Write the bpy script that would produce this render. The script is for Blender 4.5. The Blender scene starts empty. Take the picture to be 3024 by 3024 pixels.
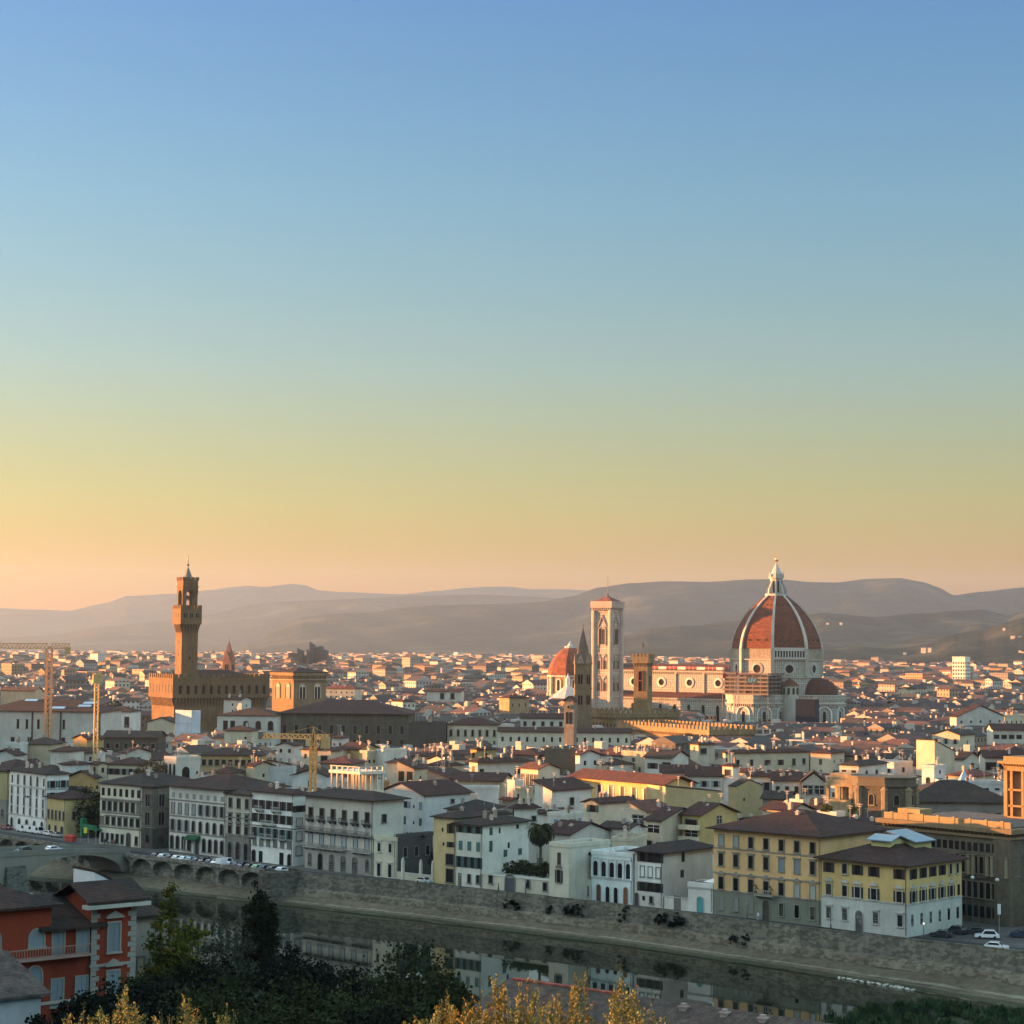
import bpy, bmesh, math, random
from mathutils import Matrix, Vector
random.seed(11)
S = bpy.context.scene
COL = S.collection
R = math.radians
# ------------------------------------------------------------------ camera
CAMZ = 55.0
FPX = 5840.0
PITCH, ROLL = R(3.88), R(0.5)
cd = bpy.data.cameras.new('camera'); cam = bpy.data.objects.new('camera', cd); COL.objects.link(cam)
cd.sensor_width = 36; cd.lens = FPX/3024*36; cd.clip_start = 0.5; cd.clip_end = 90000
CR = Matrix.Rotation(R(90)+PITCH, 3, 'X') @ Matrix.Rotation(ROLL, 3, 'Z')
cam.matrix_world = Matrix.Translation((0, 0, CAMZ)) @ CR.to_4x4()
S.camera = cam
CRI = CR.transposed()
def ray(px, py): return CR @ Vector(((px-1512)/FPX, -(py-1512)/FPX, -1.0))
def at(px, py, D):                       # world point at depth Y=D seen at a pixel of the 3024 photo
    r = ray(px, py); k = D/r.y; return Vector((r.x*k, D, CAMZ+r.z*k))
def G(px, py, z=0.0):                    # the point of height z seen at a pixel
    r = ray(px, py); k = (z-CAMZ)/r.z; return Vector((r.x*k, r.y*k, z))
def proj(p):
    v = CRI @ (Vector(p)-Vector((0, 0, CAMZ)))
    if v.z > -0.1: return (-9999, -9999)
    return (1512+FPX*v.x/-v.z, 1512-FPX*v.y/-v.z)
ZO = {'A': (0,2150,.31056), 'B': (600,2150,.31056), 'C': (1200,2150,.31056), 'D': (1800,2150,.31056), 'E': (2400,2150,.32298),
      'a': (0,2500,.31056), 'b': (600,2500,.31056), 'c': (1200,2500,.31056), 'd': (1800,2500,.31056), 'e': (2400,2500,.32298),
      'V': (400,1620,.31056), 'G': (1550,1620,.27427), 'H': (2050,1620,.27427), 'R': (2500,1650,.28463), 'L': (0,1700,.31056), 'M': (900,1700,.3882)}
def Z(k, x, y): o = ZO[k]; return (o[0]+x*o[2], o[1]+y*o[2])
# ------------------------------------------------------------------ sun, sky, exposure
SUN_AZ = R(-75)      # from +Y, negative = to the left of the view
SUN_EL = R(3.0)
W = bpy.data.worlds.new('World'); S.world = W; W.use_nodes = True
nt = W.node_tree; nt.nodes.clear()
N = nt.nodes.new; Lk = nt.links.new
sky = N('ShaderNodeTexSky'); sky.sky_type = 'NISHITA'; sky.sun_disc = False
sky.sun_elevation = SUN_EL; sky.sun_rotation = SUN_AZ; sky.altitude = 100
sky.air_density = 1.0; sky.dust_density = 0.6; sky.ozone_density = 2.6
bg = N('ShaderNodeBackground'); out = N('ShaderNodeOutputWorld')
bg.inputs['Strength'].default_value = 0.08
tc = N('ShaderNodeTexCoord'); sx = N('ShaderNodeSeparateXYZ'); Lk(tc.outputs['Generated'], sx.inputs[0])
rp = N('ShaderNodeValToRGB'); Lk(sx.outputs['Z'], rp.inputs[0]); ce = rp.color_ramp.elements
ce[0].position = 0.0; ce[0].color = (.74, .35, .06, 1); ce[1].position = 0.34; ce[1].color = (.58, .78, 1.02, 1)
for p_, c_ in ((.044, (.90, .51, .08, 1)), (.07, (.93, .66, .27, 1)), (.11, (.92, .75, .50, 1)), (.14, (.89, .81, .68, 1)), (.22, (.75, .87, .86, 1)), (.44, (11.2, 7.0, 4.2, 1)), (.7, (8.0, 5.4, 3.5, 1)), (1.0, (4.0, 3.2, 2.4, 1))):  # entries above the frame are brightened to fill the shaded facades
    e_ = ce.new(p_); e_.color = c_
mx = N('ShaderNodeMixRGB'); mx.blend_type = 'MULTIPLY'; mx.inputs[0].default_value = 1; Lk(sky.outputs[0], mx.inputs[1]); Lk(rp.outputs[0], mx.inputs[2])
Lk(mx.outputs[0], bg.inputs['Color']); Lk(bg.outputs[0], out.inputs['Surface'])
sd = bpy.data.lights.new('sun', 'SUN'); so = bpy.data.objects.new('sun', sd); COL.objects.link(so)
sd.energy = 5.0; sd.angle = R(0.5); sd.color = (1.0, 0.41, 0.135)
sdir = Vector((math.sin(SUN_AZ)*math.cos(SUN_EL), math.cos(SUN_AZ)*math.cos(SUN_EL), math.sin(SUN_EL)))
so.rotation_euler = sdir.to_track_quat('Z', 'Y').to_euler()
so.location = (-200, 0, 200)
vs = S.view_settings; S.display_settings.display_device = 'sRGB'
vs.view_transform = 'Standard'; vs.look = 'None'; vs.exposure = 2.62; vs.gamma = 1.0; vs.use_curve_mapping = False
HAZE = 3.1e-5
cy = S.cycles
cy.max_bounces = 6; cy.diffuse_bounces = 2; cy.glossy_bounces = 3; cy.transmission_bounces = 2; cy.volume_bounces = 0; cy.transparent_max_bounces = 8
cy.use_denoising = True
# ------------------------------------------------------------------ helpers
class MB:
    def __init__(s): s.v = []; s.f = []; s.m = []
    def face(s, pts, mi=0):
        n = len(s.v); s.v += [tuple(p) for p in pts]; s.f.append(tuple(range(n, n+len(pts)))); s.m.append(mi)
    def box(s, x0, x1, y0, y1, z0, z1, mi=0, bottom=True):
        n = len(s.v)
        s.v += [(x0,y0,z0),(x1,y0,z0),(x1,y1,z0),(x0,y1,z0),(x0,y0,z1),(x1,y0,z1),(x1,y1,z1),(x0,y1,z1)]
        F = [(4,5,6,7),(0,1,5,4),(1,2,6,5),(2,3,7,6),(3,0,4,7)]
        if bottom: F.append((3,2,1,0))
        s.f += [tuple(n+i for i in f) for f in F]; s.m += [mi]*len(F)
    def hexa(s, b, t, mi=0):              # bottom ring, top ring (any n)
        n = len(s.v); k = len(b); s.v += [tuple(p) for p in b]+[tuple(p) for p in t]
        for i in range(k):
            j = (i+1) % k; s.f.append((n+i, n+j, n+k+j, n+k+i)); s.m.append(mi)
        s.f.append(tuple(n+k+i for i in range(k))); s.m.append(mi)
        s.f.append(tuple(n+i for i in reversed(range(k)))); s.m.append(mi)
    def prism(s, poly, z0, z1, mi=0, sc=1.0, c=None):   # vertical prism, top scaled about c
        if c is None: c = (sum(p[0] for p in poly)/len(poly), sum(p[1] for p in poly)/len(poly))
        s.hexa([(p[0], p[1], z0) for p in poly], [(c[0]+(p[0]-c[0])*sc, c[1]+(p[1]-c[1])*sc, z1) for p in poly], mi)
    def cone(s, poly, z0, z1, mi=0, apex=None):
        if apex is None: apex = (sum(p[0] for p in poly)/len(poly), sum(p[1] for p in poly)/len(poly))
        k = len(poly)
        for i in range(k):
            a, b = poly[i], poly[(i+1) % k]; s.face([(a[0],a[1],z0),(b[0],b[1],z0),(apex[0],apex[1],z1)], mi)
        s.face([(p[0],p[1],z0) for p in reversed(poly)], mi)
    def tube(s, a, b, r0, r1=None, n=6, mi=0):
        r1 = r0 if r1 is None else r1; a = Vector(a); b = Vector(b); d = (b-a)
        if d.length < 1e-6: return
        u = d.normalized().orthogonal().normalized(); w = d.normalized().cross(u)
        A = [a+(u*math.cos(t)+w*math.sin(t))*r0 for t in [2*math.pi*i/n for i in range(n)]]
        B = [b+(u*math.cos(t)+w*math.sin(t))*max(r1, .001) for t in [2*math.pi*i/n for i in range(n)]]
        s.hexa(A, B, mi)
    def lathe(s, prof, n=16, c=(0,0), mi=0, ph=0.0):     # prof: list (r,z)
        base = len(s.v)
        for r, z in prof:
            for i in range(n):
                t = ph+2*math.pi*i/n; s.v.append((c[0]+r*math.cos(t), c[1]+r*math.sin(t), z))
        for k in range(len(prof)-1):
            for i in range(n):
                j = (i+1) % n; s.f.append((base+k*n+i, base+k*n+j, base+(k+1)*n+j, base+(k+1)*n+i)); s.m.append(mi)
        s.f.append(tuple(base+(len(prof)-1)*n+i for i in range(n))); s.m.append(mi)
    def arch(s, cx, y0, y1, z0, w, h, mi=0, n=8, pointed=0.0):   # solid arch-topped panel, facing -y
        r = w/2; zs = z0+h-r*(1+pointed)
        pts = [(cx-r, z0), (cx+r, z0)]
        for i in range(n+1):
            t = math.pi*i/n; pts.append((cx+r*math.cos(t), zs+r*(1+pointed)*math.sin(t)**(1-.25*pointed)))
        s.hexa([(p[0], y0, p[1]) for p in pts], [(p[0], y1, p[1]) for p in pts], mi)
    def archring(s, cx, y0, y1, z0, w, h, t, mi=0, n=8):         # frame round an arch opening
        r = w/2; zs = z0+h-r
        for i in range(n):
            a, b = math.pi*i/n, math.pi*(i+1)/n
            q = [(cx+rr*math.cos(th), zs+rr*math.sin(th)) for rr, th in ((r,a),(r+t,a),(r+t,b),(r,b))]
            s.hexa([(p[0], y0, p[1]) for p in q], [(p[0], y1, p[1]) for p in q], mi)
        for sg in (-1, 1):
            x0, x1 = sorted((cx+sg*r, cx+sg*(r+t))); s.box(x0, x1, min(y0,y1), max(y0,y1), z0, zs, mi)
    def xf(s, M):
        s.v = [tuple(M @ Vector(p)) for p in s.v]; return s
    def add(s, o, M=None):
        n = len(s.v); s.v += [tuple(M @ Vector(p)) for p in o.v] if M else o.v
        s.f += [tuple(i+n for i in f) for f in o.f]; s.m += o.m
    def mesh(s, name, mats):
        me = bpy.data.meshes.new(name); me.from_pydata(s.v, [], s.f)
        for m in mats: me.materials.append(m)
        if len(mats) > 1: me.polygons.foreach_set('material_index', s.m)
        me.update(); 
        bm = bmesh.new(); bm.from_mesh(me); bmesh.ops.recalc_face_normals(bm, faces=bm.faces); bm.to_mesh(me); bm.free()
        return me
    def build(s, name, mats, parent=None, color=None, loc=None, rot=None):
        if not isinstance(mats, (list, tuple)): mats = [mats]
        return link(name, s.mesh(name, mats), parent, color, loc, rot)
def link(name, me, parent=None, color=None, loc=None, rot=None):
    o = bpy.data.objects.new(name, me); COL.objects.link(o)
    if parent: o.parent = parent
    if color: o.color = (*color, 1)
    if loc is not None: o.location = loc
    if rot is not None: o.rotation_euler = (0, 0, rot)
    return o
LAB = {}
def tag(o, label=None, cat=None, group=None, kind=None):
    if label: o['label'] = label; LAB.setdefault(label, []).append(o.name)
    if cat: o['category'] = cat
    if group: o['group'] = group
    if kind: o['kind'] = kind
    return o
def empty(name, loc, rz=0, label=None, cat=None, group=None):
    o = bpy.data.objects.new(name, None); COL.objects.link(o); o.location = loc; o.rotation_euler = (0, 0, rz)
    o.empty_display_size = .5
    return tag(o, label, cat, group)
def clone(o, parent=None, name=None):
    c = o.copy(); COL.objects.link(c); c.parent = parent
    for ch in KIDS.get(o.name, ()): clone(ch, c)
    return c
KIDS = {}
def kids(o):
    KIDS[o.name] = list(o.children)
    for c in o.children: kids(c)

# ------------------------------------------------------------------ materials
def mat(name, build):
    m = bpy.data.materials.new(name); m.use_nodes = True; t = m.node_tree; b = t.nodes['Principled BSDF']
    build(t, b, t.nodes.new, t.links.new); return m
def oc(t, n, l):                         # object colour x small per-object variation
    oi = n('ShaderNodeObjectInfo'); mr = n('ShaderNodeMapRange'); l(oi.outputs['Random'], mr.inputs[0]); mr.inputs[3].default_value = .88; mr.inputs[4].default_value = 1.08
    m = n('ShaderNodeVectorMath'); m.operation = 'SCALE'; l(oi.outputs['Color'], m.inputs[0]); l(mr.outputs[0], m.inputs['Scale']); return m.outputs[0]
def mul(n, l, a, fac_out, lo, hi, c0=None):
    mr = n('ShaderNodeMapRange'); l(fac_out, mr.inputs[0]); mr.inputs[1].default_value = .3; mr.inputs[2].default_value = .7; mr.inputs[3].default_value = lo; mr.inputs[4].default_value = hi
    m = n('ShaderNodeVectorMath'); m.operation = 'SCALE'; l(a, m.inputs[0]); l(mr.outputs[0], m.inputs['Scale']); return m.outputs[0]
def noise(n, l, scale, vec=None, detail=4, rough=.6, sc=None):
    x = n('ShaderNodeTexNoise'); x.inputs['Scale'].default_value = scale; x.inputs['Detail'].default_value = detail; x.inputs['Roughness'].default_value = rough
    if vec is not None:
        if sc:
            mp = n('ShaderNodeMapping'); mp.inputs['Scale'].default_value = sc; l(vec, mp.inputs[0]); vec = mp.outputs[0]
        l(vec, x.inputs['Vector'])
    return x.outputs['Fac']
def bump(n, l, b, h, st, dist):
    bp = n('ShaderNodeBump'); bp.inputs['Strength'].default_value = st; bp.inputs['Distance'].default_value = dist; l(h, bp.inputs['Height']); l(bp.outputs[0], b.inputs['Normal'])
def _plaster(t, b, n, l):
    g = n('ShaderNodeNewGeometry').outputs['Position']; c = oc(t, n, l)
    c = mul(n, l, c, noise(n, l, .18, g), .80, 1.10); c = mul(n, l, c, noise(n, l, 1, g, 5, .7, sc=(.7, .7, .13)), .88, 1.05)
    c = mul(n, l, c, noise(n, l, 3, g), .93, 1.05)
    l(c, b.inputs['Base Color']); b.inputs['Roughness'].default_value = .93; b.inputs['Specular IOR Level'].default_value = .2
def _stone(t, b, n, l):
    g = n('ShaderNodeNewGeometry').outputs['Position']; c = oc(t, n, l)
    x = noise(n, l, .9, g, 6, .75); c = mul(n, l, c, x, .7, 1.25); c = mul(n, l, c, noise(n, l, .12, g), .8, 1.15); c = mul(n, l, c, noise(n, l, 1, g, sc=(.9, .9, .12)), .8, 1.12)
    l(c, b.inputs['Base Color']); b.inputs['Roughness'].default_value = .95; b.inputs['Specular IOR Level'].default_value = .15
    bump(n, l, b, noise(n, l, 2.5, g, 6, .7), .6, .25)
def _tile(t, b, n, l):
    g = n('ShaderNodeNewGeometry').outputs['Position']; c = oc(t, n, l)
    x = noise(n, l, 1.1, g, 6, .8); c = mul(n, l, c, x, .3, 1.75); c = mul(n, l, c, noise(n, l, 4.5, g, 3, .7), .7, 1.3)
    hs = n('ShaderNodeMixRGB'); hs.blend_type = 'MIX'; mr = n('ShaderNodeMapRange'); l(noise(n, l, .25, g, 5, .7), mr.inputs[0]); mr.inputs[1].default_value = .45; mr.inputs[2].default_value = .7; mr.inputs[4].default_value = .6
    l(mr.outputs[0], hs.inputs[0]); l(c, hs.inputs[1]); hs.inputs[2].default_value = (.026, .022, .018, 1)
    h2 = n('ShaderNodeMixRGB'); m2 = n('ShaderNodeMapRange'); l(noise(n, l, .16, g, 5, .75), m2.inputs[0]); m2.inputs[1].default_value = .5; m2.inputs[2].default_value = .68; m2.inputs[4].default_value = .6; l(m2.outputs[0], h2.inputs[0]); l(hs.outputs[0], h2.inputs[1]); h2.inputs[2].default_value = (.085, .034, .024, 1)
    l(h2.outputs[0], b.inputs['Base Color']); b.inputs['Roughness'].default_value = .9; b.inputs['Specular IOR Level'].default_value = .2
    to = n('ShaderNodeTexCoord').outputs['Object']; w = n('ShaderNodeTexWave'); w.inputs['Scale'].default_value = .9; w.bands_direction = 'X'; l(to, w.inputs['Vector']); w.inputs['Distortion'].default_value = .3
    ad = n('ShaderNodeMath'); ad.operation = 'ADD'; l(w.outputs['Fac'], ad.inputs[0]); l(noise(n, l, 3, g, 5, .7), ad.inputs[1])
    bump(n, l, b, ad.outputs[0], .7, .25)
def _paint(t, b, n, l):
    l(oc(t, n, l), b.inputs['Base Color']); b.inputs['Roughness'].default_value = .6
def _glass(t, b, n, l):
    g = n('ShaderNodeNewGeometry').outputs['Position']; oi = n('ShaderNodeObjectInfo')
    rp = n('ShaderNodeMapRange'); l(oi.outputs['Random'], rp.inputs[0]); rp.inputs[3].default_value = .25; rp.inputs[4].default_value = 1.6
    c = n('ShaderNodeVectorMath'); c.operation = 'SCALE'; c.inputs[0].default_value = (.008, .008, .009); l(rp.outputs[0], c.inputs['Scale'])
    l(c.outputs[0], b.inputs['Base Color']); b.inputs['Roughness'].default_value = .5; b.inputs['Specular IOR Level'].default_value = .12
def _marble(t, b, n, l):                 # white marble with green-black rectangular panels, from the UV in metres
    uv = n('ShaderNodeUVMap').outputs[0]; g = n('ShaderNodeNewGeometry').outputs['Position']
    def frac(ax, per, off=0.0):
        sp = n('ShaderNodeSeparateXYZ'); l(uv, sp.inputs[0]); d = n('ShaderNodeMath'); d.operation = 'DIVIDE'; l(sp.outputs[ax], d.inputs[0]); d.inputs[1].default_value = per
        a = n('ShaderNodeMath'); a.operation = 'ADD'; l(d.outputs[0], a.inputs[0]); a.inputs[1].default_value = off
        f = n('ShaderNodeMath'); f.operation = 'FRACT'; l(a.outputs[0], f.inputs[0])
        q = n('ShaderNodeMath'); q.operation = 'SUBTRACT'; l(f.outputs[0], q.inputs[0]); q.inputs[1].default_value = .5
        z = n('ShaderNodeMath'); z.operation = 'ABSOLUTE'; l(q.outputs[0], z.inputs[0]); return z.outputs[0]
    def band(x, lo, hi):                 # 1 between lo and hi
        a = n('ShaderNodeMath'); a.operation = 'GREATER_THAN'; l(x, a.inputs[0]); a.inputs[1].default_value = lo
        c = n('ShaderNodeMath'); c.operation = 'LESS_THAN'; l(x, c.inputs[0]); c.inputs[1].default_value = hi
        m = n('ShaderNodeMath'); m.operation = 'MULTIPLY'; l(a.outputs[0], m.inputs[0]); l(c.outputs[0], m.inputs[1]); return m.outputs[0]
    fx, fy = frac('X', 2.9), frac('Y', 5.4)
    def mx(op, a, c_):
        m = n('ShaderNodeMath'); m.operation = op; l(a, m.inputs[0]); l(c_, m.inputs[1]); return m.outputs[0]
    def less(x, v): 
        a = n('ShaderNodeMath'); a.operation = 'LESS_THAN'; l(x, a.inputs[0]); a.inputs[1].default_value = v; return a.outputs[0]
    outer = mx('MULTIPLY', less(fx, .36), less(fy, .42)); inner = mx('MULTIPLY', less(fx, .21), less(fy, .35))
    ring = mx('SUBTRACT', outer, inner)
    mi = n('ShaderNodeMixRGB'); l(ring, mi.inputs[0]); l(oc(t, n, l), mi.inputs[1]); mi.inputs[2].default_value = (.13, .15, .13, 1)
    c = mul(n, l, mi.outputs[0], noise(n, l, .3, g), .85, 1.1)
    l(c, b.inputs['Base Color']); b.inputs['Roughness'].default_value = .8
def _city(t, b, n, l):                   # far walls: per-building colour attribute, small window openings from UV in metres
    at_ = n('ShaderNodeAttribute'); at_.attribute_name = 'tint'; uv = n('ShaderNodeUVMap').outputs[0]; sp = n('ShaderNodeSeparateXYZ'); l(uv, sp.inputs[0])
    def w(ax, per, half):
        d = n('ShaderNodeMath'); d.operation = 'DIVIDE'; l(sp.outputs[ax], d.inputs[0]); d.inputs[1].default_value = per
        f = n('ShaderNodeMath'); f.operation = 'FRACT'; l(d.outputs[0], f.inputs[0]); q = n('ShaderNodeMath'); q.operation = 'SUBTRACT'; l(f.outputs[0], q.inputs[0]); q.inputs[1].default_value = .5
        z = n('ShaderNodeMath'); z.operation = 'ABSOLUTE'; l(q.outputs[0], z.inputs[0]); c = n('ShaderNodeMath'); c.operation = 'LESS_THAN'; l(z.outputs[0], c.inputs[0]); c.inputs[1].default_value = half; return c.outputs[0]
    m = n('ShaderNodeMath'); m.operation = 'MULTIPLY'; l(w('X', 3.1, .2), m.inputs[0]); l(w('Y', 3.5, .24), m.inputs[1])
    mi = n('ShaderNodeMixRGB'); l(m.outputs[0], mi.inputs[0]); l(at_.outputs['Color'], mi.inputs[1]); mi.inputs[2].default_value = (.045, .04, .035, 1)
    l(mi.outputs[0], b.inputs['Base Color']); b.inputs['Roughness'].default_value = .9
def _cityroof(t, b, n, l):
    at_ = n('ShaderNodeAttribute'); at_.attribute_name = 'tint'; g = n('ShaderNodeNewGeometry').outputs['Position']
    l(mul(n, l, at_.outputs['Color'], noise(n, l, .5, g, 5, .8), .6, 1.4), b.inputs['Base Color']); b.inputs['Roughness'].default_value = .9
def _leaf(t, b, n, l):
    at_ = n('ShaderNodeAttribute'); at_.attribute_name = 'tint'; oi = n('ShaderNodeObjectInfo')
    m = n('ShaderNodeVectorMath'); m.operation = 'MULTIPLY'; l(at_.outputs['Color'], m.inputs[0]); l(oi.outputs['Color'], m.inputs[1])
    l(m.outputs[0], b.inputs['Base Color']); b.inputs['Roughness'].default_value = .8; b.inputs['Specular IOR Level'].default_value = .03
def _ground(t, b, n, l):
    g = n('ShaderNodeNewGeometry').outputs['Position']; c = oc(t, n, l); c = mul(n, l, c, noise(n, l, .02, g, 8, .7), .6, 1.4); c = mul(n, l, c, noise(n, l, .6, g, 8, .75), .6, 1.4)
    l(c, b.inputs['Base Color']); b.inputs['Roughness'].default_value = .95; b.inputs['Specular IOR Level'].default_value = .1
    bump(n, l, b, noise(n, l, .8, g, 8, .7), .7, .3)
def _hill(t, b, n, l):
    g = n('ShaderNodeNewGeometry').outputs['Position']
    rp = n('ShaderNodeValToRGB'); l(noise(n, l, .0016, g, 10, .62), rp.inputs[0]); e = rp.color_ramp.elements
    e[0].position = .42; e[0].color = (.02, .026, .022, 1); e[1].position = .66; e[1].color = (.075, .072, .05, 1); x = e.new(.56); x.color = (.032, .038, .028, 1)
    c = mul(n, l, rp.outputs[0], noise(n, l, .012, g, 8, .7), .6, 1.4)
    l(c, b.inputs['Base Color']); b.inputs['Roughness'].default_value = 1; b.inputs['Specular IOR Level'].default_value = 0
    bump(n, l, b, noise(n, l, .004, g, 10, .65), .8, 60)
def _water(t, b, n, l):
    g = n('ShaderNodeNewGeometry').outputs['Position']
    b.inputs['Base Color'].default_value = (.010, .012, .006, 1); b.inputs['Roughness'].default_value = .025; b.inputs['IOR'].default_value = 1.33; b.inputs['Specular IOR Level'].default_value = .5
    bump(n, l, b, noise(n, l, .9, g, 3, .5, sc=(1, 1, 1)), .05, .02)
def _facet(t, b, n, l):
    l(oc(t, n, l), b.inputs['Base Color']); b.inputs['Roughness'].default_value = .35; b.inputs['Metallic'].default_value = .0
def _car(t, b, n, l):
    oi = n('ShaderNodeObjectInfo'); l(oi.outputs['Color'], b.inputs['Base Color']); b.inputs['Roughness'].default_value = .25; b.inputs['Coat Weight'].default_value = .5
def _gold(t, b, n, l):
    b.inputs['Base Color'].default_value = (.8, .5, .2, 1); b.inputs['Metallic'].default_value = 1; b.inputs['Roughness'].default_value = .3
def _wallstone(t, b, n, l):              # river wall: rubble with damp streaks
    g = n('ShaderNodeNewGeometry').outputs['Position']; v = n('ShaderNodeTexVoronoi'); v.inputs['Scale'].default_value = 1.3; mp = n('ShaderNodeMapping'); mp.inputs['Scale'].default_value = (.8, .8, 1.6); l(g, mp.inputs[0]); l(mp.outputs[0], v.inputs['Vector'])
    c = oc(t, n, l); sp = n('ShaderNodeSeparateColor'); l(v.outputs['Color'], sp.inputs[0]); c = mul(n, l, c, sp.outputs[0], .75, 1.25)
    c = mul(n, l, c, noise(n, l, 1, g, 6, .7, sc=(.5, .5, .07)), .68, 1.2); c = mul(n, l, c, noise(n, l, .09, g, 4), .78, 1.15); c = mul(n, l, c, noise(n, l, 2.2, g, 6, .8), .85, 1.15)
    l(c, b.inputs['Base Color']); b.inputs['Roughness'].default_value = .95; b.inputs['Specular IOR Level'].default_value = .1
    bump(n, l, b, noise(n, l, 2.2, g, 6, .8), .9, .3)
PL = mat('plaster', _plaster); ST = mat('stone', _stone); TI = mat('roof_tile', _tile); PA = mat('paint', _paint); GL = mat('window_glass', _glass); MA = mat('panelled_marble', _marble)
CI = mat('far_wall', _city); CR_ = mat('far_roof', _cityroof); LE = mat('leaf', _leaf); GR = mat('earth', _ground); HI = mat('wooded_hill', _hill); WA = mat('river_water', _water)
CA = mat('car_paint', _car); GO = mat('gilt', _gold); WS = mat('river_masonry', _wallstone); FA = mat('glossy_sheet', _facet)
def _lit(t, b, n, l):
    b.inputs['Base Color'].default_value = (.8, .8, .8, 1); b.inputs['Emission Color'].default_value = (1, .9, .75, 1); b.inputs['Emission Strength'].default_value = .25
LI = mat('lit_lamp', _lit)
# palette
WHITE = (.64, .62, .57); CREAM = (.60, .53, .40); YEL = (.66, .43, .20); PALE = (.55, .56, .52); OCHRE = (.42, .34, .15); GREY = (.36, .35, .31)
BROWNST = (.20, .175, .13); DARKST = (.13, .12, .10); TRIM = (.20, .19, .165); ROOF = (.040, .020, .017); ROOFD = (.028, .022, .019); ROOFR = (.09, .035, .022)
SHG = (.02, .07, .06); SHB = (.035, .025, .02); SHGY = (.20, .22, .21); SHBL = (.12, .18, .22); BLK = (.012, .012, .012)

# ------------------------------------------------------------------ windows
WC = {}
def wmesh(key, fn, mats):
    if key not in WC: b = MB(); fn(b); WC[key] = b.mesh(key.split('|')[0], mats)
    return WC[key]
def window(par, face, u, z, w, h, style='plain', col=None, trim=TRIM, sh=SHB, name='window'):
    """style: words joined by +: arch, frame, ped (pediment), sill, open (open shutters), shut (closed shutters), hood, bifora"""
    st = style.split('+'); k = '%.2f_%.2f' % (w, h)
    loc = (u, 0, z) if face == 'F' else (0, u, z); rot = 0 if face == 'F' else R(90)
    ar = 'arch' in st
    def pane(b):
        if ar: b.arch(0, .02, -.04, 0, w, h)
        elif 'bifora' in st:
            for s in (-1, 1): b.arch(s*w*.27, .02, -.04, 0, w*.42, h, pointed=.2)
        else: b.box(-w/2, w/2, -.04, .02, 0, h)
    if 'shut' in st:
        o = link(name, wmesh('shutter|%s%s' % (k, ar), lambda b: (b.arch(0, .02, -.07, 0, w, h) if ar else (b.box(-w/2, -.015, -.07, .02, 0, h), b.box(.015, w/2, -.07, .02, 0, h))), [PA]), par, sh, loc, rot)
    else:
        o = link(name, wmesh('pane|%s%s%s' % (k, ar, 'bifora' in st), pane, [GL if 'door' not in st else PA]), par, sh if 'door' in st else (1, 1, 1), loc, rot)
    fr = .16 if w < 2.5 else .25
    if any(s in st for s in ('frame', 'ped', 'hood', 'sill')):
        def frame(b):
            d = -.16
            if ar: b.archring(0, .01, d, 0, w, h, fr)
            else:
                b.box(-w/2-fr, -w/2, d, .01, 0, h+fr); b.box(w/2, w/2+fr, d, .01, 0, h+fr); b.box(-w/2, w/2, d, .01, h, h+fr)
            b.box(-w/2-fr*1.6, w/2+fr*1.6, d-.14, .01, -.2, 0)
            if 'bifora' in st: b.box(-.06, .06, d+.02, .01, 0, h)
            zt = h+fr+(.1 if not ar else .0)
            if 'hood' in st: b.box(-w/2-fr*2.2, w/2+fr*2.2, d-.2, .01, zt+.02, zt+.28)
            if 'ped' in st:
                W2 = w/2+fr*2.2; b.box(-W2, W2, d-.18, .01, zt+.25, zt+.45)
                b.hexa([(-W2, d-.12, zt+.45), (W2, d-.12, zt+.45), (0, d-.12, zt+1.05)], [(-W2, .01, zt+.45), (W2, .01, zt+.45), (0, .01, zt+1.05)])
        link('frame', wmesh('frame|%s%s' % (k, style), frame, [PL]), o, trim)
    if 'open' in st:
        me = wmesh('shutter_leaf|%s' % k, lambda b: b.box(0, w/2, -.10, -.03, 0, h), [PA])
        link('shutter', me, o, sh, (-w-.02, -.02, 0)); link('shutter', me, o, sh, (w/2+.02, -.02, 0))
    if 'cross' in st:
        link('glazing_bar', wmesh('bars|%s' % k, lambda b: (b.box(-.06, .06, -.08, .0, 0, h), b.box(-w/2, w/2, -.08, .0, h*.62, h*.62+.1)), [PA]), o, (.6, .6, .58))
    return o
RES = []          # reserved footprints: (corners xy, centre depth, x0px, x1px, visible bottom py)
def reserve(cs, vb=None, pad=1.0):
    cx = sum(c[0] for c in cs)/len(cs); cy_ = sum(c[1] for c in cs)/len(cs)
    cs = [(cx+(c[0]-cx)*(1+pad/20), cy_+(c[1]-cy_)*(1+pad/20)) for c in cs]
    px = [proj((c[0], c[1], 10))[0] for c in cs]; RES.append((cs, cy_, min(px), max(px), vb))
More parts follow.
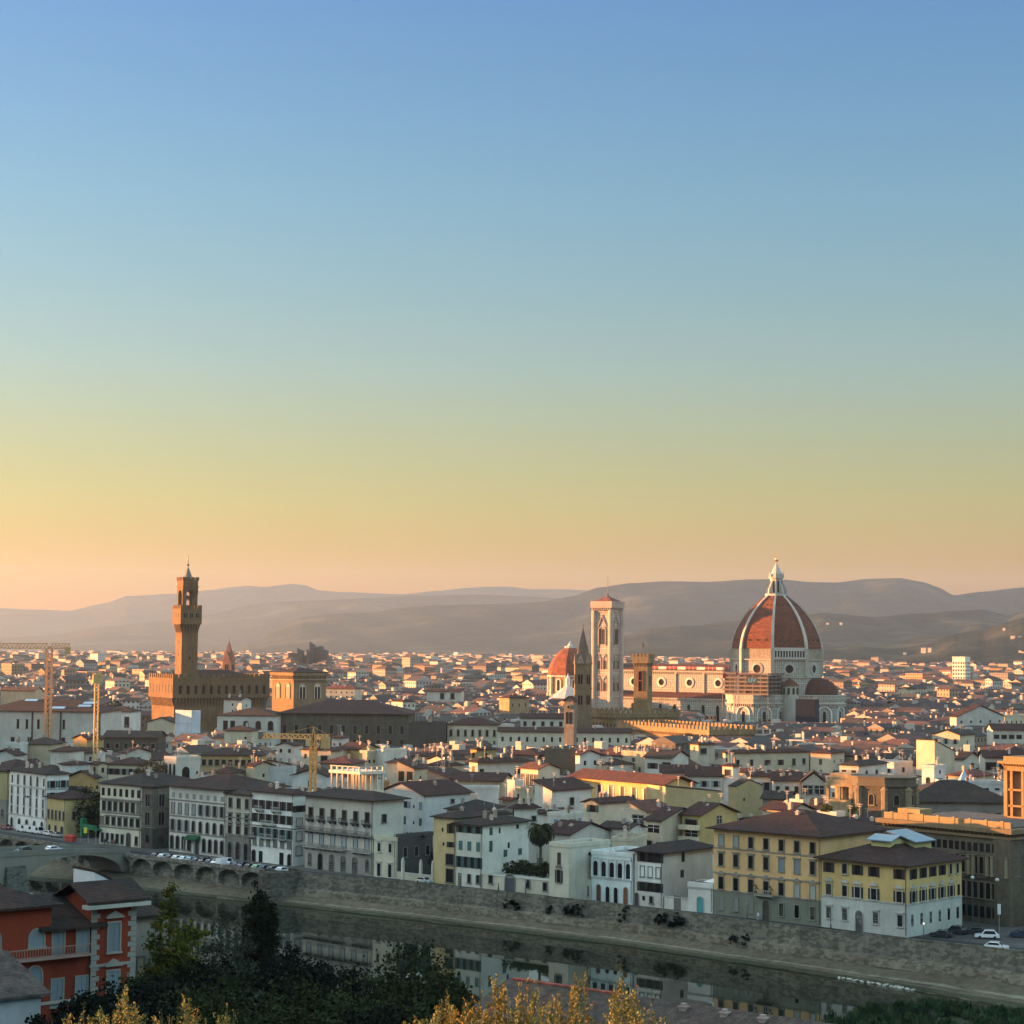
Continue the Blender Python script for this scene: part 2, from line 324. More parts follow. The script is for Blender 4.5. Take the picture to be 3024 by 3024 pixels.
def roofmesh(x0, x1, y0, y1, h, kind, oh, pitch, mi=0):
    """tile roof over a rectangle; returns (MB roof, MB gable walls or None)"""
    b = MB(); g = None; X0, X1, Y0, Y1 = x0-oh, x1+oh, y0-oh, y1+oh; t = .22
    LX, LY = X1-X0, Y1-Y0
    if kind == 'hip':
        m = min(LX, LY)/2; rz = h+t+m*pitch
        b.box(X0, X1, Y0, Y1, h, h+t)
        if LX >= LY: A, B = (X0+m, (Y0+Y1)/2, rz), (X1-m, (Y0+Y1)/2, rz)
        else: A, B = ((X0+X1)/2, Y0+m, rz), ((X0+X1)/2, Y1-m, rz)
        q = [(X0,Y0,h+t+.003),(X1,Y0,h+t+.003),(X1,Y1,h+t+.003),(X0,Y1,h+t+.003)]
        if LX >= LY: b.face([q[0],q[1],B,A]); b.face([q[1],q[2],B]); b.face([q[2],q[3],A,B]); b.face([q[3],q[0],A])
        else: b.face([q[0],q[1],A]); b.face([q[1],q[2],B,A]); b.face([q[2],q[3],B]); b.face([q[3],q[0],A,B])
    elif kind in ('gx', 'gy'):            # ridge along x / along y
        g = MB()
        if kind == 'gx':
            m = LY/2; rz = h+m*pitch; yc = (Y0+Y1)/2
            for s, ye in ((-1, Y0), (1, Y1)):
                b.hexa([(X0,ye,h),(X1,ye,h),(X1,yc,rz),(X0,yc,rz)], [(X0,ye,h+t),(X1,ye,h+t),(X1,yc,rz+t),(X0,yc,rz+t)])
            k = (rz-h)*(y1-y0)/LY; g.hexa([(x0,y0,h-.02),(x0,y1,h-.02),(x0,yc,h+k)], [(x1,y0,h-.02),(x1,y1,h-.02),(x1,yc,h+k)])
        else:
            m = LX/2; rz = h+m*pitch; xc = (X0+X1)/2
            for xe in (X0, X1):
                b.hexa([(xe,Y0,h),(xe,Y1,h),(xc,Y1,rz),(xc,Y0,rz)], [(xe,Y0,h+t),(xe,Y1,h+t),(xc,Y1,rz+t),(xc,Y0,rz+t)])
            k = (rz-h)*(x1-x0)/LX; g.hexa([(x0,y0,h-.02),(x1,y0,h-.02),(xc,y0,h+k)], [(x0,y1,h-.02),(x1,y1,h-.02),(xc,y1,h+k)])
    elif kind == 'shb':                    # high at the front, falling to the back
        g = MB(); rz = h+LY*pitch; b.hexa([(X0,Y0,rz),(X1,Y0,rz),(X1,Y1,h),(X0,Y1,h)], [(X0,Y0,rz+t),(X1,Y0,rz+t),(X1,Y1,h+t),(X0,Y1,h+t)])
        k = pitch*(y1-y0); g.hexa([(x0,y1,h-.02),(x0,y0,h-.02),(x0,y0,h+k)], [(x1,y1,h-.02),(x1,y0,h-.02),(x1,y0,h+k)])
    elif kind in ('shy', 'shx'):          # single slope: low at front (y0) / low at right (x1)
        g = MB()
        if kind == 'shy':
            rz = h+LY*pitch; b.hexa([(X0,Y0,h),(X1,Y0,h),(X1,Y1,rz),(X0,Y1,rz)], [(X0,Y0,h+t),(X1,Y0,h+t),(X1,Y1,rz+t),(X0,Y1,rz+t)])
            k = pitch*(y1-y0); g.hexa([(x0,y0,h-.02),(x0,y1,h-.02),(x0,y1,h+k)], [(x1,y0,h-.02),(x1,y1,h-.02),(x1,y1,h+k)])
        else:
            rz = h+LX*pitch; b.hexa([(X1,Y0,h),(X1,Y1,h),(X0,Y1,rz),(X0,Y0,rz)], [(X1,Y0,h+t),(X1,Y1,h+t),(X0,Y1,rz+t),(X0,Y0,rz+t)])
            k = pitch*(x1-x0); g.hexa([(x1,y0,h-.02),(x0,y0,h-.02),(x0,y0,h+k)], [(x1,y1,h-.02),(x0,y1,h-.02),(x0,y1,h+k)])
    return b, g
def chimney(par, x, y, z, s=.6, hh=1.6, col=(.5, .42, .33)):
    b = MB(); b.box(-s/2, s/2, -s/2, s/2, -1.2, hh); b.box(-s/2-.12, s/2+.12, -s/2-.12, s/2+.12, hh, hh+.15); b.box(-s/3, s/3, -s/3, s/3, hh+.15, hh+.45); 
    return b.build('chimney', PL, par, col, (x, y, z))
def house(C, a, wL, wR, h, roof='hip', wall=WHITE, rc=ROOF, label='', cat='building', name='house', oh=.7, pitch=.33, F=(), Rr=(), bands=(), chim=0, base=0.0, vb=None, group=None, wm=None, low=None, res=True, skyl=0, trim=TRIM):
    """C front corner; front face F runs to its left (width wL), right face runs back (wR). F/Rr rows: (z, n, w, h, style, shutter colour, u0, u1)"""
    root = empty(name, (C[0], C[1], base), -a, label, cat, group)
    root['_d'] = C[1]
    X, Y = Vector((math.cos(a), -math.sin(a))), Vector((math.sin(a), math.cos(a)))
    c0 = Vector((C[0], C[1])); cs = [c0, c0-X*wL, c0-X*wL+Y*wR, c0+Y*wR]
    if res: reserve([(c.x, c.y) for c in cs], vb)
    hh = h-base; x0, x1, y0, y1 = -wL, 0, 0, wR
    w = MB(); w.box(x0, x1, y0, y1, -1.0, hh-.01 if roof != 'flat' else hh)
    if roof == 'flat':
        w.box(x0-.12, x1+.12, y0-.12, y0+.25, hh-.01, hh+.9); w.box(x0-.12, x1+.12, y1-.25, y1+.12, hh-.01, hh+.9); w.box(x0-.12, x0+.25, y0+.25, y1-.25, hh-.01, hh+.9); w.box(x1-.25, x1+.12, y0+.25, y1-.25, hh-.01, hh+.9)
        rb = MB(); rb.box(x0+.25, x1-.25, y0+.25, y1-.25, hh, hh+.12); rb.build('roof_terrace', ST, root, (.25, .22, .19))
    else:
        rb, g = roofmesh(x0, x1, y0, y1, hh, roof, oh, pitch)
        if g: w.add(g)
        rb.build('roof', TI, root, rc)
    w.build('wall', wm or PL, root, wall)
    if low:                                # a differently coloured ground storey, 4 cm proud
        b = MB(); b.box(x0-.04, x1+.04, y0-.04, y1, -1, low[0]); b.build('ground_storey', low[2] if len(low) > 2 else PL, root, low[1])
    for bz in bands:
        b = MB(); b.box(x0-.14, x1+.14, y0-.14, y1, bz-.14, bz+.14); b.build('string_course', PL, root, trim)
    for face, rows, wid in (('F', F, wL), ('R', Rr, wR)):
        for r in rows:
            z, n, ww, wh, st = r[:5]; shc = r[5] if len(r) > 5 and r[5] else SHB; u0 = r[6] if len(r) > 6 else .0; u1 = r[7] if len(r) > 7 else 1.0
            for i in range(n):
                q = u0+(u1-u0)*(i+.5)/n; u = (-wid+q*wid) if face == 'F' else q*wid
                window(root, face, u, z, ww, wh, st, sh=shc, trim=trim)
    for i in range(chim):
        cx, cy2 = random.uniform(x0*.8, x0*.15), random.uniform(wR*.2, wR*.7)
        m = min(wL, wR)/2; dz = max(0, min(cx-x0, -cx, cy2, wR-cy2))*pitch if roof == 'hip' else (m*pitch*.6 if roof != 'flat' else .1)
        chimney(root, cx, cy2, hh+dz, .7, random.uniform(.9, 2.0), random.choice([(.5,.42,.33),(.6,.5,.42),(.35,.28,.22)]))
    for i in range(skyl):
        pass
    return root
# along-facade placement: facade line of the river street
FL = [Vector(p) for p in [(-185, 625), (-148.7, 590.5), (-112.5, 547.4), (-90.5, 530.3), (-65.8, 507.4), (-32.7, 476.5), (-12.2, 459.3), (17.9, 435.2), (32.8, 422.3), (42.5, 414.4), (62.2, 396.8), (76.5, 383.1)]]
def onlines(px, L):                        # crossing of the pixel column with a ground polyline
    best = None
    for i in range(len(L)-1):
        A, B = L[i], L[i+1]
        def f(P): x, y = proj((P[0], P[1], 0)); return x-px
        fa, fb = f(A), f(B)
        if fa*fb <= 0:
            lo, hi = 0.0, 1.0
            for _ in range(30):
                m = (lo+hi)/2; P = A.lerp(B, m)
                if (f(P) > 0) == (fb > 0): hi = m
                else: lo = m
            return A.lerp(B, (lo+hi)/2)
    return None
def zat(px, py, P):                        # height above P seen at pixel row py
    lo, hi = -30.0, 150.0
    for _ in range(40):
        m = (lo+hi)/2
        if proj((P[0], P[1], m))[1] > py: lo = m
        else: hi = m
    return (lo+hi)/2
def riverside(xl, xr, eave_py, side_px=None, depth=14, at_left=False, **k):
    A, B = onlines(xl, FL), onlines(xr, FL); d = (B-A); a = math.atan2(-d.y, d.x); P = A if at_left else B
    h = zat(None, eave_py, P); depth0 = depth
    if side_px:                            # right face reaching pixel side_px
        Yv = Vector((math.sin(a), math.cos(a))); lo, hi = .5, 60
        for _ in range(30):
            m = (lo+hi)/2; Q = B+Yv*m
            if proj((Q.x, Q.y, 0))[0] < side_px: lo = m
            else: hi = m
        depth = lo
    rt = house(B, a, d.length, depth, h, **k)
    b = MB(); b.tube((-.25, -.22, .3), (-.25, -.22, h-.1), .07, n=6); b.build('downpipe', PA, rt, (.06, .05, .045)); return rt
def span(C, a, px, axis, lim=120):         # length from C along left-front (axis L) or right-back (R) until pixel column px
    v = Vector((-math.cos(a), math.sin(a))) if axis == 'L' else Vector((math.sin(a), math.cos(a))); lo, hi = .3, lim
    for _ in range(34):
        m = (lo+hi)/2; q = proj((C[0]+v.x*m, C[1]+v.y*m, 0))[0]
        if (q > px) == (axis == 'L'): lo = m
        else: hi = m
    return lo
def spec(xl, xc, xr, yc, h, adeg, depth=12, **k):   # eave corner at (xc,yc), height h; left face to xl, right face to xr
    C = G(xc, yc, h); a = R(adeg)
    wL = span(C, a, xl, 'L') if xl < xc-2 else depth
    wR = min(span(C, a, xr, 'R'), 45) if xr > xc+2 and adeg > 25 else depth
    return house(C, a, wL, wR, h, **k)
# ------------------------------------------------------------------ terrain
WZ = -6.0
WL = [(-700, 2360), (-250, 2425), (0, 2462), (382, 2519), (792, 2567), (1200, 2602), (1799, 2665), (2399, 2739), (2998, 2804), (3500, 2868), (4200, 2960)]
QL = [(-700, 2520), (-250, 2566), (0, 2590), (382, 2625), (799, 2668), (1200, 2714), (1799, 2787), (2399, 2876), (2904, 2960), (3500, 3060), (4200, 3180)]
def lerpl(L, x):
    for i in range(len(L)-1):
        if L[i][0] <= x <= L[i+1][0]: t = (x-L[i][0])/(L[i+1][0]-L[i][0]); return L[i][1]+(L[i+1][1]-L[i][1])*t
xs = list(range(-700, 4201, 50))
Wp = [G(x, lerpl(WL, x), 1.0).xy for x in xs]; Qp = [G(x, lerpl(QL, x), WZ).xy for x in xs]
def wallpt(px): i = min(max((px+700)/50, 0), len(xs)-1.001); k = int(i); return Wp[k].lerp(Wp[k+1], i-k)
# city plain: one sheet from the river wall to beyond the horizon
b = MB()
for i in range(len(xs)-1):
    A, B = Wp[i], Wp[i+1]; fa, fb = (xs[i]-1512)/2212, (xs[i+1]-1512)/2212
    b.face([(A.x,A.y,0),(B.x,B.y,0),(2200*fb+60,2500,0),(2200*fa+60,2500,0)]); b.face([(2200*fa+60,2500,0),(2200*fb+60,2500,0),(5800*fb,20400,0),(5800*fa,20400,0)])
b.face([(Wp[0].x,Wp[0].y,0),(-2140,2500,0),(-5800,20400,0),(-5800,2500,0)]); b.face([(Wp[-1].x,Wp[-1].y,0),(5800,2500,0),(5800,20400,0),(2740,2500,0)])
g = b.build('ground', GR, None, (.10, .095, .085)); tag(g, kind='structure')
# street along the river and piazza
b = MB()
for i in range(len(xs)-1):
    A, B = Wp[i], Wp[i+1]; n_ = Vector((-(B-A).y, (B-A).x)).normalized()
    b.face([(A.x,A.y,.004),(B.x,B.y,.004),(B.x+n_.x*9,B.y+n_.y*9,.004),(A.x+n_.x*9,A.y+n_.y*9,.004)])
g = b.build('road', GR, None, (.055, .055, .055)); tag(g, kind='structure')
# river wall with parapet, ledge and lower masonry
def strip(name, prof, col, m, x0=0, x1=len(xs)-1, label=None, cat=None, kind=None, closed=False):
    b = MB(); pts = []
    for i in range(x0, x1+1):
        P, Q = Wp[i], Qp[i]; d = Q-P
        row = []
        for k, z in prof: j = random.uniform(-.03, .03) if k > .25 else 0; q = P+d*(k+j) if k >= 0 else P-d.normalized()*(-k)*-1; row.append((q.x, q.y, z))
        pts.append(row)
    for i in range(len(pts)-1):
        for k in range(len(prof)-1): b.face([pts[i][k], pts[i+1][k], pts[i+1][k+1], pts[i][k+1]])
    o = b.build(name, m, None, col); tag(o, label, cat, kind=kind); return o
iL = xs.index(800)
tag(strip('river_wall', [(-.0, -1), (0.0, 1.02), (.035, 1.02), (.035, .55), (.05, .5), (.11, -2.6)], (.155, .142, .11), WS, iL, len(xs)-1), 'long grey stone river wall with a parapet, right of the round bastion', 'wall')
tag(strip('embankment_ledge', [(.11, -2.6), (.2, -2.75), (.25, -2.9), (.30, -4.3)], (.165, .142, .10), WS, iL, len(xs)-1), 'weathered lower masonry ledge running below the grey river wall', 'wall')
bank = strip('riverbank', [(.10, -4.0), (.32, -4.35), (.5, -4.75), (.62, -5.2), (.8, -5.5), (.9, -5.55), (1.0, WZ), (1.4, WZ-1.2)], (.13, .108, .072), GR, kind='structure')
sand = strip('path', [(.60, -5.15), (.66, -5.22), (.72, -5.3)], (.20, .18, .13), GR, iL, len(xs)-1, kind='structure')
gs = strip('grass_verge', [(.88, -5.45), (.95, -5.6), (1.02, WZ+.06)], (.06, .06, .035), GR, kind='structure')
# arcaded wall west of the bastion: a run of arches carrying the street
b = MB(); iA = xs.index(-700)
run = [Wp[i] for i in range(iA, iL+1)]
seg = []; acc = 0
for i in range(len(run)-1):
    L_ = (run[i+1]-run[i]).length; seg.append((acc, run[i], run[i+1], L_)); acc += L_
def onrun(s):
    for a0, A, B, L_ in seg:
        if a0 <= s <= a0+L_: return A.lerp(B, (s-a0)/L_), (B-A).normalized()
    return run[-1], (run[-1]-run[-2]).normalized()
s = acc; BW = 8.3
back = MB()
while s > BW+4:
    P1, d = onrun(s); P0, _ = onrun(s-BW); nr = Vector((d.y, -d.x))       # towards the river
    def pt(u, off, z): q = P0.lerp(P1, u)+nr*off; return (q.x, q.y, z)
    nseg = 10
    for k in range(nseg):                                                  # spandrels between the arch crown and the street
        u0, u1 = k/nseg, (k+1)/nseg; f = lambda u: -2.1+2.25*math.sqrt(max(0, 1-((u-.5)/.5)**2))
        b.hexa([pt(u0, 2.2, f(u0)-.0), pt(u1, 2.2, f(u1)), pt(u1, 0, f(u1)), pt(u0, 0, f(u0))], [pt(u0, 2.2, .3), pt(u1, 2.2, .3), pt(u1, 0, .3), pt(u0, 0, .3)])
    b.hexa([pt(0, 2.5, .3), pt(1, 2.5, .3), pt(1, 0, .3), pt(0, 0, .3)], [pt(0, 2.5, .5), pt(1, 2.5, .5), pt(1, 0, .5), pt(0, 0, .5)])
    b.hexa([pt(0, 2.35, .5), pt(1, 2.35, .5), pt(1, 2.0, .5), pt(0, 2.0, .5)], [pt(0, 2.35, 1.25), pt(1, 2.35, 1.25), pt(1, 2.0, 1.25), pt(0, 2.0, 1.25)])
    b.hexa([pt(-.03, 2.2, -3.0), pt(.03, 2.2, -3.0), pt(.03, 0, -3.4), pt(-.03, 0, -3.4)], [pt(-.05, 2.2, -2), pt(.05, 2.2, -2), pt(.05, 0, -2), pt(-.05, 0, -2)])
    back.face([pt(0, 0, .3), pt(1, 0, .3), pt(1, 1.6, -6.1), pt(0, 1.6, -6.1)])
    s -= BW
aw = empty('arcaded_river_wall', (run[-1].x, run[-1].y, 0), 0, 'grey river wall with a run of shallow arches under the street', 'wall')
for nm, q, c in (('arcade', b, (.22, .20, .16)), ('wall_face', back, (.17, .155, .12))):
    q.xf(Matrix.Translation((-run[-1].x, -run[-1].y, 0))); q.build(nm, WS, aw, c)
# bastion where the two walls meet
P = wallpt(840); bs = MB(); bs.lathe([(6.2, -6.4), (5.9, -3.2), (5.5, -3.0), (5.2, .6), (5.3, .6), (5.3, 1.1), (4.9, 1.1), (4.9, .3)], 24)
tag(bs.build('bastion', WS, None, (.09, .083, .066), (P.x-.8, P.y-.2, 0)), 'rounded dark stone bastion where the two river walls meet', 'bastion')
# water
b = MB(); b.face([(-900, -100, WZ), (900, -100, WZ), (900, 1200, WZ), (-900, 1200, WZ)])
wt = b.build('water', WA); tag(wt, kind='structure')
# south bank and the camera's hillside
SH = Vector((-2, 303)); SN = Vector((-.65, -.76)).normalized()
def hs(x, y):
    s = (Vector((x, y))-SH).dot(SN)
    pr = [(-60, -12), (-6, -7.2), (4, -4.5), (14, -1.5), (60, 1.5), (95, 4), (150, 20), (200, 43), (216, 49.5), (229, 53.1), (260, 53.4), (900, 60)]
    if s <= pr[0][0]: return -12
    for i in range(len(pr)-1):
        if s <= pr[i+1][0]:
            t = (s-pr[i][0])/(pr[i+1][0]-pr[i][0]); z = pr[i][1]+(pr[i+1][1]-pr[i][1])*t
            return z+(.6*math.sin(x*.13+y*.07) if 20 < s < 205 else 0)
    return 60
b = MB(); nx, ny = 90, 90
P_ = [[(-330+i*660/nx, -60+j*560/ny) for i in range(nx+1)] for j in range(ny+1)]
vz = [[(x, y, hs(x, y)) for x, y in r] for r in P_]
for j in range(ny):
    for i in range(nx):
        q = [vz[j][i], vz[j][i+1], vz[j+1][i+1], vz[j+1][i]]
        if max(p[2] for p in q) > -11.9 and all(wallpt(1512) is not None and (Vector(p[:2])-SH).dot(SN) > -75 for p in q): b.face(q)
sg = b.build('hillside', GR, None, (.045, .05, .03)); tag(sg, kind='structure')
# unseen ridge west of the view, added and shaped to keep the riverside in shade
b = MB(); prof = [(60, 52), (250, 72), (400, 72), (520, 61), (617, 58), (693, 51), (760, 47), (900, 45)]
pts = []
for y in range(0, 961, 40):
    h_ = 40
    for i in range(len(prof)-1):
        if prof[i][0] <= y <= prof[i+1][0]: t = (y-prof[i][0])/(prof[i+1][0]-prof[i][0]); h_ = prof[i][1]+(prof[i+1][1]-prof[i][1])*t
    h_ += 8+0.8*math.sin(y*.021)+.5*math.sin(y*.047)
    pts.append([(-1150, y, -8), (-950, y, h_*.6), (-820, y, h_*.95), (-760, y, h_), (-700, y, h_*.93), (-600, y, h_*.45), (-480, y, -8)])
for i in range(len(pts)-1):
    for k in range(6): b.face([pts[i][k], pts[i][k+1], pts[i+1][k+1], pts[i+1][k]])
tag(b.build('hill', GR, None, (.045, .05, .03)), kind='structure')
# ------------------------------------------------------------------ distant hills
def nz(x, s=0):
    return (math.sin(x*1.7+s)+.6*math.sin(x*4.1+s*2)+.4*math.sin(x*9.3+s*3)+.25*math.sin(x*21+s)+.15*math.sin(x*43+s*5))
HILLZ = []
def ridge(pts, D, L, amp=.6, steps=260, seed=0):
    b = MB(); pts = [(x*1.5652, y*1.5652) for x, y in pts]
    x0, x1 = pts[0][0], pts[-1][0]; rows = []
    for i in range(steps+1):
        px = x0+(x1-x0)*i/steps; k = max(j for j in range(len(pts)-1) if pts[j][0] <= px or j == 0)
        t = (px-pts[k][0])/(pts[k+1][0]-pts[k][0]); t = max(0, min(1, t)); t2 = t*t*(3-2*t)*.5+t*.5; py = pts[k][1]+(pts[k+1][1]-pts[k][1])*t2+nz(px*.006, seed)*amp*.8
        T = at(px, py, D); row = []
        for m in range(-3, 15):
            if m < 0: f = 1-.33*(-m); off = -m*L*.3
            else: f = (1-m/14)**1.25; off = -m/14*L
            w = .13*math.sin(px*.011+m*.5+seed)*min(1, m/3)*(1-m/14)+.06*math.sin(px*.031-m*.9+seed)*min(1, m/3)*(1-m/14) if m > 0 else 0
            sc = (D+off)/D
            row.append((T.x*sc, D+off, max(-2, (T.z+2)*(f+w*f)-2)))
        rows.append(row)
    for i in range(steps):
        for m in range(17): b.face([rows[i][m], rows[i+1][m], rows[i+1][m+1], rows[i][m+1]])
    o = b.build('hills', HI); tag(o, kind='structure')
    for p in o.data.polygons: p.use_smooth = True
    HILLZ.append(rows); return o
ridge([(-90,1140),(0,1147),(60,1150),(130,1152),(200,1138),(240,1125),(330,1120),(400,1113),(430,1108),(470,1105),(500,1107),(550,1102),(575,1104),(600,1114),(640,1117),(753,1121),(830,1114),(870,1110),(917,1107),(960,1107),(1006,1112),(1054,1112),(1200,1118),(1500,1125)], 19500, 3500, seed=1)
ridge([(-90,1206),(0,1203),(100,1198),(200,1182),(300,1172),(400,1157),(480,1140),(520,1136),(570,1134),(640,1131),(700,1128),(760,1124),(900,1122),(1100,1130)], 16000, 3000, seed=2)
ridge([(440,1236),(470,1210),(520,1185),(570,1165),(620,1158),(700,1155),(760,1146),(820,1142),(950,1140),(1020,1135),(1080,1125),(1130,1108),(1190,1100),(1260,1097),(1330,1098),(1420,1093),(1480,1093),(1530,1098),(1580,1099),(1640,1092),(1700,1091),(1740,1098),(1770,1108),(1800,1123),(1850,1116),(1932,1108),(2050,1100),(2300,1090)], 12500, 3000, seed=3)
ridge([(1130,1225),(1175,1200),(1230,1187),(1300,1180),(1400,1170),(1500,1163),(1550,1157),(1600,1160),(1650,1165),(1700,1160),(1740,1157),(1800,1152),(1850,1150),(1900,1160),(1932,1153),(2050,1140),(2300,1130)], 8200, 2200, 1.2, seed=4)
ridge([(1400,1240),(1480,1232),(1560,1222),(1620,1220),(1680,1225),(1750,1214),(1800,1196),(1850,1190),(1900,1174),(1932,1165),(2050,1150),(2300,1150)], 5800, 1400, 1.6, seed=5)
# ------------------------------------------------------------------ the air
hz = MB(); hz.box(-5900, 5900, -400, 20500, -14, 800)
ho = hz.build('haze', [bpy.data.materials.new('haze')]); tag(ho, kind='stuff')
hm = ho.data.materials[0]; hm.use_nodes = True; t = hm.node_tree; t.nodes.clear()
o_ = t.nodes.new('ShaderNodeOutputMaterial'); v_ = t.nodes.new('ShaderNodeVolumePrincipled'); v_.inputs['Density'].default_value = HAZE
v_.inputs['Color'].default_value = (.42, .60, .82, 1); v_.inputs['Anisotropy'].default_value = .35; t.links.new(v_.outputs[0], o_.inputs['Volume'])
# ------------------------------------------------------------------ foliage
def leafmesh(name, blobs, n, size, cols, squash=1.0, seed=1, updir=0.0, aspect=1.0):
    """leaf-sized quads spread through ellipsoids (cx,cy,cz,rx,ry,rz); cols = list of leaf colours chosen by clump"""
    rnd = random.Random(seed); V = []; F = []; T = []
    tot = sum((q[3]*q[4]*q[5])**.67 for q in blobs)
    clump = []
    for q in blobs:
        m = max(10, int(n*(q[3]*q[4]*q[5])**.67/tot/34))
        for _ in range(m):
            d = Vector((rnd.gauss(0,1), rnd.gauss(0,1), rnd.gauss(0,1))).normalized()*(rnd.random()**.28)
            clump.append((Vector((q[0]+d.x*q[3], q[1]+d.y*q[4], q[2]+d.z*q[5])), max(min(q[3:6])*rnd.uniform(.16, .30), size*1.3), rnd.choice(cols), rnd.uniform(.7, 1.25)))
    per = max(8, n//len(clump))
    for c, r, col, br in clump:
        for _ in range(per):
            p = c+Vector((rnd.gauss(0,.6), rnd.gauss(0,.6), rnd.gauss(0,.45)))*r*squash
            u = Vector((rnd.gauss(0,1), rnd.gauss(0,1), rnd.gauss(0,1)+updir*3)).normalized(); w = u.orthogonal().normalized(); w = (Matrix.Rotation(rnd.uniform(0,6.28), 3, u) @ w)
            s_ = size*rnd.uniform(.6, 1.3); k = len(V)
            a_ = u*s_*.5*aspect; b_ = w*s_*.5/aspect**.5
            V += [p-a_, p+b_*.9, p+a_, p-b_*.9]; F.append((k, k+1, k+2, k+3)); f = br*rnd.uniform(.8, 1.2); T.append((col[0]*f, col[1]*f, col[2]*f, 1))
    me = bpy.data.meshes.new(name); me.from_pydata(V, [], F); me.materials.append(LE)
    at_ = me.attributes.new('tint', 'FLOAT_COLOR', 'FACE'); at_.data.foreach_set('color', [x for c in T for x in c]); me.update(); return me
def trunk(h, r, limbs, seed=0):
    rnd = random.Random(seed); b = MB(); p = Vector((0,0,-1))
    for i in range(4):
        q = Vector((rnd.uniform(-.1,.1)*r*4, rnd.uniform(-.1,.1)*r*4, h*(i+1)/4)); b.tube(p, q, r*(1-.2*i), r*(1-.2*(i+1)), 8); p = q
        for _ in range(limbs):
            d = Vector((rnd.uniform(-1,1), rnd.uniform(-1,1), rnd.uniform(.4,1))).normalized(); b.tube(q, q+d*min(h*.2, 2.2), r*.4, r*.08, 5)
    return b
GD = [(.020,.028,.010),(.013,.019,.007),(.028,.036,.012)]; GOL = [(.04,.05,.032),(.028,.035,.022),(.055,.065,.043)]; GYE = [(.075,.08,.010),(.05,.057,.009),(.10,.095,.015)]; GBL = [(.009,.012,.008),(.006,.009,.006)]
def tree(name, loc, blobs, n, size, cols, label, cat='tree', group=None, th=None, tr=.3, seed=1, z=None, **k):
    x, y = loc[0], loc[1]; z = loc[2] if len(loc) > 2 else hs(x, y)
    root = empty(name, (x, y, z), 0, label, cat, group)
    link('crown', leafmesh('crown', blobs, n, size, cols, seed=seed, **k), root, (1, 1, 1))
    th = th or max(q[2] for q in blobs)*.8
    trunk(th, tr, 3, seed).build('trunk', ST, root, (.07, .055, .04)); return root
# ------------------------------------------------------------------ great landmarks
def uvm(o, sx=0.0):
    me = o.data; uv = me.uv_layers.new(name='uv')
    for p in me.polygons:
        n_ = p.normal; t_ = Vector((-n_.y, n_.x, 0))
        if t_.length < .2: t_ = Vector((1, 0, 0))
        t_.normalize(); c_ = p.center.dot(t_)
        for li in p.loop_indices:
            v = me.vertices[me.loops[li].vertex_index].co; uv.data[li].uv = (v.dot(t_)-c_+sx, v.z)
    return o
def ngon(r, n, ph=0.0, c=(0, 0)): return [(c[0]+r*math.cos(ph+2*math.pi*i/n), c[1]+r*math.sin(ph+2*math.pi*i/n)) for i in range(n)]
def merlons(b, x0, x1, y0, y1, z, w=1.1, g=1.0, h=1.6, t=.5, mi=0):
    for (a0, a1, f) in ((x0, x1, 'x'), (y0+t+.02, y1-t-.02, 'y')):
        n = max(1, int((a1-a0+g)/(w+g))); s = (a1-a0+g)/n
        for i in range(n):
            u = a0+i*s
            if f == 'x': b.box(u, u+s-g, y0, y0+t, z, z+h, mi); b.box(u, u+s-g, y1-t, y1, z, z+h, mi)
            else: b.box(x0, x0+t, u, u+s-g, z, z+h, mi); b.box(x1-t, x1, u, u+s-g, z, z+h, mi)
def corbels(b, x0, x1, y0, y1, z0, z1, d, w=.7, g=.9, mi=0):
    """stepped brackets on the -y and +x faces (and the other two) of a box of the wall, projecting d"""
    n = max(2, int((x1-x0)/(w+g)))
    for i in range(n):
        u = x0+(i+.5)*(x1-x0)/n
        for s, y in ((-1, y0), (1, y1)): b.hexa([(u-w/2, y, z0), (u+w/2, y, z0), (u+w/2, y+s*.15, z0), (u-w/2, y+s*.15, z0)], [(u-w/2, y, z1), (u+w/2, y, z1), (u+w/2, y+s*d, z1), (u-w/2, y+s*d, z1)], mi)
    n = max(2, int((y1-y0)/(w+g)))
    for i in range(n):
        u = y0+(i+.5)*(y1-y0)/n
        for s, x in ((-1, x0), (1, x1)): b.hexa([(x, u-w/2, z0), (x, u+w/2, z0), (x+s*.15, u+w/2, z0), (x+s*.15, u-w/2, z0)], [(x, u-w/2, z1), (x, u+w/2, z1), (x+s*d, u+w/2, z1), (x+s*d, u-w/2, z1)], mi)
def disc(par, name, loc, rz, r, ri, mring, cring):          # round window: ring child of the dark pane
    b = MB(); b.lathe([(ri, -.1), (ri, .06), (.01, .06)], 24); b.xf(Matrix.Rotation(R(90), 4, 'X'))
    o = b.build(name, GL, par, (1,1,1), loc, rz)
    b = MB(); b.lathe([(ri, .0), (ri, .5), (ri+.25, .5), (r, .35), (r, -.1)], 24); b.f.pop(); b.m.pop(); b.xf(Matrix.Rotation(R(90), 4, 'X'))
    b.build('frame', mring, o, cring); return o
MARB = (.40, .37, .305); DOMET = (.165, .052, .028)
DC = at(2293, 1900, 1316); a35 = -R(35)
cat_ = cat = empty('cathedral', (DC.x, DC.y, 0), a35, 'white and green marble cathedral with huge red octagonal dome and white ribs', 'cathedral')
PH = R(22.5)
b = MB(); b.prism(ngon(29.5, 8, PH), -1, 36); o = uvm(b.build('crossing', MA, cat, MARB))
b = MB(); b.prism(ngon(30.2, 8, PH), 36, 36.9); b.prism(ngon(30.4, 8, PH), 47.3, 48.1); b.build('cornice', PL, cat, MARB)
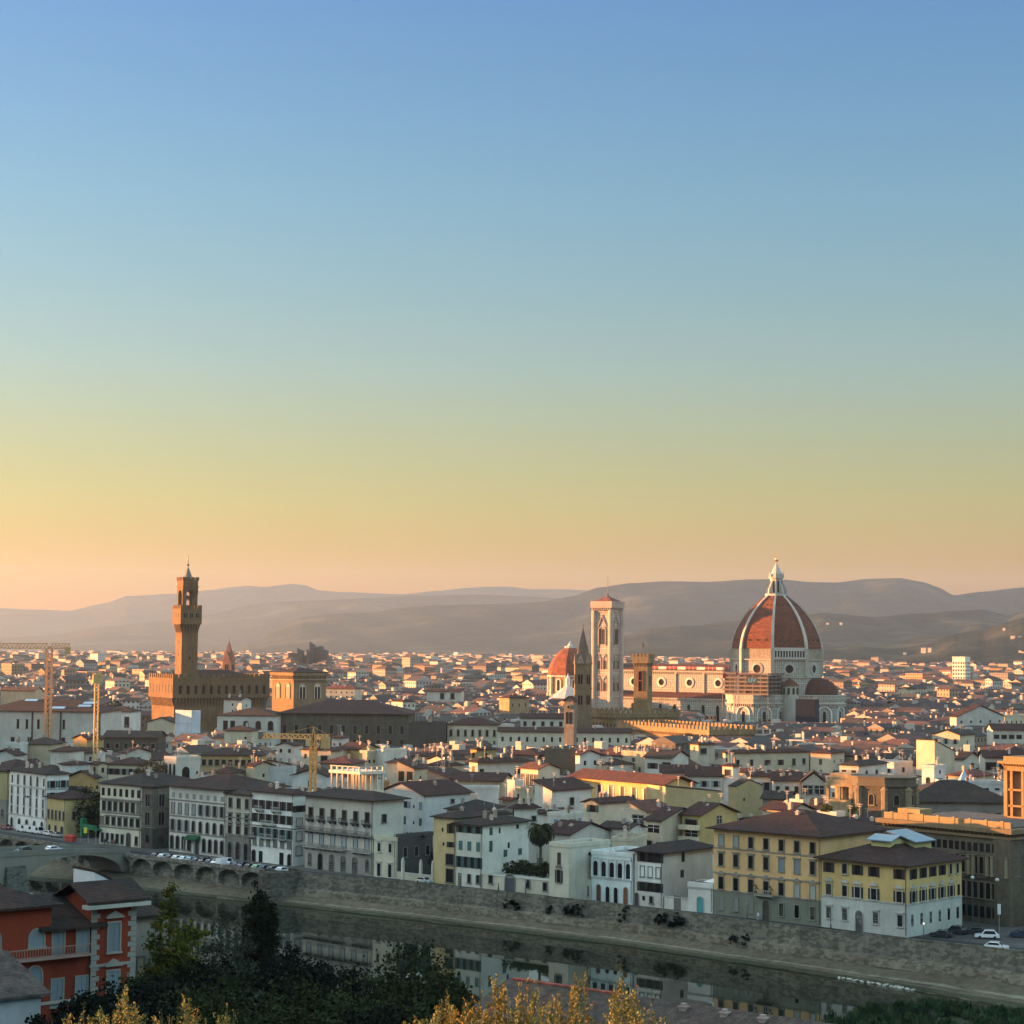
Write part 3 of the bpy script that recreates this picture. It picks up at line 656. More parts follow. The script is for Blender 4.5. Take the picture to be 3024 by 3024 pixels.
b = MB(); b.prism(ngon(29.4, 8, PH), 36.9, 47.3); uvm(b.build('drum', MA, cat, MARB))
b = MB(); b.prism(ngon(29.2, 8, PH), 48.1, 55.0); b.box(-9, 9, -25.6, -24, 50.2, 51); b.build('rough_band', ST, cat, (.30, .25, .18))
for k in range(8):
    an = math.pi/4*k; ap = 29.4*math.cos(PH)
    disc(cat, 'oculus', (ap*math.cos(an), ap*math.sin(an), 41.7), an+R(90), 4.3, 2.7, PL, MARB)
    b = MB(); c_ = ngon(29.7, 8, PH)[k]; b.prism(ngon(1.5, 4, an+PH+R(45), c_), 36.9, 55); b.build('corner_pier', PL, cat, MARB)
# gallery on the south-east side only
an = -R(45); M_ = Matrix.Rotation(an+R(90), 4, 'Z'); ap = 29.2*math.cos(PH)
b = MB(); b.box(-10.6, 10.6, -ap-1.6, -ap+.1, 48.15, 49.2); b.box(-10.6, 10.6, -ap-1.6, -ap+.1, 53.4, 55.6)
for i in range(12): u = -10.4+i*20.8/11; b.box(u-.33, u+.33, -ap-1.5, -ap+.1, 49.2, 53.4)
b.xf(M_); b.build('gallery', PL, cat, (.46,.44,.38))
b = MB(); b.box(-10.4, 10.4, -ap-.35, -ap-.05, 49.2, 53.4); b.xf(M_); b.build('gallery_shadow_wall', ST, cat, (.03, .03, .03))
# dome
DP = [(0, 27.6), (4, 27.25), (8, 26.4), (12, 25.1), (16, 23.3), (20, 21.1), (24, 18.3), (28, 14.9), (31, 11.8), (33.5, 8.7), (35.3, 6.3)]; DP = [(h, r*(1.08-.05*h/35)) for h, r in DP]
b = MB(); b.lathe([(r*1.0, 55+h) for h, r in DP], 8, ph=PH); dm = b.build('dome', TI, cat, DOMET)
for k in range(8):
    b = MB(); an = PH+math.pi/4*k; er = Vector((math.cos(an), math.sin(an), 0)); et = Vector((-math.sin(an), math.cos(an), 0)); pr = None
    for h, r in DP:
        w = 1.05-.5*h/36; p = er*r+Vector((0,0,55+h)); ring = [p+et*w-er*.3, p+et*w+er*.85, p-et*w+er*.85, p-et*w-er*.3]
        if pr: b.hexa(pr, ring)
        pr = ring
    b.build('rib', PL, dm, (.50, .45, .38))
for k in range(8):                        # small round air holes in three rows
    an = math.pi/4*k
    for h, r, cnt in ((5, 29.2*.924, 3), (16.5, 23.0*.924, 3), (28, 14.9*.924, 3)):
        for i in range(cnt):
            off = (i-1)*r*.22; b = MB(); b.box(-.35, .35, -.35, .25, 0, .9); b.build('dome_vent', PL, dm, (.03,.02,.02), (r*math.cos(an)-off*math.sin(an), r*math.sin(an)+off*math.cos(an), 55+h), an+R(90))
# lantern
b = MB(); b.prism(ngon(7.6, 8, PH), 89.8, 91.2); b.prism(ngon(4.1, 8, PH), 91.2, 101.6); b.prism(ngon(5.0, 8, PH), 101.6, 102.5); b.prism(ngon(4.3, 8, PH), 102.5, 104.4)
for k in range(8):
    an = PH+math.pi/4*k; b.prism(ngon(.45, 4, an, (4.6*math.cos(an), 4.6*math.sin(an))), 102.5, 106, sc=.3)
    m = MB(); m.hexa([(3.6,-.45,91.2),(7.1,-.45,91.2),(7.1,.45,91.2),(3.6,.45,91.2)], [(3.6,-.45,96),(6.6,-.45,95),(6.6,.45,95),(3.6,.45,96)]); m.hexa([(3.6,-.4,96),(6.0,-.4,95.3),(6.0,.4,95.3),(3.6,.4,96)], [(3.6,-.4,99.5),(4.3,-.4,99),(4.3,.4,99),(3.6,.4,99.5)]); b.add(m, Matrix.Rotation(an, 4, 'Z'))
b.cone(ngon(3.7, 8, PH), 104.4, 112.4)
ln = b.build('lantern', PL, cat, (.46, .43, .37))
for k in range(8):
    an = math.pi/4*k; b = MB(); b.arch(0, 0, -.12, 92, 1.1, 8); b.build('lantern_window', GL, ln, (1,1,1), (4.1*.924*math.cos(an), 4.1*.924*math.sin(an), 0), an+R(90))
b = MB(); b.lathe([(.2, 112.2), (.5, 112.6), (1.25, 113.2), (1.5, 114), (1.25, 114.8), (.3, 115.4), (.1, 115.5)], 16); b.box(-.12, .12, -.12, .12, 115.4, 118.2); b.box(-.7, .7, -.12, .12, 116.8, 117.05); b.build('gilt_ball', GO, cat)
# tribunes: east (right in the picture) and south (behind the scaffold)
def tribune(an, nm):
    M_ = Matrix.Translation((28.5*math.cos(an), 28.5*math.sin(an), 0)) @ Matrix.Rotation(an, 4, 'Z')
    b = MB(); b.prism(ngon(19.0, 8, PH), -1, 19.2); b.prism(ngon(19.8, 8, PH), 21.6, 24.4); b.xf(M_); o = uvm(b.build(nm, MA, cat, MARB))
    b = MB(); b.prism(ngon(20.3, 8, PH), 19.2, 19.7); b.prism(ngon(19.0, 8, PH), 19.7, 21.6); b.prism(ngon(20.2, 8, PH), 24.4, 25.0); b.xf(M_); b.build('cornice', PL, o, MARB)
    b = MB(); b.lathe([(12.9, 24.9), (12.7, 27.5), (11.6, 30.2), (9.5, 32.8), (6.3, 34.8), (2.5, 36), (.3, 36.2)], 12, c=(2.2, 0)); b.xf(M_); b.build('half_dome', TI, o, (.085, .035, .026))
    for k in range(8):
        t_ = math.pi/4*k; q = M_ @ Vector((19*.924*math.cos(t_), 19*.924*math.sin(t_), 0)); rz = an+t_+R(90)
        b = MB(); b.archring(0, .05, -.7, 4, 8.4, 13.2, .9); b.build('blind_arch', PL, o, (.68,.65,.57), q, rz)
        b = MB(); b.arch(0, .05, -.18, 5, 2.0, 9.5, pointed=.3); b.build('lancet', GL, o, (1,1,1), q, rz)
        b = MB()
        for i in range(9): b.box(-6.2+i*1.5, -5.6+i*1.5, -1.1, .1, 17.6, 19.2)
        b.build('bracket_row', PL, o, MARB, q, rz)
    return o
tribune(0.0, 'east_tribune'.replace('east_', '')); tribune(-R(90), 'tribune')
for an in (-R(135), -R(45)):              # small round exedrae with conical roofs
    c_ = (28.5*math.cos(an), 28.5*math.sin(an)); b = MB(); b.lathe([(6.2, -1), (6.2, 24.2), (5.2, 24.2), (5.2, 30.6), (5.8, 30.8), (5.8, 31.2)], 20, c=c_); o = uvm(b.build('exedra', PL, cat, MARB))
    b = MB(); b.lathe([(6.2, 31.2), (.2, 36)], 20, c=c_); b.build('cone_roof', TI, o, (.13, .05, .032))
    for k in range(10):
        t_ = 2*math.pi*k/10; b = MB(); b.arch(0, .1, -.15, 25.4, 1.5, 4.2); b.build('niche', GL, o, (1,1,1), (c_[0]+5.2*math.cos(t_), c_[1]+5.2*math.sin(t_), 0), t_+R(90))
# nave with clerestory and aisle
b = MB(); b.box(-118, -22, -10.6, 10.6, 20, 38.4); uvm(b.build('clerestory', MA, cat, MARB), 1.45)
b = MB(); b.box(-118.3, -22, -11.5, 11.5, 38.4, 39.6); b.box(-118.3, -26, -22.1, -21.6, 20.6, 21.2)
for i in range(60): b.box(-117+i*1.55, -116.3+i*1.55, -22.0, -21.4, 19.4, 20.6)
for i in range(60): b.box(-117+i*1.55, -116.35+i*1.55, -11.3, -10.6, 37.2, 38.4)
b.build('nave_cornice', PL, cat, (.44,.41,.33))
b = MB(); b.hexa([(-118.5,-11.8,39.6),(-22,-11.8,39.6),(-22,0,43.4),(-118.5,0,43.4)], [(-118.5,-11.8,39.9),(-22,-11.8,39.9),(-22,0,43.8),(-118.5,0,43.8)]); b.hexa([(-118.5,11.8,39.6),(-22,11.8,39.6),(-22,0,43.4),(-118.5,0,43.4)], [(-118.5,11.8,39.9),(-22,11.8,39.9),(-22,0,43.8),(-118.5,0,43.8)])
b.hexa([(-118.5,-22,20.6),(-26,-22,20.6),(-26,-10.5,24.6),(-118.5,-10.5,24.6)], [(-118.5,-22,20.9),(-26,-22,20.9),(-26,-10.5,25),(-118.5,-10.5,25)])
b.build('nave_roof', TI, cat, (.09, .035, .028))
b = MB(); b.box(-118, -26, -21.4, 21.4, -1, 20.6); uvm(b.build('aisle', MA, cat, MARB))
b = MB(); b.box(-121, -118, -22, 22, -1, 26); b.box(-121, -118, -12, 12, 26, 44); b.build('west_front', PL, cat, MARB)
for i in range(4):
    u = -38-i*22; disc(cat, 'oculus', (u, -10.6, 31.4), 0, 3.5, 2.2, PL, (.66,.62,.52))
    b = MB(); b.box(u-11.6, u-10.4, -11.3, -10.5, 24, 38.4); b.build('buttress', PL, cat, MARB)
    for w_ in (-5.5, 5.5): b = MB(); b.arch(0, .05, -.15, 5, 2.2, 12, pointed=.4); b.build('aisle_window', GL, cat, (1,1,1), (u+w_, -21.4, 0))
for s, x in ((1, 30), (0, 15)): RES.append(([(DC.x-40, DC.y-60), (DC.x+60, DC.y-60), (DC.x+60, DC.y+40), (DC.x-40, DC.y+40)], DC.y-30, 2090, 2480, 2128)); break
nv = [(-122, -24), (-20, -24), (-20, 24), (-122, 24)]
ca, sa = math.cos(a35), math.sin(a35); nv = [(DC.x+x*ca-y*sa, DC.y+x*sa+y*ca) for x, y in nv]; reserve(nv, 2098)
# red and white site fence along the nave roof
b = MB()
for i in range(24):
    b.box(-99+i*3, -98.8+i*3, -11.7, -11.5, 39.9, 42.4, 1); b.box(-99+i*3+.2, -96+i*3, -11.66, -11.56, 40.7 if i%5 > 1 else 40.2, 42.1, 0 if i%5 > 1 else 1)
RED = mat('red_sheet', lambda t,b,n,l: b.inputs['Base Color'].__setattr__('default_value', (.45,.04,.04,1))); WHS = mat('white_sheet', lambda t,b,n,l: b.inputs['Base Color'].__setattr__('default_value', (.7,.55,.5,1)))
fe = b.build('site_fence', [RED, WHS], None, None, (DC.x, DC.y, 0), a35); tag(fe, 'red and white site fencing along the cathedral nave roof', 'fence')
# scaffold round the south tribune
def scaffold(loc, rz, sx, sy, z0, z1, step, label, sheet=None, inner=None, cols=6):
    root = empty('scaffolding', loc, rz, label, 'scaffold'); b = MB()
    for z in [z0+i*step for i in range(int((z1-z0)/step)+1)]:
        b.box(-sx-.05, sx+.05, -sy-.2, -sy-.08, z+.1, z+.95); b.box(sx+.08, sx+.2, -sy, sy, z+.1, z+.95)
        b.box(-sx-.2, -sx-.08, -sy, sy, z+.1, z+.95); b.box(-sx, sx, -sy, -sy+1.2, z, z+.25); b.box(sx-1.2, sx, -sy+1.2, sy, z, z+.25); b.box(-sx, -sx+1.2, -sy+1.2, sy, z, z+.25); b.box(-sx, sx, -sy-.05, -sy, z+1, z+1.12); b.box(sx, sx+.05, -sy, sy, z+1, z+1.12)
    b.build('walkway', PA, root, (.12, .09, .075)); b = MB()
    for i in range(cols+1):
        u = -sx+i*2*sx/cols; b.box(u-.09, u+.09, -sy-.15, -sy+.03, z0-20 if z0 > 5 else 0, z1+1.5)
        v = -sy+i*2*sy/cols; b.box(sx-.03, sx+.15, v-.09, v+.09, z0-20 if z0 > 5 else 0, z1+1.5)
    b.build('poles', PA, root, (.25, .23, .22))
    if inner: b = MB(); b.box(-sx+.9, sx-.9, -sy+.9, sy-.9, z0, z1-.4); b.build('inner_netting', PL, root, inner)
    if sheet: b = MB(); b.box(-sx-.2, sx+.2, -sy-.3, -sy-.2, z0, z1); b.box(sx+.2, sx+.3, -sy-.2, sy, z0, z1); b.box(-sx-.3, -sx-.2, -sy-.2, sy, z0, z1); b.build('netting', PL, root, sheet)
    return root
q = Vector((DC.x-27*.574, DC.y-27*.819, 0)); scaffold(q, a35, 16.5, 16.5, 25, 38, 2.6, 'tall scaffolding in horizontal decks wrapped round the cathedral apse beside the dome', inner=(.05,.045,.045))
q = Vector((DC.x+13, DC.y-50, 0)); scaffold(q, a35+.2, 6, 5, 2, 23, 2.4, 'dark netted scaffold tower standing below the cathedral dome', sheet=(.014,.02,.034))
# ---- bell tower of the cathedral
BC = at(1794, 1900, 1336); ct = empty('bell_tower', (BC.x, BC.y, 0), a35, 'tall slender square bell tower of pink white marble with a needle on top', 'bell tower')
h7 = 6.6; b = MB(); b.box(-h7, h7, -h7, h7, -1, 79); o = uvm(b.build('shaft', MA, ct, (.41,.33,.265)))
b = MB()
for sx in (-1, 1):
    for sy in (-1, 1): b.prism(ngon(1.75, 8, PH, (sx*h7, sy*h7)), -1, 79.5)
for z in (21.4, 36.4, 50.7, 78.6): b.box(-h7-.5, h7+.5, -h7-.5, h7+.5, z-.35, z+.35)
for z in (24.6, 39, 53.4): b.box(-h7-.25, h7+.25, -h7-.25, h7+.25, z-.2, z+.2)
b.build('corner_buttress', PL, ct, (.40,.32,.255))
b = MB(); b.box(-h7-1, h7+1, -h7-1, h7+1, 79.5, 81.2); b.box(-h7-1.8, h7+1.8, -h7-1.8, h7+1.8, 81.2, 85.6); corbels(b, -h7-1, h7+1, -h7-1, h7+1, 79.6, 81.2, .8); b.build('top_parapet', PL, ct, (.42,.34,.27))
b = MB(); b.cone([(-7,-7),(7,-7),(7,7),(-7,7)], 85.6, 89.4); b.build('roof', TI, ct, (.2,.07,.05)); b = MB(); b.tube((0,0,88.5), (0,0,103), .3, .08); b.lathe([(.9, 89), (.2, 91.5)], 8); b.build('needle', PA, ct, (.05,.04,.04))
for rz, ex, ey in ((0, 0, -1), (R(90), 1, 0), (R(-90), -1, 0)):
    def L_(u, z): return ((ex*(h7+.02)+(0 if ex else u)), (ey*(h7+.02) if ey else u*(1 if ex > 0 else -1)), z)
    b = MB(); b.arch(0, .0, -.2, 0, 4.9, 12.5, pointed=.5); w = b.build('large_window', PL, ct, (.42,.34,.27), L_(0, 56), rz)
    for u in (-1.45, 0, 1.45): b = MB(); b.arch(u, -.1, -.3, .8, 1.05, 10.3, pointed=.4); b.build('light', GL, w, (1,1,1))
    b = MB(); b.archring(0, 0, -.7, 0, 4.9, 12.2, .6); b.hexa([(-3.9,-.6,12),(-3.2,-.6,12),(0,-.6,19.5),(0,-.6,20.6)], [(-3.9,0,12),(-3.2,0,12),(0,0,19.5),(0,0,20.6)]); b.hexa([(3.9,-.6,12),(3.2,-.6,12),(0,-.6,19.5),(0,-.6,20.6)], [(3.9,0,12),(3.2,0,12),(0,0,19.5),(0,0,20.6)]); b.build('gable', PL, w, (.41,.33,.26))
    for z in (40.3, 25.6):
        for u in (-2.5, 2.5):
            b = MB(); b.arch(0, 0, -.12, -.3, 2.9, 7.2, pointed=.4); w = b.build('twin_window', PL, ct, (.42,.34,.27), L_(u, z), rz)
            for v in (-.62, .62): b = MB(); b.arch(v, -.1, -.2, 0, .85, 5.6, pointed=.4); b.build('light', GL, w, (1,1,1))
            b = MB(); b.archring(0, 0, -.5, -.3, 2.9, 7, .35); b.hexa([(-2.1,-.45,6.3),(-1.7,-.45,6.3),(0,-.45,9.3),(0,-.45,9.9)], [(-2.1,0,6.3),(-1.7,0,6.3),(0,0,9.3),(0,0,9.9)]); b.hexa([(2.1,-.45,6.3),(1.7,-.45,6.3),(0,-.45,9.3),(0,-.45,9.9)], [(2.1,0,6.3),(1.7,0,6.3),(0,0,9.3),(0,0,9.9)]); b.build('gable', PL, w, (.41,.33,.26))
RES.append(([(BC.x-12, BC.y-12), (BC.x+12, BC.y-12), (BC.x+12, BC.y+12), (BC.x-12, BC.y+12)], BC.y, 1745, 1845, 2092))
# ---- town hall with tower
aP = R(59); PC = at(511, 1991, 1000); wl = span(PC, aP, 435, 'L'); wr = span(PC, aP, 793, 'R')
pv = empty('town_hall', (PC.x, PC.y, 0), -aP, 'brown stone crenellated town hall carrying a tall clock tower with overhanging battlements', 'palace')
PVC = (.16, .102, .055)
b = MB(); b.box(-wl+1.4, -1.4, 1.4, wr-1.4, -1, 27.4); b.box(-wl, 0, 0, wr, 27.4, 37.4); corbels(b, -wl+1.4, -1.4, 1.4, wr-1.4, 23, 27.4, 1.4, .8, .9); merlons(b, -wl, 0, 0, wr, 37.4, 1.5, 1.3, 2.1, .6); b.build('wall', ST, pv, PVC)
rb, _g = roofmesh(-wl+5, -5, 8, wr-4, 36.6, 'hip', .3, .38); rb.build('roof', TI, pv, ROOF)
for i in range(8): b = MB(); b.arch(0, .05, -.15, 30, .95, 4.0); b.build('window', GL, pv, (1,1,1), (-wl+(i+.5)*wl/8, 0, 0))
for i in range(12): b = MB(); b.arch(0, .05, -.15, 29.4, 1.5, 4.4); b.build('window', GL, pv, (1,1,1), (0, 2+(i+.5)*(wr-3)/12, 0), R(90))
tx, ty, ts = -5.9, 10.0, 4.35
TC = at(551, 1900, 1011); tl = Matrix.Rotation(aP, 4, 'Z') @ (TC-Vector((PC.x, PC.y, 0))); tx, ty = tl.x, tl.y
tw = MB(); tw.box(tx-ts, tx+ts, ty-ts, ty+ts, 36, 64.6); g_ = 1.35
tw.box(tx-ts-g_, tx+ts+g_, ty-ts-g_, ty+ts+g_, 64.6, 72.6); corbels(tw, tx-ts, tx+ts, ty-ts, ty+ts, 60.4, 64.7, g_, .55, .75); merlons(tw, tx-ts-g_, tx+ts+g_, ty-ts-g_, ty+ts+g_, 72.6, 1.1, .9, 1.8, .45)
to = tw.build('tower', ST, pv, PVC)
bs_ = 4.05; b = MB()
for sx in (-1, 1):
    for sy in (-1, 1): b.prism(ngon(1.15, 12, 0, (tx+sx*(bs_-1.0), ty+sy*(bs_-1.0))), 72.6, 81.0)
b.box(tx-bs_, tx+bs_, ty-bs_, ty+bs_, 82.4, 87.0); b.box(tx-bs_-.35, tx+bs_+.35, ty-bs_-.35, ty+bs_+.35, 83.4, 84.0)
for rz in range(4):                       # arched openings
    m = MB(); w_ = bs_-1.9
    for k in range(8):
        a0, a1 = math.pi*k/8, math.pi*(k+1)/8
        m.hexa([(w_*math.cos(a0), -bs_, 80+2*math.sin(a0)), (w_*math.cos(a1), -bs_, 80+2*math.sin(a1)), (w_*math.cos(a1), -bs_, 82.4), (w_*math.cos(a0), -bs_, 82.4)], [(w_*math.cos(a0), -bs_+1.2, 80+2*math.sin(a0)), (w_*math.cos(a1), -bs_+1.2, 80+2*math.sin(a1)), (w_*math.cos(a1), -bs_+1.2, 82.4), (w_*math.cos(a0), -bs_+1.2, 82.4)])
    m.box(w_, bs_, -bs_, -bs_+1.2, 80, 82.4); m.box(-bs_, -w_, -bs_, -bs_+1.2, 80, 82.4)
    b.add(m, Matrix.Translation((tx, ty, 0)) @ Matrix.Rotation(R(90*rz), 4, 'Z'))
b.box(tx-1.6, tx+1.6, ty-1.6, ty+1.6, 76.9, 77.3); b.lathe([(1.3, 77.5), (1.1, 78.6), (.5, 79.4), (.1, 79.5)], 12, c=(tx, ty))
merlons(b, tx-bs_-.35, tx+bs_+.35, ty-bs_-.35, ty+bs_+.35, 87, 1.0, .9, 1.7, .45); b.build('belfry', ST, pv, PVC)
b = MB(); b.cone(ngon(2.7, 8, 0, (tx, ty)), 88, 94.4); b.build('spire', PA, pv, (.12,.12,.10)); b = MB(); b.tube((tx,ty,94), (tx,ty,100.3), .16, .08); b.lathe([(.1,94.2),(.6,94.7),(.6,95.2),(.1,95.7)], 10, c=(tx,ty)); b.box(tx-1.5, tx-.2, ty-.1, ty+.1, 97.3, 99.4); b.box(tx-1.1, tx-.5, ty-.1, ty+.1, 96.6, 97.3); b.build('weather_vane', PA, pv, (.05,.04,.03))
for z in (68, ):
    for u in (-2.3, 0, 2.3): b = MB(); b.arch(0, .05, -.12, z, .6, 2.3); b.build('tower_window', GL, to, (1,1,1), (tx+u, ty-ts-g_, 0))
    for u in (-3.2, 0, 3.2):
        for v in (-.5, .5): b = MB(); b.arch(0, .05, -.12, z, .6, 2.3); b.build('tower_window', GL, to, (1,1,1), (tx+ts+g_, ty+u+v, 0), R(90))
for z, f in ((55, 0), (48.6, 0), (40.6, 0), (46.8, 1)): b = MB(); b.box(-.4, .4, -.12, .05, z, z+1.4); b.build('tower_window', GL, to, (1,1,1), (tx, ty-ts, 0) if not f else (tx+ts, ty, 0), R(90) if f else 0)
reserve([(PC.x-wl, PC.y-5), (PC.x+wr*.9, PC.y-5), (PC.x+wr*.9, PC.y+45), (PC.x-wl, PC.y+45)], 2062)
# white sheeting in front of the town hall, sun and shade tinted into its colours
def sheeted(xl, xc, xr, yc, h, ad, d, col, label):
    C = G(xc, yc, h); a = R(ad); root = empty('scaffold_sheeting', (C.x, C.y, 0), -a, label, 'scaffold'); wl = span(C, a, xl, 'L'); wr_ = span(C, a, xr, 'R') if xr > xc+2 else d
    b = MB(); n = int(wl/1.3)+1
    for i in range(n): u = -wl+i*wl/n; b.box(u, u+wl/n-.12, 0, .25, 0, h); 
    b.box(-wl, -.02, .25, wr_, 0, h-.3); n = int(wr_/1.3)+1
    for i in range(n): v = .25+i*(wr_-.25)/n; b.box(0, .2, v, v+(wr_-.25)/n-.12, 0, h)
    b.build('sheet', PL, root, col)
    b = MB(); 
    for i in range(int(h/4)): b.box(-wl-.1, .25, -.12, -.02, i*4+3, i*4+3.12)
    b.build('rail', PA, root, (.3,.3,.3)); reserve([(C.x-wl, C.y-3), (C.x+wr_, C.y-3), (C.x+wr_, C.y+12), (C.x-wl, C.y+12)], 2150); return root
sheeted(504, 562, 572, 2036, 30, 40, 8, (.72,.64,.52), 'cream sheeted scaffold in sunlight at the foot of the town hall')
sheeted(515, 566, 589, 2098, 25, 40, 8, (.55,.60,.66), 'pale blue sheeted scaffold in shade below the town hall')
# ---- other towers
def lancets(par, face, u, zs, w, h): 
    for z in zs: b = MB(); b.arch(0, .05, -.12, z, w, h, pointed=.2); b.build('window', GL, par, (1,1,1), (u, face[1], 0) if face[0] == 'y' else (face[1], u, 0), 0 if face[0] == 'y' else R(90))
q = at(1722, 1900, 965); ab = empty('abbey_tower', (q.x, q.y, 0), R(-20), 'hexagonal abbey tower with a sharp stone spire, left of the marble bell tower', 'bell tower')
hx = ngon(4.5, 6, R(0)); b = MB(); b.prism(hx, -1, 46.5); b.prism(ngon(4.8, 6), 34.6, 35.1); b.prism(ngon(4.8, 6), 46.5, 47); b.build('wall', ST, ab, (.20,.14,.085))
b = MB(); b.cone(ngon(4.2, 6), 47, 64.6); b.tube((0,0,64), (0,0,66.5), .12, .08); b.lathe([(.1,64.8),(.5,65.2),(.1,65.8)], 8)
b.build('spire', ST, ab, (.17,.115,.08))
for k in range(6):
    an = R(30+60*k); e = 4.5*.866; b = MB(); b.hexa([(-1.9,-.3,47),(1.9,-.3,47),(0,-.3,51.5)], [(-1.9,2,47),(1.9,2,47),(0,2,51.5)]); b.build('gablet', ST, ab, (.3,.22,.15), (e*math.cos(an), e*math.sin(an), 0), an+R(90))
    for z in (37, 27): b = MB(); b.arch(-.65, .05, -.12, z, .9, 4.6); b.arch(.65, .05, -.12, z, .9, 4.6); b.build('window', GL, ab, (1,1,1), (e*math.cos(an), e*math.sin(an), 0), an+R(90))
RES.append(([(q.x-8, q.y-8), (q.x+8, q.y-8), (q.x+8, q.y+8), (q.x-8, q.y+8)], q.y, 1698, 1748, 2092))
C = at(1912, 1960, 975); a = R(24); bt = empty('prison_tower', (C.x, C.y, 0), -a, 'square sandstone battlemented tower with one tall arched opening, before the cathedral nave', 'tower'); s_ = 7.2
b = MB(); b.box(-s_, 0, 0, s_, -1, 47.2); b.box(-s_-.8, .8, -.8, s_+.8, 47.2, 50.4); corbels(b, -s_, 0, 0, s_, 45.6, 47.2, .8, .55, .6); merlons(b, -s_-.8, .8, -.8, s_+.8, 50.4, 1.0, .8, 1.5, .45); b.build('wall', ST, bt, (.26,.175,.09))
b = MB(); b.arch(0, .05, -.15, 33.5, 1.9, 9.8); w = b.build('bell_opening', GL, bt, (1,1,1), (-s_/2, 0, 0)); b = MB(); b.archring(0, .02, -.3, 33.5, 1.9, 9.8, .3); b.box(-.95, .95, -.3, .02, 38.4, 38.8); b.build('frame', PL, w, (.35,.12,.06)); b = MB(); b.arch(0, .05, -.15, 36, 1.3, 5); b.build('window', GL, bt, (1,1,1), (0, s_/2, 0), R(90))
b = MB(); b.tube((-s_/2, s_/2, 50), (-s_/2, s_/2, 57), .12); b.box(-s_/2-.5, -s_/2+.5, s_/2-.1, s_/2+.1, 55, 57); b.build('vane', PA, bt, (.04,.03,.03))
RES.append(([(C.x-9, C.y-4), (C.x+5, C.y-4), (C.x+5, C.y+10), (C.x-9, C.y+10)], C.y, 1870, 1930, 2092))
def castle(xl, xc, xr, yc, h, ad, col, label, vb, wins=True):
    C = G(xc, yc, h+1.4); a = R(ad); wl = span(C, a, xl, 'L'); wr = span(C, a, xr, 'R'); root = empty('battlemented_palace', (C.x, C.y, 0), -a, label, 'palace')
    b = MB(); b.box(-wl, 0, 0, wr, -1, h); b.box(-wl-.5, .5, -.5, wr+.5, h-2.2, h-.1); corbels(b, -wl, 0, 0, wr, h-3.4, h-2.2, .5, .5, .6); merlons(b, -wl-.5, .5, -.5, wr+.5, h-.1, 1.5, 1.3, 1.7, .5); b.build('wall', ST, root, col)
    X, Y = Vector((math.cos(a), -math.sin(a))), Vector((math.sin(a), math.cos(a))); c0 = C.xy; reserve([tuple(c0), tuple(c0-X*wl), tuple(c0-X*wl+Y*wr), tuple(c0+Y*wr)], vb)
    for i in range(int(wl/3.2)): b = MB(); b.arch(0, .05, -.12, h-6.8, .8, 1.9); b.build('window', GL, root, (1,1,1), (-wl+1.6+i*3.2, 0, 0))
castle(1716, 1821, 2002, 2098, 23, 60, (.22,.15,.08), 'battlemented stone palace with sunlit left side below the tall bell towers', 2132)
castle(1826, 2095, 2228, 2146, 19.5, 60, (.25,.165,.085), 'long low battlemented palace with orange sunlit wall, in front of the cathedral', 2166)
C = at(868, 1986, 1050); a = R(50); om = empty('grain_church', (C.x, C.y, 0), -a, 'square gothic church block with bracketed cornice, right of the town hall tower', 'church'); s_ = 20.7
b = MB(); b.box(-s_, 0, 0, s_, -1, 38.4); b.box(-s_-1, 1, -1, s_+1, 38.4, 40); corbels(b, -s_, 0, 0, s_, 36.3, 38.4, 1, .6, .8); b.build('wall', ST, om, (.22,.155,.09)); b = MB(); b.box(-s_-1.05, 1.05, -1.05, s_+1.05, 36.0, 36.3); b.build('string_course', PL, om, (.4,.3,.2))
rb, _g = roofmesh(-s_, 0, 0, s_, 40, 'hip', 1.3, .22); rb.build('roof', TI, om, ROOF)
for f in ('F', 'R'):
    for u in (.27, .73):
        loc = (-s_+u*s_, 0, 28.2) if f == 'F' else (0, u*s_, 28.2); rz = 0 if f == 'F' else R(90)
        b = MB(); b.arch(0, .05, -.1, -2, 4.2, 8, pointed=.3); w = b.build('window', PL, om, (.55,.45,.33), loc, rz)
        for v in (-.95, .95): b = MB(); b.arch(v, -.08, -.18, -2, 1.3, 6.4, pointed=.3); b.build('light', GL, w, (1,1,1))
        b = MB(); b.archring(0, .02, -.4, -2, 4.3, 8.1, .4, n=10); b.build('frame', PL, w, (.42,.28,.16))
reserve([(C.x-20, C.y-2), (C.x+20, C.y-2), (C.x+20, C.y+32), (C.x-20, C.y+32)], 2046)
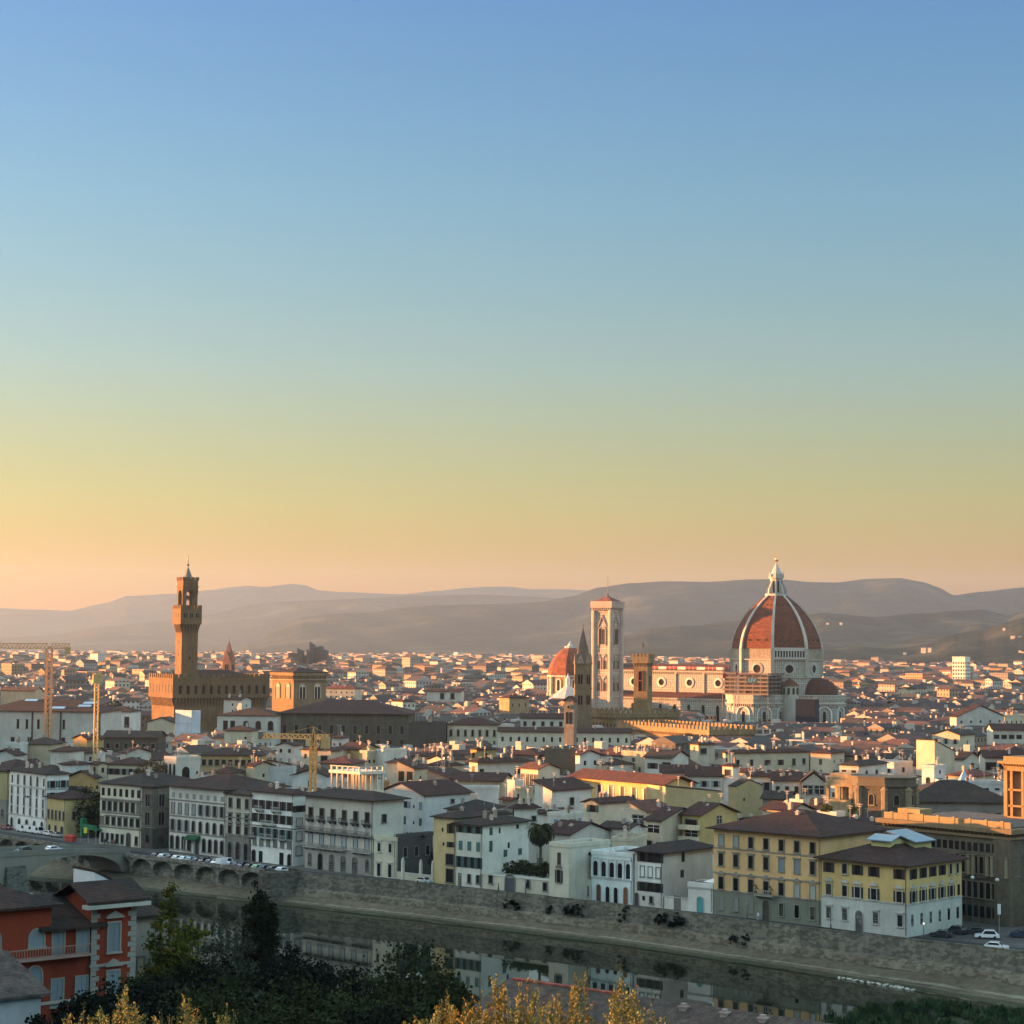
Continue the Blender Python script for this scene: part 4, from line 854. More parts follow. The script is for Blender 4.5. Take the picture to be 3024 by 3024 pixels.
# chapel dome (far left of the abbey tower)
q = at(1684, 1900, 1500); md = empty('chapel_dome', (q.x, q.y, 0), a35, 'smaller red octagonal dome with pale window frames, behind the abbey spire', 'dome')
b = MB(); b.prism(ngon(16.6, 8, PH), -1, 33); b.build('drum', PL, md, (.40,.20,.10)); b = MB(); b.prism(ngon(17.5, 8, PH), 32.4, 33.4); b.prism(ngon(17.2, 8, PH), 19, 19.6)
for p in ngon(16.7, 8, PH): b.prism(ngon(1.0, 4, 0, p), 19, 33)
b.build('pilaster', PL, md, (.58,.5,.4)); b = MB(); b.lathe([(17.3, 33.2), (16.9, 37), (15.7, 41), (13.7, 45), (10.8, 49), (7.4, 52.2), (3.8, 54.2)], 8, ph=PH); dd = b.build('dome', TI, md, (.22,.07,.035))
b = MB(); b.prism(ngon(4.3, 8, PH), 53.6, 55.4); b.prism(ngon(2.5, 8, PH), 55.4, 57, sc=.6); b.cone(ngon(1.4, 8), 57, 59.5); b.build('cap', PL, md, (.5,.48,.44))
for k in range(8):
    an = math.pi/4*k; loc = (16.6*.924*math.cos(an), 16.6*.924*math.sin(an), 22); b = MB(); b.arch(0, .05, -.2, 0, 2.6, 8.2); w = b.build('window', GL, md, (1,1,1), loc, an+R(90)); b = MB(); b.archring(0, .05, -.5, 0, 2.6, 8.2, 1.1); b.box(-2.4, 2.4, -.5, .05, -1, 0); b.build('frame', PL, w, (.62,.54,.44))
RES.append(([(q.x-20, q.y-20), (q.x+20, q.y-20), (q.x+20, q.y+20), (q.x-20, q.y+20)], q.y, 1612, 1700, 2056))
q = at(1678, 1900, 1385); bp = empty('baptistery', (q.x, q.y, 0), a35, 'white marble octagonal pyramid roof with small lantern, left of the marble bell tower', 'baptistery')
b = MB(); b.prism(ngon(13.8, 8, PH), -1, 18); uvm(b.build('wall', MA, bp, MARB)); b = MB(); b.cone(ngon(14.3, 8, PH), 18, 29); b.build('roof', PL, bp, (.5,.47,.42)); b = MB(); b.prism(ngon(1.6, 8), 26.5, 32); b.cone(ngon(1.9, 8), 32, 35.6); b.lathe([(.1,35.3),(.5,35.8),(.1,36.3)], 8); b.build('lantern', PL, bp, (.7,.66,.6))
RES.append(([(q.x-15, q.y-15), (q.x+15, q.y-15), (q.x+15, q.y+15), (q.x-15, q.y+15)], q.y, 1620, 1700, 2064))
q = at(1686, 1900, 800); bg_ = empty('bell_cote', (q.x, q.y, 0), R(-25), 'narrow grey bell cote with a gabled tile cap and paired arches', 'bell tower')
b = MB(); b.box(-2.1, 2.1, -1.6, 1.6, -1, 33); b.hexa([(-2.1,-1.6,33),(2.1,-1.6,33),(0,-1.6,34.8)], [(-2.1,1.6,33),(2.1,1.6,33),(0,1.6,34.8)]); b.box(-2.3, 2.3, -1.8, 1.8, 22.5, 22.9); b.build('wall', ST, bg_, (.26,.21,.16)); rb, _ = roofmesh(-2.1, 2.1, -1.6, 1.6, 33, 'gy', .6, .75); rb.build('roof', TI, bg_, ROOF)
for u in (-.8, .8): b = MB(); b.arch(u, -1.55, -1.7, 24, 1.1, 4.8); b.build('window', GL, bg_)
disc(bg_, 'window', (0, -1.6, 30.8), 0, .9, .6, PL, (.3,.26,.2)); RES.append(([(q.x-4, q.y-4), (q.x+4, q.y-4), (q.x+4, q.y+4), (q.x-4, q.y+4)], q.y, 1670, 1703, 2138))
q = at(677, 1900, 1500); sp_ = empty('brick_spire', (q.x, q.y, 0), R(-20), 'slim pink brick church spire in the haze right of the town hall tower', 'bell tower')
b = MB(); b.box(-3.5, 3.5, -3.5, 3.5, -1, 42.5); b.build('wall', ST, sp_, (.30,.15,.10)); b = MB(); b.cone([(-3.3,-3.3),(3.3,-3.3),(3.3,3.3),(-3.3,3.3)], 42.5, 57.5); b.tube((0,0,57), (0,0,59.8), .15); b.build('spire', ST, sp_, (.28,.13,.09))
for rz in (0, R(90), R(-90)):
    b = MB(); b.hexa([(-3,-3.9,42.5),(3,-3.9,42.5),(0,-3.9,49)], [(-3,0,42.5),(3,0,42.5),(0,0,49)]); b.build('gablet', ST, sp_, (.32,.16,.11), None, rz)
    for z in (35, 28): b = MB(); b.arch(-.9, -3.45, -3.6, z, 1.1, 4.4); b.arch(.9, -3.45, -3.6, z, 1.1, 4.4); b.build('window', GL, sp_, None, None, rz)
# modern courthouse slabs, far away
jc = at(905, 1900, 3300); js = 3300/FPX; jr = empty('courthouse', (jc.x, jc.y, 0), 0, 'cluster of jagged grey modern slabs with slanted tops on the far plain', 'courthouse')
for (x0, x1, l, r_, y0, y1) in ((845,853,1943,1942,10,40),(852,883,1928,1931,0,30),(882,896,1914,1921,-20,20),(897,912,1937,1937,10,50),(911,916,1917,1926,-30,0),(914,925,1895,1903,0,40),(924,947,1914,1908,10,60),(946,966,1921,1920,-10,30)):
    X0, X1 = (x0-905)*js, (x1-905)*js; zf = lambda y, x: 55-(y-1909+(1512-x)*.0087)*js
    b = MB(); b.hexa([(X0,y0,0),(X1,y0,0),(X1,y1,0),(X0,y1,0)], [(X0,y0,zf(l,x0)),(X1,y0,zf(r_,x1)),(X1,y1,zf(r_,x1)-2),(X0,y1,zf(l,x0)-2)]); b.build('slab', PL, jr, (.075,.065,.065))
# ---- cranes
def crane(loc, rz, mast, jib, cj, label, col=(.62,.32,.08), w=1.4, apex=5.5, th=1.0):
    root = empty('tower_crane', loc, rz, label, 'crane'); b = MB(); z = 0; e = w/2
    for sx in (-1, 1):
        for sy in (-1, 1): b.box(sx*e-.15*th, sx*e+.15*th, sy*e-.15*th, sy*e+.15*th, -1, mast)
    while z < mast-w:
        for sy in (-1, 1): b.tube((-e, sy*e, z), (e, sy*e, z+w), .1*th, n=4); b.tube((sy*e, -e, z), (sy*e, e, z+w), .1*th, n=4)
        z += w
    b.build('mast', PA, root, col); b = MB(); jh = w*.9
    for (x0, x1) in ((-jib, -.6), (.6, cj)):
        for y in (-.5, .5): b.tube((x0, y, mast+.3), (x1, y, mast+.3), .17*th, n=4)
        b.tube((x0, 0, mast+.3+jh), (x1, 0, mast+.3+jh), .17*th, n=4); n = int(abs(x1-x0)/1.7)+1
        for i in range(n):
            u0, u1 = x0+(x1-x0)*i/n, x0+(x1-x0)*(i+.5)/n; u2 = x0+(x1-x0)*(i+1)/n
            for y in (-.5, .5): b.tube((u0, y, mast+.3), (u1, 0, mast+.3+jh), .09*th, n=4); b.tube((u1, 0, mast+.3+jh), (u2, y, mast+.3), .09*th, n=4)
    b.build('jib', PA, root, col); b = MB()
    if apex > 1:
        b.tube((-.5, 0, mast), (0, 0, mast+apex), .13, n=4); b.tube((.5, 0, mast), (0, 0, mast+apex), .13, n=4); b.tube((0, 0, mast+apex), (-jib*.62, 0, mast+.3+jh), .06, n=4); b.tube((0, 0, mast+apex), (cj*.9, 0, mast+.3+jh), .06, n=4)
    else: b.box(-.7, .7, -.7, .7, mast, mast+1.5)
    b.build('tower_head', PA, root, col); b = MB(); b.box(cj-2.2, cj, -.8, .8, mast-2.2, mast+.9); b.build('counterweight', PL, root, (.5,.33,.14)); b = MB(); b.box(-1.9, -.8, -.8, .4, mast-1.6, mast+.2); b.build('cab', FA, root, (.5,.4,.25)); return root
q = at(925, 2200, 540); zt = zat(0, 2180, q); crane((q.x, q.y, 0), R(-14), zt-.5, 14.5, 4.6, 'sunlit yellow tower crane among the riverside roofs', w=1.3, apex=3.6, th=1.1)
RES.append(([(q.x-2, q.y-2), (q.x+2, q.y-2), (q.x+2, q.y+2), (q.x-2, q.y+2)], q.y, 915, 935, 2282))
q = at(144, 2000, 900); zt = zat(0, 1917, q); crane((q.x, q.y, 0), R(-2), zt, 40, 9.5, 'orange flat topped tower crane with boxy counterweight at the left edge', col=(.62,.30,.12), w=2.4, apex=.5, th=1.5)
q = at(285, 2100, 690); zt = zat(0, 2000, q); crane((q.x, q.y, 0), R(-160), zt, 2, 1.5, 'slim yellow tower crane with a short head, left of the town hall', col=(.55,.33,.1), w=1.3, apex=.5, th=1.2)
q = at(2176, 2000, 1262); zt = zat(0, 1993, q); cr = crane((q.x, q.y, 0), R(176), zt, 15, 9, 'pale lattice builders crane with red jib beside the cathedral dome', col=(.55,.38,.32), w=2.4, apex=.5)
for c_ in cr.children:
    if c_.name.startswith(('jib', 'counterweight', 'tower_head')): c_.color = (.42,.05,.035,1)
def text(par, s, size, loc, rot, col, name='lettering', m=None, ext=.05, sx=1.0):
    cu = bpy.data.curves.new(name, 'FONT'); cu.body = s; cu.size = size; cu.extrude = ext; cu.align_x = 'CENTER'; cu.align_y = 'CENTER'; cu.offset = size*.02
    tmp = bpy.data.objects.new('tmp', cu); COL.objects.link(tmp); bpy.context.view_layer.update(); me = bpy.data.meshes.new_from_object(tmp); bpy.data.objects.remove(tmp); bpy.data.curves.remove(cu)
    me.materials.clear(); me.materials.append(m or PA); o = bpy.data.objects.new(name, me); COL.objects.link(o); o.parent = par; o.location = loc; o.rotation_euler = rot; o.color = (*col, 1); o.scale = (sx, 1, 1); return o
text(cr, 'LIV', 3.6, (-9.5, 1.1, zt-3.4), (R(90), 0, R(180)), (.8,.7,.55)); b = MB(); b.box(-13, -6, .7, 1.0, zt-5.2, zt-1.4); b.build('sign_board', PA, cr, (.25,.2,.12))
# ------------------------------------------------------------------ riverside row, left to right
RV = {}
FH = 'frame+hood'; FP_ = 'frame+ped'
RV[1] = riverside(-70, 22, 2279, roof='hip', wall=(.36,.33,.17), depth=16, low=(8.2, (.23,.22,.19)), F=[(9.6, 3, .9, 1.5, 'plain', None, .0, .7), (3.2, 3, 1.2, 2.2, 'arch+frame')], chim=1, label='olive yellow house over a grey stone ground storey at the left edge of the quay', name='riverside_house')
h_ = riverside(24, 135, 2288, side_px=199, roof='hip', wall=WHITE, rc=ROOFD, pitch=.3, chim=3, name='hotel', label='white five storey hotel with dark lettering across its river front', cat='hotel', trim=(.40,.40,.37), bands=(4.4, 12.8),
    F=[(13.5, 1, .85, 2.3, 'plain', None, .02, .14), (13.4, 4, 1.0, 2.7, 'arch+frame', None, .16, .84), (13.5, 1, .85, 2.3, 'plain', None, .86, .98), (10.5, 6, .85, 2.0, 'frame'), (7.4, 6, .85, 2.4, 'frame'), (4.9, 6, .85, 1.9, 'frame'), (0, 5, 1.5, 3.4, 'arch+frame')], Rr=[(13.2, 2, 1.6, 2.0, 'frame+open', SHG), (9.8, 2, 1.6, 2.0, 'frame+open', SHG)])
hh = [c for c in h_.children if c.name.startswith('wall')][0]; wl_ = -min(v.co.x for v in hh.data.vertices)
text(h_, 'HOTEL  BALESTRI', .78, (-wl_*.50, -.12, 10.0), (R(90), 0, 0), (.07,.08,.08), 'hotel_sign', ext=.04, sx=.78)
RV[3] = riverside(137, 192, 2361, roof='hip', wall=(.50,.40,.19), rc=ROOF, depth=10, F=[(4.8, 5, .8, 2.4, 'frame'), (.2, 3, 1.2, 2.8, 'arch+frame')], Rr=[(5, 2, .8, 2.2, 'frame')], label='low yellow house with five tall upper windows beside the white hotel', name='riverside_house')
P = G(205, 2335, 12); house(P, R(42), 4.5, 6, 12, 'hip', (.42,.36,.2), ROOFD, F=[(8.4, 1, 1, 2.2, 'frame')], label='small yellow turret room between the white hotel and the dark trees', name='turret_house', res=True)
RV[5] = riverside(293, 415, 2322, roof='hip', wall=(.60,.55,.42), rc=ROOFD, depth=22, pitch=.3, chim=3, bands=(4.7, 8.6, 12.4), name='riverside_palace', cat='palace', label='cream palace of seven bays with dark windows, right of the dark trees',
    F=[(13.2, 7, 1.15, 2.1, 'plain'), (9.2, 6, 1.35, 2.5, 'frame+hood', None, .03, .87), (9.2, 1, 1.2, 2.5, 'shut+frame+hood', (.14,.13,.10), .87, 1), (5.4, 6, 1.3, 2.1, 'frame+hood', None, .12, 1.0), (5.4, 1, 1.3, 2.1, 'shut+frame', (.14,.13,.10), 0, .12), (.6, 5, 1.0, 2.4, 'frame', None, .02, .62), (0, 1, 1.6, 3.6, 'arch+frame+door', SHB, .62, .8), (.6, 1, 1.0, 2.2, 'frame', None, .8, 1)])
RV[6] = riverside(417, 451, 2325, side_px=497, roof='hip', wall=(.17,.145,.11), rc=ROOFD, wm=ST, low=(5.4, (.09,.085,.07), ST), bands=(5.6, 10.6), name='riverside_house', label='brown stone corner house with paired gothic windows on the quay',
    F=[(11.2, 1, 1.7, 3.2, 'bifora+frame'), (6.2, 1, 1.7, 3.4, 'bifora+frame'), (1.6, 1, 1.2, 2.0, 'plain')], Rr=[(11.2, 1, 1.9, 3.2, 'bifora+frame'), (6.2, 1, 1.9, 3.4, 'bifora+frame'), (1, 1, 2, 2.6, 'plain')])
RV[7] = riverside(499, 664, 2334, roof='hip', wall=(.62,.60,.53), rc=ROOF, depth=20, pitch=.28, oh=1.2, chim=2, bands=(5.2, 9.4, 13.6), name='riverside_palace', cat='palace', label='long white palace with curved pediments over tall windows and a green canopy',
    F=[(14.2, 8, 1.15, 1.3, 'shut', SHGY), (10.2, 4, 1.2, 2.6, 'shut+frame', SHGY, 0, .5), (10.2, 4, 1.2, 2.6, 'frame+open', SHGY, .5, 1), (5.7, 3, 1.2, 2.8, 'arch+frame+open', SHGY, 0, .375), (5.7, 5, 1.2, 2.8, 'arch+frame', None, .375, 1), (.8, 4, 1.3, 3.4, 'arch+frame', None, 0, .42), (0, 1, 1.8, 4, 'arch+frame+door', BLK, .42, .58), (.8, 4, 1.3, 3.4, 'arch+frame', None, .58, 1)])
RV[8] = riverside(666, 739, 2350, roof='shy', wall=(.56,.52,.42), rc=ROOFD, depth=10, pitch=.22, low=(6.0, (.20,.185,.16), ST), bands=(6.2, 10.5), name='riverside_house', label='narrow cream house of three bays above a rusticated brown ground storey',
    F=[(13.0, 3, 1.2, 2.4, 'frame'), (8.6, 3, 1.2, 2.7, 'frame+hood'), (8.6-2.6, 3, 1.45, 2.5, 'frame+ped'), (0, 1, 1.5, 4.2, 'arch+frame', None, .02, .33), (0, 1, 1.6, 4.4, 'arch+frame', None, .34, .66), (0, 1, 1.5, 4.2, 'arch+frame+door', (.06,.055,.05), .67, .98)])
RV[9] = riverside(741, 864, 2346, side_px=899, roof='hip', wall=(.66,.67,.62), rc=ROOF, pitch=.30, oh=1.1, chim=2, bands=(9.1,), name='riverside_house', label='bright white house with rows of dark shutters and small balconies on the quay',
    F=[(13.4, 6, 1.15, 2.2, 'open', BLK), (10.0, 6, 1.15, 2.2, 'open', BLK), (6.4, 6, 1.15, 2.3, 'open', (.02,.07,.07)), (4.3, 6, 1.1, 1.8, 'shut+sill', (.13,.14,.12)), (0, 1, 1.3, 2.9, 'arch+frame', None, 0, .14), (0, 1, 1.5, 2.8, 'plain', None, .15, .32), (0, 1, 1.6, 3, 'plain', None, .65, .82), (0, 1, 1.2, 2.8, 'arch+frame', None, .85, 1)], Rr=[(13.2, 1, 2.2, 1.6, 'open', BLK), (9.8, 1, 1.8, 1.9, 'shut+frame', (.5,.5,.46)), (6.2, 1, 1.8, 2.1, 'shut+frame', (.5,.5,.46)), (2.6, 1, 1.8, 2.2, 'shut+frame', (.5,.5,.46))])
def balcony(root, x0, x1, z, d=1.0, col=TRIM, open_=False):
    b = MB(); b.box(x0, x1, -d, 0, z-.22, z); b.box(x0, x1, -d, -d+.12, z+.85, z+1.0)
    n = int((x1-x0)/.45); 
    for i in range(n+1): u = x0+(x1-x0-.1)*i/n; b.box(u, u+.1, -d+.02, -d+.1, z, z+.85)
    for i in range(max(2, int((x1-x0)/2))): u = x0+.2+(x1-x0-.6)*i/max(1, int((x1-x0)/2)-1); b.hexa([(u, -.15, z-.8), (u+.25, -.15, z-.8), (u+.25, 0, z-.8), (u, 0, z-.8)], [(u, -d+.1, z-.22), (u+.25, -d+.1, z-.22), (u+.25, 0, z-.22), (u, 0, z-.22)])
    return b.build('balcony', PL, root, col)
W9 = (onlines(864, FL)-onlines(741, FL)).length
for q0, q1, z in ((.12, .30, 13.2), (.52, .72, 13.2), (.28, .60, 9.7), (.0, .12, 6.3), (.26, .58, 6.3), (.7, .86, 6.3)): balcony(RV[9], -W9*(1-q0), -W9*(1-q1), z, .9, (.35,.35,.32))
RV[10] = riverside(900, 1100, 2366, side_px=1190, roof='hip', wall=(.48,.45,.38), rc=ROOFD, pitch=.27, oh=1.3, bands=(5.3, 9.3), name='riverside_palace', cat='palace', low=(5.2, (.30,.285,.25)), label='grey balconied palace with a pillared rooftop lookout and six pedimented windows',
    F=[(12.6, 6, 1.5, 2.3, 'frame'), (9.5, 6, 1.5, 2.5, 'shut', (.26,.27,.26)), (6.2, 6, 1.3, 2.5, 'shut+frame+ped', (.25,.30,.33)), (.8, 1, 1.1, 2.9, 'arch+frame', None, 0, .15), (0, 4, 1.6, 3.9, 'arch+frame', None, .15, .83), (.8, 1, 1.1, 2.9, 'arch+frame', None, .85, 1)], Rr=[(12.4, 1, 1.4, 2.0, 'frame', None, .2, .5), (8.0, 1, .9, 1.0, 'plain', None, .2, .5)])
W10 = (onlines(1100, FL)-onlines(900, FL)).length
balcony(RV[10], -W10, 0, 9.4, 1.2); balcony(RV[10], -W10, -W10*.62, 5.4, 1.0, (.33,.32,.28)); balcony(RV[10], -W10*.7, -W10*.38, 5.4, 1.1, (.33,.32,.28)); balcony(RV[10], -W10*.28, 0, 5.4, 1.1, (.33,.32,.28))
for i in range(6): balcony(RV[10], -W10+W10*(i+.5)/6-1.2, -W10+W10*(i+.5)/6+1.2, 12.1, .9, (.05,.05,.05))
# rooftop lookout: a pillared box standing on that palace
def lookout(C, a, wL, wR, z0, z1, label, col, nF=5, nR=4, name='rooftop_lookout', base=None):
    root = empty(name, (C[0], C[1], z0), -a, label, 'roof terrace'); h = z1-z0; b = MB(); b.box(-wL, 0, 0, wR, -2.2, 1.1); b.build('parapet', PL, root, col); b = MB(); b.box(-wL-.3, .3, -.3, wR+.3, h-1.0, h-.3); b.build('entablature', PL, root, col)
    b = MB()
    for i in range(nF+1): u = -wL+.35+(wL-.7)*i/nF; b.box(u-.22, u+.22, 0, .44, 1.1, h-1.0); b.box(u-.2, u+.2, -.1, .3, h-.3, h+.9)
    for i in range(1, nR+1): v = .35+(wR-.7)*i/nR; b.box(-.44, 0, v-.22, v+.22, 1.1, h-1.0); b.box(-.3, .1, v-.2, v+.2, h-.3, h+.9)
    for i in range(nR+1): v = .35+(wR-.7)*i/nR; b.box(-wL, -wL+.44, v-.2, v+.2, 1.1, h-1.0)
    b.build('pillars', PL, root, col); b = MB(); b.box(-wL-.1, .1, -.1, .05, h+.75, h+.95); b.box(-.05, .1, .05, wR, h+.75, h+.95); b.build('rail', PL, root, col)
    b = MB(); b.box(-wL*.75, -wL*.2, wR*.45, wR*.9, 1.1, h-1.0); b.build('stair_room', PL, root, (col[0]*.9, col[1]*.8, col[2]*.7)); return root
q = G(1062, 2356, 16.2); a = R(43); C = (q.x, q.y)
zt = zat(0, 2276, q.xy); lookout(C, a, span(C, a, 972, 'L'), span(C, a, 1131, 'R'), 16.8, zt, 'cream pillared rooftop lookout catching the sun on the grey palace', (.66,.56,.43))
RV[11] = riverside(1103, 1168, 2484, roof='flat', wall=(.55,.52,.38), depth=7, trim=(.52,.50,.44), F=[(6.0, 2, .95, 2.0, 'frame+ped'), (0.2, 2, 1.1, 3.0, 'frame+hood')], label='small cream two storey house with a planted roof terrace beside the grey palace', name='riverside_house')
RV[12] = spec(1169, 1180, 1277, 2475, 9.5, 44, 8, roof='flat', wall=(.08,.08,.075), Rr=[(5, 3, 1.1, 2.2, 'frame')], label='dark grey recessed house behind the garden wall with stone posts', name='garden_house')
RV[13] = riverside(1279, 1345, 2418, roof='hip', wall=(.56,.44,.22), rc=ROOFD, depth=13, pitch=.3, chim=1, name='riverside_house', label='narrow ochre yellow house with brown shutters between garden and green shuttered house',
    F=[(11.8, 1, 1.2, 2.2, 'open', SHB, .55, 1), (12, 1, .5, .9, 'plain', None, .3, .5), (8.6, 1, 1.2, 1.2, 'open', SHB, .55, 1), (8.8, 1, .5, .8, 'plain', None, .35, .55), (4.6, 1, 2.4, 2.4, 'frame', None, .5, 1), (.6, 1, 2.2, 3.0, 'frame+sill', None, .5, 1)])
RV[14] = riverside(1346, 1424, 2439, side_px=1560, roof='hip', wall=(.60,.59,.50), rc=ROOFD, pitch=.26, oh=1.0, chim=3, name='riverside_house', label='cream white corner house with green shutters and blank long side wall',
    F=[(12.2, 3, 1.2, 1.6, 'open', SHG), (8.2, 3, 1.1, 2.1, 'shut', (.03,.12,.10)), (4.3, 4, .95, 2.5, 'open', SHG), (1.0, 2, .8, 1.8, 'frame', None, .35, 1), (0, 1, 1.0, 3.0, 'door', (.15,.11,.08), 0, .3)],
    Rr=[(11.8, 1, 1.1, 1.7, 'shut', SHG, .05, .3), (12, 1, .6, 1.3, 'plain', None, .3, .42), (12.6, 1, .9, 1, 'plain', None, .68, .82), (8, 1, 1.1, 2.5, 'shut', SHG, .05, .3), (8.4, 1, .7, 1.3, 'plain', None, .5, .62), (6.5, 1, 1.3, 1.6, 'shut', SHG, .38, .6), (6.5, 1, 1.3, 1.5, 'shut', SHG, .72, .9)])
def lowwall(xl, xr, ytop, label, name='garden_wall', depth=.5, col=(.60,.57,.44), wins=(), cat='wall', cope=True, roofed=False):
    A, B = onlines(xl, FL), onlines(xr, FL); d = B-A; a = math.atan2(-d.y, d.x); h = zat(0, ytop, B); root = empty(name, (B.x, B.y, 0), -a, label, cat); L_ = d.length
    b = MB(); b.box(-L_, 0, 0, depth, -.5, h); b.build('wall', PL, root, col)
    if cope: b = MB(); b.box(-L_, 0, -.12, depth+.1, h, h+.16); b.build('coping', PL, root, (.45,.43,.36))
    for q0, z, w, hh, st, c in wins: window(root, 'F', -L_*(1-q0), z, w, hh, st, sh=c)
    reserve([tuple(A), tuple(B), (B.x+5, B.y+6), (A.x+5, A.y+6)]); return root, L_, h
lowwall(1416, 1680, 2609, 'long cream garden wall with an arched iron gate under the hedge', depth=7, wins=[(.13, 1.4, 1.0, 1.7, 'frame', SHB), (.35, 0, 2.6, 3.8, 'arch+frame+door', (.06,.06,.075)), (.55, 1.2, 1.0, 1.7, 'frame', SHB), (.74, 1.0, 1.0, 1.7, 'frame', SHB), (.88, 1.2, .5, .8, 'plain', SHB), (.96, .7, .9, 1.8, 'frame', SHB)])
lowwall(1681, 1746, 2598, 'low cream wall with two windows and a narrow door next to the white ornate palazzo', depth=6, wins=[(.14, 0, .9, 3, 'door', BLK), (.4, 1.1, .9, 1.8, 'frame', SHB), (.8, 1.0, .9, 1.8, 'frame', SHB)])
lowwall(1170, 1278, 2588, 'low cream wall with stone posts before the dark garden, left of the ochre house', col=(.5,.47,.36))
for x in (1183, 1236, 1272): P = onlines(x, FL); b = MB(); b.box(-.3, .3, -.3, .3, 0, 4.4); b.lathe([(.3, 4.4), (.3, 4.8), (.1, 5.1)], 8); o = b.build('gate_post', PL, None, (.52,.5,.42), (P.x+.5, P.y-.3, 0), R(-42)); tag(o, {1183: 'round topped pale stone post, leftmost of the three by the dark garden', 1236: 'round topped pale stone post, middle of the three by the dark garden', 1272: 'round topped pale stone post against the ochre house wall'}[x], 'post', 'stone posts of the dark garden')
RV[15] = spec(1622, 1680, 1800, 2504, 11.6, 44, 14, roof='flat', wall=(.56,.53,.42), vb=2600, F=[(7.6, 1, 1.0, 2.8, 'shut', BLK), (4.0, 1, 1.1, 2.6, 'open+frame+ped', BLK)], Rr=[(9.5, 1, .7, .7, 'plain', None, .4, .6)], label='tall beige house with one dark window, right of the palm', name='garden_house')
RV[16] = riverside(1747, 1868, 2533, roof='flat', wall=(.66,.70,.66), depth=12, trim=(.62,.65,.60), bands=(5.0, 9.2), name='riverside_palazzo', cat='palace', label='small ornate pale blue white palazzo with five arched windows over arched doors',
    F=[(5.4, 5, 1.25, 3.2, 'arch+frame', SHBL), (0, 1, 1.3, 3.6, 'arch+frame+door', (.12,.045,.025), .08, .28), (0, 2, 1.1, 3.3, 'arch+frame', None, .30, .70), (0, 1, 1.3, 3.6, 'arch+frame+door', (.20,.07,.03), .74, .94)])
W16 = (onlines(1868, FL)-onlines(1747, FL)).length; b = MB()
for i in range(6): u = -W16+.25+(W16-.5)*i/5; b.box(u-.2, u+.2, -.35, 0, 5.1, 9.1)
b.hexa([(-W16*.62, -.2, 10.4), (-W16*.38, -.2, 10.4), (-W16*.5, -.2, 11.6)], [(-W16*.62, .1, 10.4), (-W16*.38, .1, 10.4), (-W16*.5, .1, 11.6)]); b.build('pilasters', PL, RV[16], (.70,.72,.68))
RV[17] = riverside(1874, 1957, 2521, roof='hip', side_px=2104, wall=(.52,.48,.42), rc=ROOFD, pitch=.34, oh=1.1, name='riverside_house', label='house with white painted middle floors, dark shutters and a bare mauve side wall',
    F=[(9.4, 3, 1.35, 1.9, 'open', SHB, .14, .98), (6.3, 3, 1.0, 2.1, 'frame', None, .14, .98), (2.4+.8, 3, 1.35, 1.9, 'open', SHB, .14, .98), (1.2, 1, .7, 1, 'plain', None, .25, .4), (.8, 1, .8, 1.4, 'frame', None, .5, .7), (0, 1, .9, 2.6, 'arch+frame+door', SHB, .0, .16)], Rr=[(9.2, 1, 1.1, 2.2, 'arch', None, .3, .5), (5.9, 1, 1.2, 1.6, 'shut', BLK, .28, .48)])
b = MB(); W17 = (onlines(1957, FL)-onlines(1874, FL)).length; b.box(-W17*.87, -.3, -.05, .1, 5.3, 9.2); b.build('white_panel', PL, RV[17], (.66,.68,.62))
lowwall(1962, 2032, 2655, 'white garden wall with a grey timber gate beside the mauve wall', col=(.62,.6,.52), wins=[(.55, 0, 1.8, 3.0, 'door', (.12,.11,.10))])
RV[18] = riverside(2032, 2105, 2624, roof='flat', wall=(.66,.65,.58), depth=6, bands=(5.0,), trim=(.45,.44,.4), F=[(0, 1, 1.5, 3.2, 'arch+frame+door', (.05,.24,.25))], label='small white garden house with a turquoise arched door and roof terrace', name='garden_house')
RV[19] = riverside(2108, 2424, 2473, roof='hip', wall=YEL, rc=ROOF, depth=24, pitch=.30, oh=1.3, chim=2, trim=(.24,.23,.19), low=(4.9, (.21,.22,.17)), bands=(5.0, 8.6, 13.7), name='riverside_palace', cat='palace', label='big golden yellow palace with seven bays, pediments and a central balcony', vb=2480,
    F=[(14.2, 2, 1.15, 2.2, 'shut+frame', (.22,.27,.27), 0, .286), (14.2, 5, 1.15, 2.2, 'frame', None, .286, 1), (10.1, 4, 1.15, 2.5, 'frame+hood', None, 0, .571), (10.1, 2, 1.15, 2.5, 'shut+frame+hood', (.17,.21,.26), .571, .857), (10.1, 1, 1.15, 2.5, 'frame+hood', None, .857, 1), (5.3, 5, 1.2, 2.5, 'frame+ped', None, 0, .714), (5.3, 2, 1.2, 2.5, 'shut+frame+ped', (.28,.31,.28), .714, 1), (1.2, 3, 1.05, 2.5, 'shut+frame', (.17,.19,.17), 0, .4286), (0, 1, 1.6, 4.0, 'arch+frame+door', (.10,.08,.06), .4286, .571), (1.2, 3, 1.05, 2.5, 'frame', None, .571, 1)])
W19 = (onlines(2424, FL)-onlines(2108, FL)).length; balcony(RV[19], -W19*.585, -W19*.415, 5.1, 1.3, (.34,.33,.28))
for sx_ in (-.57, -.43):
    o = link('balcony_plant', leafmesh('balcony_plant', [(0,0,.8,.5,.4,.9)], 260, .16, GD, seed=4), RV[19], (1,1,1), (W19*sx_, -1.0, 5.4))
